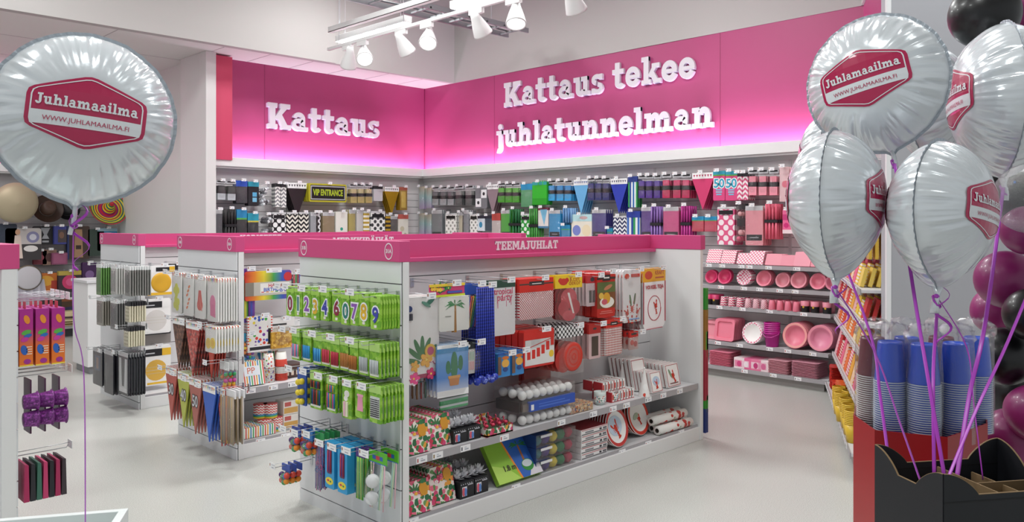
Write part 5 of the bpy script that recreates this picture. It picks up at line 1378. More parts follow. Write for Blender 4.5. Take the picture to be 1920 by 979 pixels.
def penn(c, txt=None, tc='c8c8cc'):
    d = [('header_card', 'r', -.5, .86, .5, 1.0, 'f2f2f2')] + [('header_flags', 'p', [(-.46 + .115 * i, .965), (-.38 + .115 * i, .965), (-.42 + .115 * i, .90)], ('2a2a30', 'c83a3a', 'e0a030', '3a8a50', '3a5ab0')[i % 5]) for i in range(8)]
    if txt: d += [('printed_number', 't', txt, 0, .58, .105, '3a3a3e', .008, .85), ('printed_number', 't', txt, 0, .58, .105, tc, .002, .85)]
    return Spec(c, .008, 'tri', deco=d, film=False, name='pennant_pack', cat='bunting', basename='folded_pennant')
BROWN = scatter('5a4038', ('6a4a3e', '4a3430', '7a5a4a', '8a6050'), .02, .6)
REDB = scatter('b04a44', ('c86058', '9a3a38', '7a5a58', 'c87a70'), .02, .55)
for i, (px, zt, c, nm, w, h, n) in enumerate(((336, .94, BROWN, 'brown pennant pack in the middle hook row', .20, .36, 5), (362, .93, REDB, 'red brown pennant pack in the middle hook row', .21, .38, 6), (386, .925, mt('c0483a'), 'narrow red pennant pack behind the yellow discs', .14, .36, 4))):
    u, _ = E2.px(px, 620, .17)
    hang_at(E2, u, zt, w, h, penn(c), nm, n=n, gap=.020, d=.17 if i < 2 else .13, cw=.08)
yd = white_pack([('paper_disc', 'o', -.2, .34, .22, .22, 'ecc82a'), ('paper_disc', 'o', .2, .38, .22, .22, 'f0d030'), ('paper_disc', 'o', -.2, .34, .14, .14, 'e8b820'), ('paper_disc', 'o', .2, .38, .14, .14, 'e8b820')])
u, _ = E2.px(396, 625, .20); hang_at(E2, u, .93, .16, .17, yd, 'white pack with two yellow paper discs', n=8, gap=.02, d=.20)
mixb = Spec('none', .02, 'none', deco=[('balloon', 's', r_.uniform(-.32, .32), r_.uniform(.1, .6), .013, ('d84a3a', '3a7ac0', 'e8c83a', '3aa05a', 'c84a9a', 'e8882f')[i % 6]) for i in range(16)] + [('header_card', 'r', -.5, .72, .5, 1, 'eceeee')], film=True, name='balloon_bag', cat='balloons')
u, _ = E2.px(424, 690, .12); hang_at(E2, u, .70, .13, .20, mixb, 'clear bag of small mixed balloons', n=2, gap=.03, d=.12, reach=.13)
for i, (px, c, tx, nm, n) in enumerate(((322, mt('b8564c'), '30', 'red pennant pack printed 30', 4), (345, mt('b6bc4e'), '40', 'yellow green pennant pack printed 40', 4), (367, mt('b0645a'), '50', 'dull red pennant pack printed 50', 4), (393, mt('2f5fc0'), None, 'bright blue pennant pack', 5), (408, REDB, None, 'patterned pennant pack right of the blue one', 6))):
    u, _ = E2.px(px, 740, .18)
    hang_at(E2, u, .575 - .012 * i, .19 if i < 4 else .10, .38, penn(c, tx), nm, n=n, gap=.022, d=.18 - (.03 if i == 4 else 0), cw=.08, card=i < 4)
for i in range(5):
    c = ('8a6a4a', '6a8a9a', 'a04a4a', '4a4a50', 'b0a890')[i]
    u, _ = E2.px(419 + 5 * i, 760, .14)
    hang_at(E2, u, .53, .034, .36, Spec('none', .01, 'none', (.14, 'e2e2e4'), [('foil_strip', 'c', -.4 + .2 * k, r_.uniform(0, .1), -.35 + .17 * k, .88, .006, (c, '9a8a7a', 'c8a060')[k % 3]) for k in range(5)], True, 'foil_tassel_pack', 'decoration'), ('bronze', 'grey blue', 'red', 'black', 'cream')[i] + ' foil tassel pack beside the pennants', n=2, gap=.03, d=.14, hook=i == 2, card=False)
# ---------------------------------------------------------------- MERKKIPÄIVÄT gondola, long face
RAIN = ('d83a2f', 'e8882a', 'ecd83a', '4aa84a', '3a5ab8', '7a3a9a')
bday = Spec(ramp_z(RAIN, -.18, .18, 0), .012, deco=[('printed_panel', 'r', -.32, .16, .5, .62, 'c8c4b8'), ('printed_banner', 'r', -.18, .24, .46, .58, 'f0efea'), ('printed_text', 't', 'HAPPY', .14, .485, .036, 'c83a4a', .001), ('printed_text', 't', 'BIRTHDAY!', .14, .345, .036, '3a5ab8', .001)] + [('printed_dots', 'r', -.16 + .1 * i, .26, -.10 + .1 * i, .29, RAIN[i % 6]) for i in range(6)] + [('printed_badge', 'o', .42, .78, .09, .09, 'c8323a'), ('printed_panel', 'r', -.5, .16, -.32, .62, '8a8478')], name='banner_pack', cat='banner')
hang(F2, 503, 508, 562, .36, bday, 'rainbow edged banner pack reading HAPPY BIRTHDAY', d=.28, n=2, cw=.12)
rods = Spec('none', .01, 'none', (.14, '7a4a9a'), [('foil_rod', 'c', -.4 + .2 * i, .04, -.4 + .2 * i, .84, .006, RAIN[i]) for i in range(5)], True, 'rainbow_streamer_pack', 'streamers')
hang(F2, 461, 505, 605, .13, Spec(ramp_z(RAIN, -.06, .06, 0), .01, hdr=(.12, '6a3a9a'), deco=[('printed_foot', 'r', -.5, 0, .5, .08, '5a3a8a'), ('streamer', 'c', -.2, .1, -.2, .8, .008, '3a8a5a'), ('streamer', 'c', .15, .1, .15, .8, .008, '6a3a9a')], name='rainbow_streamer_pack', cat='streamers'), 'tall rainbow streamer pack next to the gondola edge', d=.26, n=2, hook=True)
hang(F2, 549, 510, 545, .20, Spec(stripes(('c83040', '3a9a50', 'a02838', '3050a8', 'e0762f', '2a2a30'), .016), .01, deco=[('header_print', 'r', -.5, .86, .5, 1, 'e8e8ea')], film=True, name='streamer_pack', cat='streamers'), 'striped streamer pack right of the birthday banner', d=.24, n=2)
conf = Spec(scatter('eceae6', RAIN, .03, .38), .01, deco=[('printed_edge', 'r', -.5, .2, -.44, 1, stripes(('d84a3a', 'f0f0ee'), .01, 2)), ('printed_border', 'r', .44, .2, .5, 1, stripes(('d84a3a', 'f0f0ee'), .01, 2)), ('printed_foot', 'r', -.5, 0, .5, .18, 'eeeeee'), ('printed_foot', 'r', -.42, .05, .42, .14, '222226')], name='treat_bag_pack', cat='gift bags')
hang(F2, 487, 592, 659, .19, conf, 'white pack with rainbow confetti print and black foot', d=.28, n=3)
hang(F2, 527, 597, 655, .21, Spec('cfcac2', .01, hdr=(.28, 'e6e4e2'), deco=[('printed_text', 'r', -.4, .78, .2, .84, '3a3a3a'), ('gold_filling', 'b', -.42, .06, .42, .58, .02, scatter('c8962f', ('d8a83a', 'b07a20', 'e8c060'), .02, .6))], film=True, name='gold_confetti_bag', cat='confetti'), 'clear bag of gold confetti', d=.28, n=2)
hang(F2, 461, 625, 675, .13, Spec('none', .01, 'none', (.3, '3a9ac0'), [('bead', 's', r_.uniform(-.35, .35), r_.uniform(.1, .6), .012, RAIN[i % 6]) for i in range(14)] + [('printed_foot', 'r', -.5, 0, .5, .1, '3a9ad0')], True, 'party_filler_bag', 'party supplies'), 'small turquoise headed bag next to the gondola edge', d=.26, n=2)
hang(F2, 558, 600, 640, .16, Spec('e2d8d4', .01, hdr=(.3, 'f0f0f0'), deco=[('printed_patch', 'r', -.3, .1, .3, .6, 'b84a3a')], name='small_banner_pack', cat='banner'), 'small white pack half hidden by the green candles', d=.22, n=1)
# standing goods
def cup_mesh(r0, r1, h, mat, rim='f2f2f2', n=18, down=False):
    m = MB()
    a, b = (r1, r0) if down else (r0, r1)
    if down: m.lathe([(a, 0), (a + .001, .002), (b, h), (b - .003, h), (.001, h - .004)], mat, n)
    else: m.lathe([(.001, .002), (a, 0), (b, h), (b + .0015, h), (b - .001, h - .002), (a, .006), (.001, .006)], mat, n)
    return m
STRW = stripes(('d84a3a', 'f2f0ea', 'e8a83a', 'f2f0ea', '3a8ac0', 'f2f0ea', '4aa860', 'f2f0ea'), .009)
CONFW = scatter('eeece6', RAIN, .018, .36)
for i, (px, d, mat, nm) in enumerate(((503, .30, CONFW, 'cup stack with confetti print on the upper shelf, front'), (527, .30, stripes(('d84a3a', 'f0eee8', '3a6ac0', 'f0eee8', 'f0eee8'), .05, 2), 'cup stack with blue and red bands on the upper shelf'), (492, .22, STRW, 'striped cup stack behind the confetti one, left'), (512, .20, STRW, 'striped cup stack behind the confetti one, right'))):
    t = stand_at(F2, F2.px(px, 740, d)[0], d, .472, 'cup_stack', nm, 'cups')
    m = cup_mesh(.042, .034, .11, mat)
    obj('top_cup', cup_mesh(.034, .045, .10, mat, down=True), t, (0, 0, .10))
    m = MB()
    for k in range(14): m.lathe([(.044, k * .007), (.047, k * .007 + .002), (.044, k * .007 + .005)], mat, 18)
    obj('stacked_rims', m, t)
rowback(F2, F2.px(470, 740, .36)[0] + .02, .38, .472, 5, .03, card_front(.165, .165, .022, STRW, [('printed_text', 't', 'PP', -.1, .6, .05, 'd8632f'), ('printed_panel', 'r', -.4, .4, .3, .8, 'e8eef4'), ('printed_text', 't', 'PP', -.1, .6, .06, 'd8632f')]), 'napkin_pack', 'striped rainbow napkin pack at the front of the shelf', 'napkins', tilt=-14)
m = MB().cbox(-.08, .08, 0, .16, 0, .10, '4a2f28', .01)
for i in range(4): m.box(-.07 + .04 * i, -.05 + .04 * i, -.002, 0, .02, .06, 'd8c8b8')
tag(obj('confectionery_box', m, None, F2.loc(F2.px(553, 740, .30)[0], .30, .472)), 'dark brown box on the shelf behind the smiley candles', 'box')
CHEV = chevron('d84a4a', 'f0ece6', .018, .02)
for i, (px, d, z) in enumerate(((496, .30, .113), (517, .30, .113), (507, .30, .215), (488, .26, .215))):
    m = MB().lathe([(.001, 0), (.048, 0), (.050, .098), (.001, .098)], CHEV, 20).lathe([(.0488, .0), (.0495, .03)], stripes(('e8c83a', '4aa860', '3a8ac0'), .01, 2), 20)
    tag(obj('baking_cup_tube', m, None, F2.loc(F2.px(px, 800, d)[0], d, z)), ('lower left', 'lower right', 'upper right', 'upper left')[i] + ' tube of red chevron baking cups on the bottom shelf', 'baking cups', 'tubes of chevron baking cups')
for i, z in enumerate((.113, .215)):
    m = MB().cbox(-.06, .06, 0, .12, 0, .10, 'ece8e0', .003).box(-.055, .055, -.001, 0, .01, .05, 'd8a85a').box(-.05, .0, -.0015, 0, .06, .09, 'c8605a')
    tag(obj('cake_mix_carton', m, None, F2.loc(F2.px(543, 800, .31)[0], .33, z)), ('lower', 'upper')[i] + ' small white carton with an orange picture beside the chevron tubes', 'carton', 'small white cartons')
rowback(F2, F2.px(482, 830, .38)[0] - .02, .39, .113, 4, .05, MB().cbox(-.16, .16, 0, .04, 0, .075, STRW, .006), 'streamer_roll_pack', 'flat striped pack at the front of the bottom shelf', 'streamers')
# ================================================================ far gondola with the paper lanterns
hon = lambda c, c2: Spec('f0efec', .01, hdr=(.22, 'f2f2f2'), deco=[('printed_label', 'r', -.2, .80, .3, .94, '222226'), ('printed_label', 'r', .3, .78, .5, .96, c2), ('printed_foot', 'r', -.5, 0, .5, .09, c2), ('paper_honeycomb', 'l', 0, .42, [(.001, .010), (.012, .012), (.03, .008), (.045, .012), (.06, .008), (.075, .010), (.088, .003), (.09, 0)], c)], name='paper_lantern_pack', cat='paper lantern')
hang(F3, 302, 498, 553, .24, hon('dca82a', 'e8b830'), 'white pack with a yellow honeycomb rosette', d=.26, n=2)
hang(F3, 286, 503, 552, .20, hon('d8b03a', 'e0c060'), 'white pack behind the yellow rosette, near the end board', d=.18, n=1, hook=False)
lan = lambda c, lab: Spec('f1f0ee', .02, deco=[('printed_label', 'r', -.5, .74, .2, .92, '1e1e22'), ('printed_label', 'r', .2, .74, .5, .92, lab), ('printed_text', 'r', -.42, .8, -.05, .83, 'c8c8cc'), ('printed_lantern', 'o', 0, .38, .36, .36, c), ('printed_lantern', 'r', -.34, .38, .34, .39, 'c8c0b0'), ('printed_lantern', 'r', -.3, .46, .3, .467, 'c8c0b0'), ('printed_lantern', 'r', -.3, .3, .3, .307, 'c8c0b0'), ('printed_foot', 'r', -.3, .03, .4, .08, lab)], name='paper_lantern_pack', cat='paper lantern')
hang(F3, 292, 560, 625, .26, lan('d8d4d0', 'f1f0ee'), 'white pack printed with a white round lantern', d=.26, n=2)
hang(F3, 292, 648, 722, .26, lan('dfb04a', 'e8b830'), 'white pack printed with a yellow round lantern', d=.26, n=2)
hang(F3, 292, 615, 645, .26, Spec('8a8480', .02, deco=[('printed_label', 'r', -.5, .6, .5, 1, '2a2a2e')], name='paper_lantern_pack', cat='paper lantern'), 'dark grey pack between the white and yellow lanterns', d=.20, n=1, hook=False)
hang(F3, 330, 495, 545, .16, Spec('e87a2a', .01, hdr=(.5, '26262a'), name='paper_lantern_pack', cat='paper lantern'), 'orange and black pack peeping beside the pennant gondola', d=.24, n=1)
tool = lambda c, c2, k=4: Spec(c, .008, hdr=(.12, 'e0e2e2'), deco=[('printed_bar', 'r', -.4 + .8 * i / k, .1, -.3 + .8 * i / k, .8, c2) for i in range(k)], film=True, name='cutlery_pack', cat='cutlery')
e3 = [(186, 495, 553, .12, tool('6a9a50', '4a7a38'), 'green pack at the outer end of the far gondola', 5), (214, 497, 552, .14, tool('c8c8c4', '6a6a68', 3), 'grey pack with white letters on the far gondola', 4), (240, 500, 555, .11, tool('8a8a86', '5a5a58'), 'grey pack at the right of the top hook row', 8),
      (188, 558, 610, .16, tool('9a948a', '6a645a'), 'brown grey pack in the second hook row, outermost', 4), (214, 562, 618, .15, tool('7a7a7a', '3a3a40'), 'dark grey pack in the second hook row', 4)]
for px, a, b, w, sp, nm, n in e3: hang(E3, px, a, b, w, sp, nm, d=.18, n=n, gap=.02)
cream = Spec('d8d2b8', .012, hdr=(.2, '2a2a2e'), deco=[('printed_bar', 'r', -.4, .1 + .18 * i, .4, .18 + .18 * i, 'b8b090') for i in range(4)], film=True, name='cream_garland_pack', cat='garland')
hang(E3, 240, 566, 604, .10, cream, 'cream striped pack in the second row, upper', d=.16, n=7, gap=.02)
hang(E3, 238, 613, 650, .11, cream, 'cream striped pack in the second row, lower', d=.16, n=7, gap=.02)
apr = lambda d: Spec('24252c', .01, deco=[('header_print', 'r', -.5, .9, .5, 1, 'c8cacc')] + d, film=True, name='apron_pack', cat='apron')
hang(E3, 184, 653, 722, .24, apr([('printed_panel', 'r', -.28, .4, .28, .8, '3a4a66'), ('printed_panel', 'r', -.12, .45, .12, .75, '8a6a5a')]), 'black pack with a blue picture, lowest row outermost', d=.18, n=2, gap=.03)
hang(E3, 205, 657, 738, .22, apr([]), 'plain black pack in the lowest row', d=.18, n=3, gap=.03)
hang(E3, 232, 660, 740, .22, apr([('printed_shape', 'p', [(-.4, .1), (.4, .1), (.4, .85), (.2, .85), (.12, .2), (-.12, .2), (-.2, .85), (-.4, .85)], 'd0d2d4'), ('printed_shape', 'r', -.4, .06, .4, .16, 'e6e6e8')]), 'black and white apron pack in the lowest row', d=.17, n=6, gap=.022)
# ================================================================ end of the gondola at the left edge
E0 = Face(.912, 3.87, 90)
BUB = scatter('e0762a', ('b02a8a', 'e0762a', '3a8a5a', '2f6ac0', 'e89a3a', 'c03a9a'), .035, .5)
def bubble_box(u, z, d, label, w=.062, h=.245, t=.052):
    th = thing('bubble_wand_box', label, 'bubble toy', E0.loc(u, d, z), 0, 'orange and purple toy boxes')
    obj('carton', MB().prism([(-t / 2, -h), (t / 2, -h), (t / 2, 0), (-t / 2, 0)], -w / 2, w / 2, ramp_z(('e87a28', 'e0702c', 'b02a86', 'a8288a'), -h, 0)), th)
    m = MB()
    y = -w / 2
    m.prism(ell(.002, -.045, .011, .02, 12, .3), y - .001, y, 'e8902f').prism(ell(0, -.10, .019, .010, 12, .3), y - .001, y, '58b048').prism(ell(.006, -.115, .016, .008, 12, .3), y - .0014, y, '2f6ab8').prism(ell(-.006, -.13, .015, .01, 12, .3), y - .0018, y, 'c83a9a').prism(ell(-.008, -.175, .013, .022, 12, .2), y - .001, y, '2f62b8').prism(ell(.004, -.225, .014, .011, 12), y - .001, y, 'a03090')
    for k in range(4): m.box(.0, .022, y - .001, y, -.165 - k * .010, -.161 - k * .010, 'f0d8c0')
    m.box(-t / 2, t / 2, y - .001, y, -h, -h + .006, 'e8d04a')
    obj('printed_picture', m, th)
    obj('hang_tab', MB().box(-.001, .001, -.02, .02, 0, .03, 'd84a5a'), th)
    return th
for j in range(3):
    for i in range(3):
        bubble_box(.05 + j * .075, 1.235 - .002 * i, .035 + i * .062, ('box nearest the post', 'middle box', 'outermost box')[i] + ' of orange and purple bubble wands, ' + ('front row', 'second row', 'third row')[j])
for j in range(4): hook_at(E0, .05 + j * .075, 1.268, .19, 'white peg hook above the bubble wand boxes, ' + ('front row', 'second row', 'third row', 'fourth row without boxes')[j], True, .06)
GLIT = scatter('6a2a72', ('8a3a92', '5a1f62', 'a04aa8', '7a3282'), .008, .6)
for i in range(3):
    t = thing('glitter_mask', ('glittery purple hat nearest the post', 'glittery purple hat second from the post', 'outermost glittery purple hat')[i] + ' on the lower pegs', 'party hat', E0.loc(.06, .05 + i * .055, .93), 0, 'glittery purple hats')
    obj('hanging_card', MB().box(-.003, .003, -.05, .05, -.23, 0, mt('4a1f42', .4)), t)
    for z in (-.09, -.165):
        obj('glitter_cup', MB().lathe([(.001, -.03), (.030, -.028), (.036, .02), (.042, .024), (.036, .026), (.001, .02)], GLIT, 16, 'x', (.0, -.055, z)), t)
for j in range(3): hook_at(E0, .05 + j * .09, .945, .20, 'white peg hook above the purple hats, ' + ('front', 'middle', 'back')[j], True, .06)
hook_at(E0, .05, .605, .20, 'white peg hook above the pink and black bags at left', True, .06)
for i in range(7):
    o = obj('striped_bag', MB().prism([(-.0105, -.16), (.0105, -.16), (.007, -.005), (-.007, 0)], -.07, .07, mt(('a82858', '26262c', '3a6a5a', 'c03a6a', '1f1f26', 'a82858', '3a3036')[i])), None, E0.loc(.06, .03 + i * .024, .575))
    tag(o, ('dark red', 'black', 'dark green', 'pink', 'deep black', 'crimson', 'brown black')[i] + ' flat bag hanging low at the left gondola', 'bag', 'flat bags on the lowest left peg')
# ================================================================ costume wall at far left
def costume(px, a, b, w, base, deco, label, d=.22, n=1, nm='costume_pack', cat='costume'):
    d = .12 + .07 * (int(px) % 3)
    hang(FH, px, a, b, w, Spec(base, .012, deco=deco, film=False, name=nm, cat=cat), label, d=d, n=n, gap=.05, reach=.06)
costume(44, 428, 488, .44, 'c8c2c0', [('printed_panel', 'r', -.5, 0, .5, .5, '3a3638'), ('printed_figure', 'p', [(-.30, .06), (-.02, .06), (-.08, .78), (-.24, .78)], 'e2cfc4'), ('printed_figure', 'o', -.16, .88, .07, .09, 'd8a888'), ('printed_disc', 'o', .26, .72, .18, .18, '8a8ab0'), ('printed_disc', 'o', .26, .72, .10, .10, 'd8d8e4'), ('printed_glow', 'o', .2, .36, .2, .1, 'e6e2e0')], 'costume pack with a pale standing figure')
costume(85, 424, 458, .30, '1d1d22', [('printed_goblet', 'p', [(-.16, .3), (.16, .3), (.05, .55), (-.05, .55)], 'b0b2b8'), ('printed_goblet', 'p', [(-.2, .9), (.2, .9), (.05, .5), (-.05, .5)], 'a0a2a8'), ('printed_goblet', 'r', -.14, .1, .14, .2, 'b0b2b8')], 'black costume pack with a silver goblet shape')
costume(113, 424, 458, .16, '3a3f86', [('printed_panel', 'r', -.2, .1, .5, .8, '4a4042'), ('printed_figure', 'o', .1, .5, .2, .3, '7a5a4a')], 'narrow dark blue costume pack')
costume(75, 470, 496, .17, '7a2a3a', [('printed_patch', 'o', 0, .5, .3, .25, 'a04a5a')], 'small dark red pack, left of three')
costume(93, 468, 497, .18, 'a08070', [('printed_patch', 'o', 0, .5, .3, .35, '5a3a3a')], 'small brown pack, middle of three')
costume(112, 474, 496, .20, '8a4a6a', [('printed_patch', 'r', -.4, .1, .4, .9, 'a0587a')], 'small mauve pack, right of three')
costume(147, 424, 486, .30, '4a3a34', [('printed_figure', 'p', [(-.2, .05), (.2, .05), (.16, .9), (-.16, .9)], 'b08a6a'), ('printed_figure', 'r', -.12, .3, .12, .42, '3a2a26'), ('printed_edge', 'r', -.5, 0, -.42, 1, '2f3f7a')], 'dark costume pack with a bare chested figure')
costume(201, 428, 470, .28, '2f86b0', [('printed_figure', 'p', [(-.2, .05), (.3, .05), (.2, .8), (-.1, .8)], 'd8dce0'), ('printed_band', 'r', -.5, .86, .5, 1, '9ab8c8')], 'light blue costume pack at the wall end')
costume(180, 430, 480, .22, '3a4a42', [], 'dark green costume pack before the light blue one')
costume(91, 512, 548, .33, 'c8702f', [('printed_patch', 'o', -.1, .6, .3, .22, 'd8a03a'), ('printed_patch', 'r', .1, .1, .5, .6, 'a83a2a')], 'orange costume pack on the lower row')
costume(131, 508, 548, .30, '3a2c34', [('printed_disc', 'o', 0, .48, .34, .34, 'c83a6a'), ('printed_disc', 'o', 0, .48, .18, .18, 'd85a8a'), ('printed_panel', 'r', -.5, .8, .5, 1, 'b8a04a')], 'dark pack with a round pink toy')
costume(168, 492, 530, .2, '4a2a5a', [('printed_patch', 'o', 0, .4, .3, .3, '8a6aa0')], 'dark violet pack behind the ribbon')
costume(132, 560, 594, .42, '5a4030', [('printed_hat', 'o', 0, .4, .34, .1, '3a3a5a'), ('printed_hat', 'r', -.4, .2, .3, .3, 'c8b8a0'), ('printed_band', 'r', -.5, .86, .5, 1, 'a05a3a')], 'brown pack with a dark blue boot picture')
costume(95, 562, 590, .28, '2a282a', [('printed_disc', 'o', 0, .4, .3, .3, '4a484a')], 'black pack beside the brown one on the lower wall')
costume(8, 420, 470, .30, '2f3a4a', [], 'dark blue costume pack at the left photo edge')
# round white fan dress
t = thing('white_costume', 'white dress costume with a round wire halo hanging low', 'costume', FH.loc(FH.px(53, 500, .24)[0], .24, FH.px(53, 498, .24)[1]))
obj('halo', MB().lathe([(.0, -.01), (.15, -.012), (.165, -.004), (.165, .004), (.15, .006)], mt('c9c6cc', .6), 30, 'y', (0, 0, -.17)).lathe([(.165, -.012), (.175, 0), (.165, .01)], mt('8a7a62'), 30, 'y', (0, 0, -.17)), t)
obj('dress', MB().prism([(-.26, -.62), (.26, -.62), (.20, -.2), (-.20, -.2)], .012, .06, stripes(('b4b0bc', 'c6c2cc', 'a8a4b2'), .03)), t)
def hat(px, py, rpx, label, brim, crown, rings=None, d=.3, tilt=75, hh=.14, cr=.10, bowl=0):
    u, z = FH.px(px, py, d)
    Y = (FH.loc(u, d, z).x + FH.loc(u, d, z).y) * S2
    r = rpx * Y / F
    m = MB()
    if rings:
        edges = [r * (1 - i / len(rings)) + cr * i / len(rings) for i in range(len(rings) + 1)]
        for i, c in enumerate(rings): m.lathe([(edges[i], .05 * (edges[i] / r) ** 3), (edges[i + 1], .05 * (edges[i + 1] / r) ** 3)], c, 30)
    else:
        m.lathe([(r, .03 + bowl * .1), (r * .95, .02), (cr * 1.02, 0)] if not bowl else [(r, 0), (r * .97, .03), (r * .8, .08), (r * .45, .125), (.001, .14)], brim, 30)
    o = obj('hat', m, None, FH.loc(u, d - .06, z), euler=(math.radians(tilt), 0, 0))
    if not bowl:
        c = MB()
        if rings: 
            cc = rings[::-1]; n = len(cc)
            for i in range(n):
                c.lathe([(cr * (1 - .8 * i / n), hh * i / n), (cr * (1 - .8 * (i + 1) / n), hh * (i + 1) / n)], cc[i], 24)
            c.ball((0, 0, hh), cr * .25, cc[-1], 10, 8)
        else: c.lathe([(cr, 0), (cr * .95, hh * .8), (cr * .7, hh), (.001, hh * .9)], crown, 24)
        obj('crown', c, o)
    tag(o, label, 'hat', 'hats on the costume wall')
hat(32, 380, 38, 'golden woven dome hat on the costume wall', mt('b8ac90', .5, .3), None, bowl=1, tilt=95, d=.50)
hat(91, 392, 27, 'brown felt hat behind the big balloon', '3e2c22', '4a3428', d=.30)
hat(128, 392, 22, 'black felt hat below the big balloon', '18181c', '202024', d=.13)
hat(205, 392, 34, 'colourful striped sombrero at the right of the costume wall', None, None, rings=('c82838', '1f7a4a', 'e6d22a', '1f6a6a', 'd8c828', 'b02a3a', 'e0d02a', '7a2a7a', 'c82a4a'), hh=.2, cr=.11, tilt=68)
t = thing('hat_stack', 'stack of flat straw hats lying on the base shelf', 'hats', FH.loc(FH.px(127, 612, .30)[0], .32, .172))
for i in range(3): obj('straw_brim', MB().lathe([(.09, .008), (.27 - .02 * i, .0), (.28 - .02 * i, .01), (.09, .022)], mt(('a8946a', 'b8a67e', 'c4b48c')[i], .8), 28), t, (0, 0, i * .028))
obj('straw_crown', MB().lathe([(.15, 0), (.145, .09), (.13, .105), (.001, .105)], mt('c8b890', .8), 26).lathe([(.151, .01), (.149, .04)], mt('3a2c28'), 26), t, (0, 0, .08))
# ================================================================ packs hanging on the wall shelving
def hangp(face, px, wpx, pt, pb, sp, label, d=.24, n=2, gap=.04, **k):
    w = face.px(px + wpx / 2, pt, d)[0] - face.px(px - wpx / 2, pt, d)[0]
    hang(face, px, pt, pb, abs(w), sp, label, d=d, n=n, gap=gap, reach=.05, **k)
def tassel(c, c2=None, dot='c8a040'):
    c2 = c2 or c
    return Spec('none', .02, 'none', (.14, 'b8babe'), [('header_card', 'r', -.4, .93, .4, 1.0, '1a1a1e'), ('tassel', 'b', -.34, .54, .34, .76, .014, c), ('tassel', 'b', -.40, .04, .40, .36, .014, c2), ('tassel_band', 'b', -.42, .38, .42, .54, .016, '232026'), ('tassel_band', 'o', 0, .46, .10, .10, dot)], True, 'paper_straw_pack', 'party supplies')
def sleeve(c, lab=True):
    return Spec(c, .02, deco=[('fold', 'r', -.5, .88, .5, 1.0, 'c9c9cc')] + ([('printed_label', 'r', -.44, .12, .44, .27, '17171b'), ('printed_text', 'r', -.25, .185, .25, .205, 'b8b8bc')] if lab else []), film=True, name='tablecloth_sleeve', cat='tablecloth', basename='folded_tablecloth')
def tapers(c, c2, band=True):
    return Spec('none', .02, 'none', deco=[('taper_candle', 'c', -.36 + .24 * i, .02, -.36 + .24 * i, .48 if band else .96, .011, (c, c2)[i % 2]) for i in range(4)] + ([('taper_candle', 'c', -.36 + .24 * i, .54, -.36 + .24 * i, .98, .011, (c, c2)[(i + 1) % 2]) for i in range(4)] + [('band', 'b', -.46, .47, .46, .55, .024, '1c1c20')] if band else []), name='taper_candle_bundle', cat='candles')
def pattern_bag(m, lab=True):
    return Spec(m, .02, deco=[('fold', 'r', -.5, .94, .5, 1, 'd0d0d2')] + ([('printed_label', 'r', -.42, .80, .42, .91, '17171b'), ('printed_text', 'r', -.25, .775, .25, .79, '4a4a4e')] if lab else []), name='pattern_bag_pack', cat='gift bags', basename='paper_bag')
def wpenn(c, c2):
    return Spec(c, .01, 'tri', deco=[('header_card', 'r', -.5, .84, .5, 1, 'f0f0f0')] + [('header_flags', 'p', [(-.44 + .13 * i, .95), (-.35 + .13 * i, .95), (-.395 + .13 * i, .88)], c2) for i in range(7)], name='pennant_pack', cat='bunting', basename='folded_pennant')
def headed(c, h, k=None):
    return Spec(c, .014, hdr=(.26, h), deco=([('printed_band', 'r', -.5, .70, .5, .75, k)] if k else []) + [('contents', 'r', -.3, .1, .3, .5, c)], film=True, name='headed_pack', cat='party supplies')
# ---- left pink wall, upper row
X = lambda x: 390 + x * .2135
gb = tassel('2a2a2e', 'b8bcc2')
L = FL
hangp(L, X(112), 18, 339, 376, gb, 'black and silver tassel pack next to the pier, left of two')
hangp(L, X(200), 18, 340, 377, gb, 'black and silver tassel pack next to the pier, right of two')
hangp(L, X(294), 21, 339, 381, headed('34343a', '2a4fb0'), 'dark pack with a blue header on the left wall')
hangp(L, X(398), 20, 341, 386, Spec('1f1f24', .014, hdr=(.2, '2a90a8'), deco=[('printed_number', 'r', -.1, .38, .3, .56, '5aa8d0'), ('printed_number', 'r', -.1, .16, .3, .34, '7ab8d8')], name='headed_pack'), 'black pack with light blue squares and teal header')
hangp(L, X(500), 22, 344, 396, Spec('none', .02, 'none', deco=[('contents', 's', r_.uniform(-.35, .35), r_.uniform(.1, .9), .022, ('c8ccd2', '3a3a40', 'e6e8ec', '8a8c92')[i % 4]) for i in range(16)], film=True, name='clear_bag', cat='decoration'), 'clear bag of silver and black bits on the left wall')
wc = Spec(chevron('8a8a8e', 'ecebe8', .05, .06), .014, hdr=(.14, '2a2a2e'), name='paper_straw_pack', cat='straws')
hangp(L, X(610), 10, 344, 388, wc, 'slim grey and white chevron pack, left of two')
hangp(L, X(662), 10, 345, 389, wc, 'slim grey and white chevron pack, right of two')
hangp(L, X(783), 37, 343, 408, wpenn('241a1e', '2a2a30'), 'black pennant pack on the left wall', n=4)
vip = Spec('b8b02a', .03, deco=[('dark_field', 'p', rrect(-.47, .08, .47, .92, .02, 1), '2a2a2a'), ('frame_line', 'p', rrect(-.465, .12, .465, .88, .02, 1), 'a8a8ac'), ('dark_field', 'p', rrect(-.44, .18, .44, .82, .02, 1), '111112'), ('lettering', 't', 'VIP ENTRANCE', 0, .50, .115, 'a8bc28', .004, .62)], name='entrance_sign', cat='sign', basename='sign_board')
hangp(L, X(1050), 73, 345, 379, vip, 'black sign with yellow letters VIP ENTRANCE', d=.28, n=2, gap=.06, yaw=4)
gt = tassel('c8b888', 'b8a468', '2a2a2e')
for i, x in enumerate((1272, 1335, 1405)): hangp(L, X(x), 14, 346, 382, gt, ('left', 'middle', 'right')[i] + ' of three gold and black tassel packs after the entrance sign')
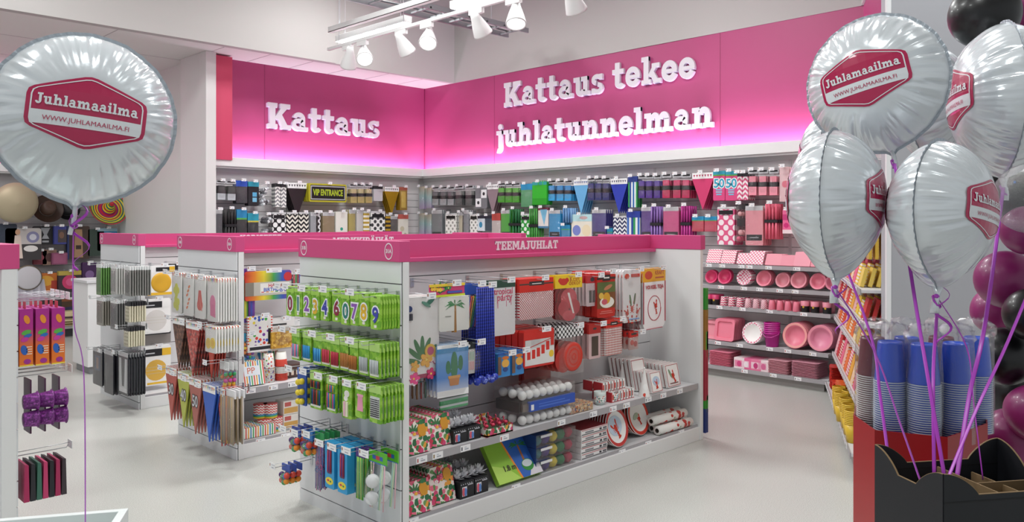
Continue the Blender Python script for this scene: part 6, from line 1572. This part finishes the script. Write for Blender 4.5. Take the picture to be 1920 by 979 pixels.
hangp(L, X(1492), 17, 349, 377, Spec('c4c2c6', .012, hdr=(.2, '26262a'), name='headed_pack'), 'light grey pack with black header on the left wall')
GOLD = mt('c49a28', .3, .6)
hangp(L, X(1612), 27, 351, 402, wpenn(GOLD, '2a2a30'), 'gold pennant pack on the left wall', n=3)
hangp(L, X(1715), 14, 351, 394, Spec(GOLD, .012, hdr=(.14, 'a85a4a'), deco=[('contents', 'r', -.3, .1, .3, .8, 'd8b84a')], film=True, name='headed_pack'), 'gold foil pack at the end of the left wall row')
# lower row of the left wall
low = [(90, 14, 393, sleeve('54565a'), 'dark grey sleeve next to the pier'), (190, 24, 391, tapers('2a282a', '3a3638'), 'black taper candle bundle on the left wall'), (295, 19, 393, headed('2a2a2e', '2a86b8', '58b048'), 'black pack with blue and green header'), (395, 20, 400, headed('24262c', '2a98b0', 'd8c83a'), 'black pack with teal header in the lower row'),
       (512, 18, 402, Spec('none', .02, 'none', deco=[('contents', 's', r_.uniform(-.3, .3), r_.uniform(.1, .9), .024, ('9a9ca2', '4a4a50', 'd6d8dc')[i % 3]) for i in range(12)], film=True, name='clear_bag', cat='decoration'), 'clear bag of grey bits in the lower row'),
       (622, 25, 398, pattern_bag(dots('17171a', 'f2f2f2', .11, .3)), 'black bag with big white polka dots'), (738, 21, 398, pattern_bag(chevron('1c1c20', 'ece8dc', .06, .08), False), 'black and cream zigzag bag, left of two'), (838, 18, 398, pattern_bag(chevron('1c1c20', 'ece8dc', .06, .08), False), 'black and cream zigzag bag, right of two'),
       (930, 14, 398, sleeve('a8aab0', False), 'silver grey sleeve on the left wall'), (965, 8, 398, pattern_bag(dots('e6e6e8', '2a2a2e', .08, .25), False), 'narrow white bag with dark dots'), (1055, 22, 398, sleeve('9a8668'), 'tan sleeve with a black foot label'), (1168, 22, 397, Spec('e6e4dc', .03, deco=[('printed_dot', 'o', 0, .45, .12, .12, '3aa08a')], name='white_pillow_pack', cat='pack'), 'white pillow pack with a green dot'),
       (1262, 12, 393, sleeve('b8a860', False), 'mustard gold sleeve on the left wall'), (1330, 12, 393, sleeve('d8d6d2', False), 'white sleeve beside the mustard gold one'), (1388, 11, 396, pattern_bag(stripes(('b89a3a', 'efece2'), .03, 2), False), 'gold and white striped bag'), (1490, 26, 396, pattern_bag(dots('f0efec', '3a3a3c', .10, .25)), 'white bag with black dots on the left wall'),
       (1580, 9, 402, pattern_bag(stripes(('b8922a', '2a2622'), .03, 2), False), 'narrow gold and black striped bag'), (1630, 13, 405, sleeve('5c5856', False), 'brown grey sleeve near the wall corner'), (1712, 19, 402, Spec('e0dcd2', .012, hdr=(.16, 'b85a52'), deco=[('printed_patch', 'o', -.1, .5, .2, .2, 'c8c0a8'), ('printed_patch', 'o', .2, .3, .14, .14, 'b0b8a0')], name='headed_pack'), 'pale pack with a red header near the wall corner')]
for x, w, y, sp, nm in low: hangp(L, X(x), w, y, 456, sp, nm, d=.25)
# ---- right pink wall, upper row
G = FW
iri = Spec(ramp_z(('b8a8c8', 'a8c8c8', 'c8b8a0'), -.3, 0), .012, film=True, name='foil_pack', cat='decoration')
hangp(G, 791, 9, 350, 392, iri, 'iridescent foil pack in the wall corner, upper left', n=1); hangp(G, 805, 9, 352, 390, iri, 'iridescent foil pack in the wall corner, upper right', n=1)
hangp(G, 791, 9, 400, 450, iri, 'iridescent foil pack in the wall corner, lower left', n=1); hangp(G, 805, 9, 402, 450, iri, 'iridescent foil pack in the wall corner, lower right', n=1)
def trio(pxs, w, y0, y1, sp, nm, face=G, n=3):
    pos = {2: ('left', 'right'), 3: ('left', 'middle', 'right')}[len(pxs)]
    for p, q in zip(pxs, pos): hangp(face, p, w, y0, y1, sp, '%s of %s %s' % (q, ('two', 'three')[len(pxs) - 2], nm), n=n, gap=.045)
trio((818, 833, 847), 13, 351, 386, tassel('6a6c70', 'a4a6aa'), 'grey tassel packs on the right wall')
trio((862, 881), 15, 349, 386, tassel('8a8c8a', '5a5c5c', 'd8d0a8'), 'silver grey tassel packs on the right wall')
hangp(G, 903, 22, 352, 391, Spec('77777c', .02, deco=[('printed_square', 'r', .0, .5, .46, .9, 'e8e8ea'), ('printed_square', 'r', -.46, .08, 0, .48, 'e8e8ea'), ('printed_star', 'o', .23, .7, .1, .1, '2a2a2e'), ('printed_star', 'o', -.23, .28, .1, .1, '2a2a2e')], name='star_bag_pack', cat='gift bags'), 'grey and white squared pack with black stars')
hangp(G, 924, 24, 346, 402, wpenn('8e7a82', '4a4a50'), 'dull pink grey pennant pack', n=3)
trio((942, 956, 969), 15, 344, 381, tassel('56a83a', '48982e', '6a2a3a'), 'green tassel packs on the right wall')
hangp(G, 988, 21, 345, 388, headed('4fa06a', '2a90c0'), 'green pack with a blue header')
hangp(G, 1013, 27, 341, 384, Spec('2fae2a', .03, deco=[('printed_band', 'r', -.5, .86, .5, 1, '2a9a9a'), ('handle', 'r', -.1, .86, -.05, 1.05, '38c030'), ('handle', 'r', .2, .86, .25, 1.05, '38c030'), ('printed_foot', 'r', -.5, 0, .5, .28, '239a20')], name='green_bag_pack', cat='gift bags', basename='paper_bag'), 'bright green bag among the green goods', d=.28)
trio((1036, 1052, 1067), 15, 339, 378, tassel('2f8fd0', '3aa0dc', 'b86a3a'), 'bright blue tassel packs on the right wall')
hangp(G, 1090, 28, 337, 402, wpenn('6aaede', '2a4a90'), 'light blue pennant pack on the right wall', n=4)
trio((1110, 1124, 1138), 15, 334, 377, tassel('3a3f78', '34386e'), 'navy tassel packs on the right wall')
hangp(G, 1161, 31, 335, 400, wpenn('2c3fb0', '2a2a50'), 'royal blue pennant pack on the right wall', n=4)
hangp(G, 1187, 17, 331, 389, Spec(stripes(('2a6ab0', 'e8eef0', '3a9a58', '2a4a9a', 'e8eef0'), .022), .014, hdr=(.18, '2a3f8a'), name='headed_pack'), 'blue green and white striped pack, upper row')
trio((1205, 1219, 1234), 14, 329, 373, tassel('5a3f98', '503688'), 'purple tassel packs on the right wall')
trio((1251, 1271, 1288), 17, 327, 373, tassel('c83a68', 'b83058'), 'cerise tassel packs on the right wall')
hangp(G, 1318, 40, 324, 394, wpenn('cf3a6e', 'b02a58'), 'cerise pennant pack on the right wall', n=4)
for i, p in enumerate((1349, 1372)): hangp(G, p, 22, 321, 376, Spec('da4a82', .02, hdr=(.16, '2f9ab0'), deco=[('printed_band', 'r', -.5, .84, .5, .88, '5aa83a'), ('printed_number', 't', '50', 0, .57, .13, 'eef2f4', .012), ('printed_number', 't', '50', 0, .57, .13, '2a9ab8', .003), ('printed_text', 'r', -.26, .34, .26, .39, '7ab8d8'), ('printed_text', 'r', -.26, .26, .26, .31, '8ac0d8'), ('printed_text', 'r', -.22, .18, .22, .23, '7ab8d8')], name='number_balloon_pack', cat='balloons'), ('left', 'right') [i] + ' of two hot pink packs printed 50', n=3)
pc = Spec(chevron('d85a86', 'f2e8ea', .05, .06), .016, hdr=(.14, '2a2a2e'), name='paper_straw_pack', cat='straws')
trio((1387, 1398), 10, 324, 375, pc, 'slim pink and white chevron packs')
trio((1413, 1432, 1452), 18, 319, 368, tassel('e88a9c', 'ee96a8', '8a6a3a'), 'pale pink tassel packs on the right wall')
hangp(G, 1471, 18, 313, 378, Spec('f0c8cc', .012, deco=[('printed_disc', 'o', .1, .5, .34, .34, 'e8788c')], film=True, name='rosette_pack', cat='decoration'), 'pale pink pack with a round pink rosette')
# lower row of the right wall
low = [(820, 19, 394, 450, sleeve('84888c'), 'grey sleeve with black label on the right wall', 2), (846, 20, 400, 452, pattern_bag(dots('f0efea', '9a9a94', .09, .2)), 'white bag with small grey dots', 3), (866, 9, 398, 450, sleeve('c9c2a8', False), 'narrow beige sleeve on the right wall', 1), (874, 12, 394, 450, sleeve('8a8c92', False), 'dark silver sleeve on the right wall', 3), (889, 14, 401, 452, pattern_bag(dots('efeeea', '8a8a86', .08, .2)), 'white dotted bag with black label, narrow', 2),
       (902, 15, 404, 433, Spec('d8e0e8', .012, hdr=(.2, '2a2a3a'), deco=[('printed_patch', 'o', 0, .4, .2, .25, '3a8ab0')], name='headed_pack'), 'small white pack with a blue picture', 2), (917, 13, 404, 433, Spec('44505c', .012, hdr=(.2, '2a2a3a'), name='headed_pack'), 'small dark slate pack', 3), (931, 16, 400, 452, headed('cfc4c0', 'b84a44'), 'clear pack with a red header, right wall', 2),
       (950, 19, 394, 450, sleeve('45b032'), 'bright green sleeve with black label', 3), (967, 23, 391, 452, tapers('1f6a3a', '2a7a46'), 'dark green taper candle bundle', 2), (986, 17, 401, 456, pattern_bag(dots('2a9a3a', 'e8f0e6', .10, .26)), 'green bag with white polka dots', 2), (1002, 17, 390, 458, tapers('3f9a3a', '4aa844'), 'mid green taper candle bundle', 3),
       (1019, 19, 389, 428, Spec('e0d8d6', .012, hdr=(.14, '7a3a4a'), deco=[('printed_triangle', 'p', [(-.3, .9), (.4, .9), (.1, .15)], '7ab8d8'), ('printed_foot', 'r', -.5, 0, .5, .1, '4a7aa0')], name='headed_pack'), 'pale pack with a light blue triangle', 2), (1041, 21, 394, 450, sleeve('2f98d0'), 'bright blue sleeve with black label', 4), (1066, 20, 389, 418, tapers('6a9ad0', '84b0dc', False), 'light blue taper candle bundle', 3), (1061, 16, 422, 452, headed('3a90c0', '2a88b8', '58b048'), 'small blue pack with green band', 2),
       (1091, 38, 402, 452, Spec('e6e0d2', .014, hdr=(.26, 'b8dce0'), deco=[('printed_patch', 'o', .1, .87, .2, .06, 'c8a8a8'), ('printed_disc', 'o', -.24, .40, .2, .2, '7a86c8'), ('printed_patch', 'o', .24, .4, .22, .22, 'e8d8b8')], name='baby_pack', cat='decoration'), 'pale yellow pack with a periwinkle disc', 1), (1124, 26, 393, 450, sleeve('413a82'), 'indigo sleeve with black label', 3), (1144, 10, 428, 456, headed('3a86b8', '2a90b8', '58b048'), 'tiny blue pack beside the navy chevrons', 1),
       (1163, 24, 405, 456, pattern_bag(chevron('1f2a5a', 'eceef0', .05, .07), False), 'navy and white chevron bag', 2), (1188, 25, 396, 456, Spec(stripes(('2f9a58', 'e8eef0', '3a6ab8', 'e8eef0', '2a4a9a'), .03), .014, hdr=(.2, '2a3f9a'), name='headed_pack'), 'blue green and white striped pack, lower row', 2), (1214, 21, 388, 452, sleeve('5a3a8a'), 'purple sleeve with black label', 3), (1232, 22, 386, 456, tapers('8a68b4', '9a78c0'), 'lilac taper candle bundle', 2),
       (1259, 29, 388, 452, sleeve('cf5088'), 'rose pink sleeve with black label', 4), (1288, 20, 385, 456, tapers('b02a86', 'c03a94'), 'magenta taper candle bundle', 3), (1309, 22, 406, 434, headed('c83a52', '2a92c0', '62b038'), 'small red pack with blue and green header, left of two', 2), (1333, 23, 406, 434, headed('cf4460', '2a92c0', '62b038'), 'small red pack with blue and green header, right of two', 2),
       (1362, 32, 388, 459, pattern_bag(dots('de5a88', 'f4e8ec', .11, .28)), 'big pink bag with white polka dots', 4), (1390, 17, 382, 455, Spec('none', .02, 'none', deco=[('header_card', 'r', -.5, .86, .5, 1, '1c1c20'), ('pompom', 's', .0, .74, .025, 'e8b0b4'), ('band', 'r', -.4, .42, .4, .62, '241f24'), ('pompom', 's', .1, .26, .03, 'eab4b8'), ('pompom', 's', -.1, .1, .028, 'c8607a')], film=True, name='pompom_pack', cat='decoration'), 'clear pack of pale pink pompoms with black bands', 2),
       (1415, 33, 386, 460, sleeve('ee9aa6'), 'pale pink sleeve with black label', 4), (1448, 26, 381, 450, tapers('e2607a', 'ea7088'), 'coral pink taper candle bundle', 3), (1480, 24, 393, 438, Spec('ea6a9a', .014, deco=[('printed_panel', 'r', -.5, 0, .5, .16, 'f0dce0'), ('printed_panel', 'r', -.5, .56, .5, .8, 'c83a7a'), ('printed_glasses', 'o', -.22, .34, .19, .19, 'd02a78'), ('printed_glasses', 'o', .22, .34, .19, .19, 'd02a78')], name='party_glasses_pack', cat='glasses'), 'pink pack with round party glasses', 1)]
for px, w, a, b, sp, nm, n in low: hangp(G, px, w, a, b, sp, nm, d=.25, n=n)
# strips of green and red goods on the outer side of the TEEMAJUHLAT gondola end
SID = Face(G1X + GLN + .004, G1Y, 90)
for i, (z, h, c) in enumerate(((1.12, .16, '3a9a3a'), (.96, .30, 'a87a3a'), (.80, .14, '58a03a'), (.66, .38, 'b03a4a'), (.32, .10, '3f9a3a'), (.22, .18, '2a3a7a'))):
    hang_at(SID, .03, z, .07, h, Spec(c, .012, deco=[('header_print', 'r', -.5, .86, .5, 1, '8ab870')], name='side_pack', cat='pack'), ('green', 'brown', 'light green', 'red', 'small green', 'navy')[i] + ' pack hanging on the far outer end of the gondola', d=.05, n=1, gap=.02, hook=False)
# ================================================================ pink tableware on the right wall shelves
def std(px, d): return G.px(px, 560, d)[0]
z = SHELFZ[0]
PKC, PKD = chevron('e06a8a', 'f8eef0', .026, .03), dots('de5e86', 'f8ecf0', .036, .30)
for px, w, h, mat, nm, n in ((1338, .165, .155, PKC, 'pink zigzag napkin pack, left of two', 5), (1365, .165, .15, PKC, 'pink zigzag napkin pack, right of two', 5), (1393, .13, .12, PKD, 'small dotted pink napkin pack', 5), (1417, .165, .15, PKD, 'dotted pink napkin pack, larger', 6), (1450, .165, .12, mt('eb98a8'), 'plain pink napkin pack, first of four', 5), (1475, .15, .11, mt('e890a2'), 'plain pink napkin pack, second of four', 5), (1504, .17, .15, mt('ec9aac'), 'plain pink napkin pack, tallest of four', 6), (1536, .16, .12, mt('e68c9e'), 'plain pink napkin pack, nearest the corner', 5)):
    rowback(G, std(px, .28), .30, z, n, .03, card_front(w, h, .024, mat, (), mat), 'napkin_pack', nm + ' on the top tableware shelf', 'napkins', tilt=-24)
z = SHELFZ[1]
HOTP, PNK, PNK2 = mt('d83a6e', .35), mt('ea8298', .35), mt('e4909f', .35)
for px, r, mat, nm, n in ((1333, .075, HOTP, 'hot pink plate at the left of the second shelf', 3), (1358, .082, HOTP, 'hot pink bowl plate beside the dotted one', 3), (1395, .085, PKD, 'dotted pink plate on the second shelf', 5), (1432, .085, PNK, 'salmon pink plate on the second shelf', 5), (1467, .078, PNK2, 'dusty pink plate lying steeply on the second shelf', 4), (1497, .085, PNK2, 'dusty pink plate, second from the corner', 4), (1533, .083, PNK, 'pink bowl with a bright gleam on the second shelf', 3), (1562, .08, mt('d87890', .35), 'pink plate tucked into the corner', 2)):
    rowback(G, std(px, .26), .28, z + .004, n, .022, plate(r, mat, mat, None, None, .034), 'party_plate', nm, 'plates', tilt=-16)
z = SHELFZ[2]
def cup_row(px, mat, nm, n=3, inv=True, extra=None):
    m = cup_mesh(.038, .026, .095, mat, down=False)
    m2 = MB().lathe([(.036, 0), (.0375, .002), (.026, .095), (.024, .097), (.001, .094)], mat, 20)
    rowback(G, std(px, .28), .28, z, n, .082, m2, 'paper_cup', nm, 'cups', first=extra)
for px, mat, nm in ((1357, chevron('d8406e', 'f4ecee', .024, .024), 'first red chevron cup on the third shelf'), (1372, chevron('d8406e', 'f4ecee', .024, .024), 'second red chevron cup on the third shelf'), (1387, chevron('d8406e', 'f4ecee', .024, .024), 'third red chevron cup on the third shelf'), (1403, dots('c8305e', 'f4e8ec', .018, .3), 'first dotted cup on the third shelf'), (1418, dots('c8305e', 'f4e8ec', .018, .3), 'second dotted cup on the third shelf'), (1433, dots('c8305e', 'f4e8ec', .018, .3), 'third dotted cup on the third shelf'),
                    (1448, PNK, 'first plain pink cup on the third shelf'), (1463, PNK, 'second plain pink cup on the third shelf'), (1478, PNK, 'third plain pink cup on the third shelf'), (1493, PNK, 'fourth plain pink cup on the third shelf')): cup_row(px, mat, nm)
for i, px in enumerate((1330, 1342, 1510, 1528, 1551)):
    c = ('c83a6a', 'c83a6a', 'e08a9c', 'e08a9c', 'e08a9c')[i]
    m = MB().lathe([(.001, 0), (.036, 0), (.042, .11), (.001, .11)], c, 18)
    m2 = MB().lathe([(.0375, .0), (.0405, .062)], '17171a', 18).prism(ell(0, .055, .010, .012, 12), -.0425, -.036, 'c8a030')
    rowback(G, std(px, .27), .27, z, 2, .09, m, 'cutlery_tub', ('dark labelled hot pink tub, left', 'dark labelled hot pink tub, right', 'black labelled pink tub, left of three', 'black labelled pink tub, middle of three', 'black labelled pink tub, right of three')[i], 'cutlery', first=[('black_label', m2)])
z = SHELFZ[3]
def square_plate(w, mat, dp=.02):
    m = MB()
    a, b = rrect(-w / 2, 0, w / 2, w, w * .14, 5), rrect(-w / 2 + .028, .028, w / 2 - .028, w - .028, w * .10, 5)
    n = len(a)
    vs = [(x, 0, q) for x, q in a] + [(x, .004, q) for x, q in b] + [(x * .94, dp, .5 * w + (q - .5 * w) * .94) for x, q in b] + [(x, .006, q) for x, q in a]
    fs = [(i, (i + 1) % n, n + (i + 1) % n, n + i) for i in range(n)] + [(n + i, n + (i + 1) % n, 2 * n + (i + 1) % n, 2 * n + i) for i in range(n)] + [tuple(range(2 * n, 3 * n))] + [(i, 3 * n + i, 3 * n + (i + 1) % n, (i + 1) % n) for i in range(n)]
    return m.add(vs, fs, mat)
rowback(G, std(1356, .33), .33, z + .004, 9, .026, square_plate(.23, PNK), 'party_plate', 'square pink plate standing on the fourth shelf', 'plates', tilt=-10)
rowback(G, std(1329, .30), .30, z + .004, 8, .026, square_plate(.19, PNK2), 'party_plate', 'smaller square pink plate at the gondola end', 'plates', tilt=-10)
rowback(G, std(1408, .33), .33, z + .004, 6, .024, plate(.113, PKD, 'f4f2f0', None, None), 'party_plate', 'white plate with a pink dotted rim', 'plates', tilt=-12)
for i, (px, nm) in enumerate(((1488, 'big salmon pink plate standing on the fourth shelf'), (1536, 'big dusty pink plate standing by the corner'))):
    rowback(G, std(px, .33), .33, z + .004, 10, .024, plate(.128, (mt('f0a4a0', .35), mt('e892a4', .35))[i], (PNK, mt('e48ca8', .35))[i], None, None, .036), 'party_plate', nm, 'plates', tilt=-10)
t = thing('bucket_stack', 'magenta stack of plastic buckets on the fourth shelf', 'bucket', G.loc(std(1446, .30), .28, z), G.rot)
obj('bucket', MB().lathe([(.001, 0), (.060, 0), (.075, .13), (.080, .13), (.080, .142), (.072, .142), (.06, .03), (.001, .03)], mt('c8289a', .3), 26), t)
for i in range(5): obj('bucket_rim', MB().lathe([(.074, 0), (.081, .002), (.081, .013), (.074, .014)], mt('cc2c9e', .3), 26), t, (0, 0, .148 + i * .02))
obj('handle', MB().tube([(-.082, 0, .16), (-.088, -.04, .13), (-.03, -.083, .10), (.03, -.083, .10), (.088, -.04, .13), (.082, 0, .16)], .0035, mt('d84aae', .3), 6), t)
z = SHELFZ[4]
def flat_sq(w, mat):
    m = MB(); p = rrect(-w / 2, -w / 2, w / 2, w / 2, w * .12, 4); n = len(p)
    vs = [(x, y + w / 2, .010) for x, y in p] + [(x * .82, y * .82 + w / 2, 0) for x, y in p] + [(x, y + w / 2, .013) for x, y in p]
    fs = [(n + i, n + (i + 1) % n, (i + 1) % n, i) for i in range(n)] + [(i, (i + 1) % n, 2 * n + (i + 1) % n, 2 * n + i) for i in range(n)] + [tuple(range(2 * n - 1, n - 1, -1)), tuple(range(2 * n, 3 * n))]
    return m.add(vs, fs, mat)
for px, w, mat, nm, k in ((1350, .26, mt('e8849c', .4), 'topmost pink plate of the left square stack', 11), (1459, .22, mt('dca0ac', .4), 'topmost dusty pink plate of the middle square stack', 10), (1509, .27, mt('d898a8', .4), 'topmost dusty pink plate of the square corner stack', 11)):
    stack_up(G, std(px, .38), .40, z, k, .0135, flat_sq(w, mat), 'party_plate', nm, 'plates')
for i, px in enumerate((1386, 1399, 1417, 1431)):
    m = MB().cbox(-.06, .06, 0, .12, 0, .11, ('f2e4e6', 'e46a9a', 'e880a4', 'f0dce0')[i], .003).box(-.05, .03, -.001, 0, .02, .085, ('e890b0', 'f0c8d8', 'f4d0dc', 'e8a0bc')[i]).prism(ell(.0, .05, .025, .03, 12), -.002, -.0005, ('d84a86', 'f6e8ee', 'c83a7a', 'd86a98')[i])
    rowback(G, std(px, .38), .38, z, 2, .13, m, 'printed_carton', 'white and pink carton on the lowest shelf, ' + ('first', 'second', 'third', 'fourth')[i] + ' from the plate stack', 'carton')
# ================================================================ angled wall: red, orange and yellow goods
A = FA
cols = ('e86a88', 'd83a3a', 'c82a2a', 'dc4a20', 'e8702a', 'ec8a2a', 'e8a830', 'ecc83a', 'e8c860')
def hue(u): return cols[max(0, min(8, int(u / 2.75 * 9)))]
pats = (lambda c: mt(c), lambda c: dots(c, 'f4e8e4', .03, .28), lambda c: mt(c), lambda c: stripes((c, 'f0e6dc'), .012, 2))
names9 = ('rose pink', 'bright red', 'deep red', 'vermilion', 'orange', 'light orange', 'amber', 'yellow', 'pale yellow')
def hname(u): return names9[max(0, min(8, int(u / 2.75 * 9)))]
ORD = ('first', 'second', 'third', 'fourth', 'fifth', 'sixth', 'seventh', 'eighth', 'ninth', 'tenth', 'eleventh', 'twelfth', 'thirteenth', 'fourteenth')
k = 0
for zi, (zs, dd, hh) in enumerate(((1.175, .26, .17), (.95, .24, .15), (.735, .24, .15), (.40, .26, .22))):
    lv = ('top', 'second', 'third', 'fourth')[zi]
    for j in range(12):
        u = .42 + j * .19
        c = hue(u + (0, .1, .2, .1)[zi]) if (j + zi) % 3 else ('e86a88', 'e8702a', 'd83a3a')[j % 3]
        k += 1
        m = card_front(.155, hh * (1 - .12 * ((j * 7 + zi) % 3)), .024, pats[k % 4](c), (), mt(c))
        rowback(A, u, dd, zs, 3, .05, m, 'tableware_pack', '%s pack on the %s angled shelf, %s from the corner' % (names9[cols.index(c)], lv, ORD[j]), 'tableware', tilt=-14)
z = .116
for u, w, c, nm, kk, dz in ((.62, .20, 'c23028', 'topmost red plate of the tall stack on the lowest angled shelf', 15, .0135), (.95, .20, 'cf3a26', 'topmost vermilion plate of the second stack on the lowest angled shelf', 9, .0135), (1.35, .24, 'e2601c', 'topmost orange plate of the stack before the yellow cups', 12, .016)):
    stack_up(A, u, .32, z, kk, dz, flat_sq(w, mt(c, .3)), 'party_plate', nm, 'plates')
for i, (u, d) in enumerate(((1.66, .32), (1.80, .26), (1.90, .32), (2.1, .30), (2.3, .30), (2.5, .30))):
    t = stand_at(A, u, d, z, 'cup_stack', 'yellow plastic cup stack on the lowest angled shelf, %s from the orange plates' % ORD[i], 'cups')
    YL = mt('e2bc3a', .3)
    obj('cup', MB().lathe([(.001, 0), (.036, 0), (.05, .12), (.047, .12), (.034, .005), (.001, .005)], YL, 20), t)
    q = MB()
    for b in range(8): q.lathe([(.047, .122 + b * .012), (.051, .124 + b * .012), (.051, .130 + b * .012), (.047, .132 + b * .012)], YL, 20)
    obj('stacked_rims', q, t)
# bags hanging above the angled shelves
for i in range(14):
    u = .35 + i * .17
    c, cn = (hue(u), hname(u)) if i < 7 else (('ecb8c0', 'pale pink'), ('e8c04a', 'yellow'), ('f0e4e4', 'white'), ('e89aa8', 'salmon'))[i % 4]
    hang_at(A, u, 1.675 - .01 * (i % 2), .14, .30, sleeve(c, False) if i % 3 else pattern_bag(dots(c, 'f6ecea', .04, .28)), '%s bag on the angled wall, %s from the corner' % (cn, ORD[i]), d=.20, n=3, gap=.04)
    hang_at(A, u + .03, 2.02, .14, .28, tassel(c), '%s tassel pack high on the angled wall, %s from the corner' % (cn, ORD[i]), d=.20, n=2, gap=.05)
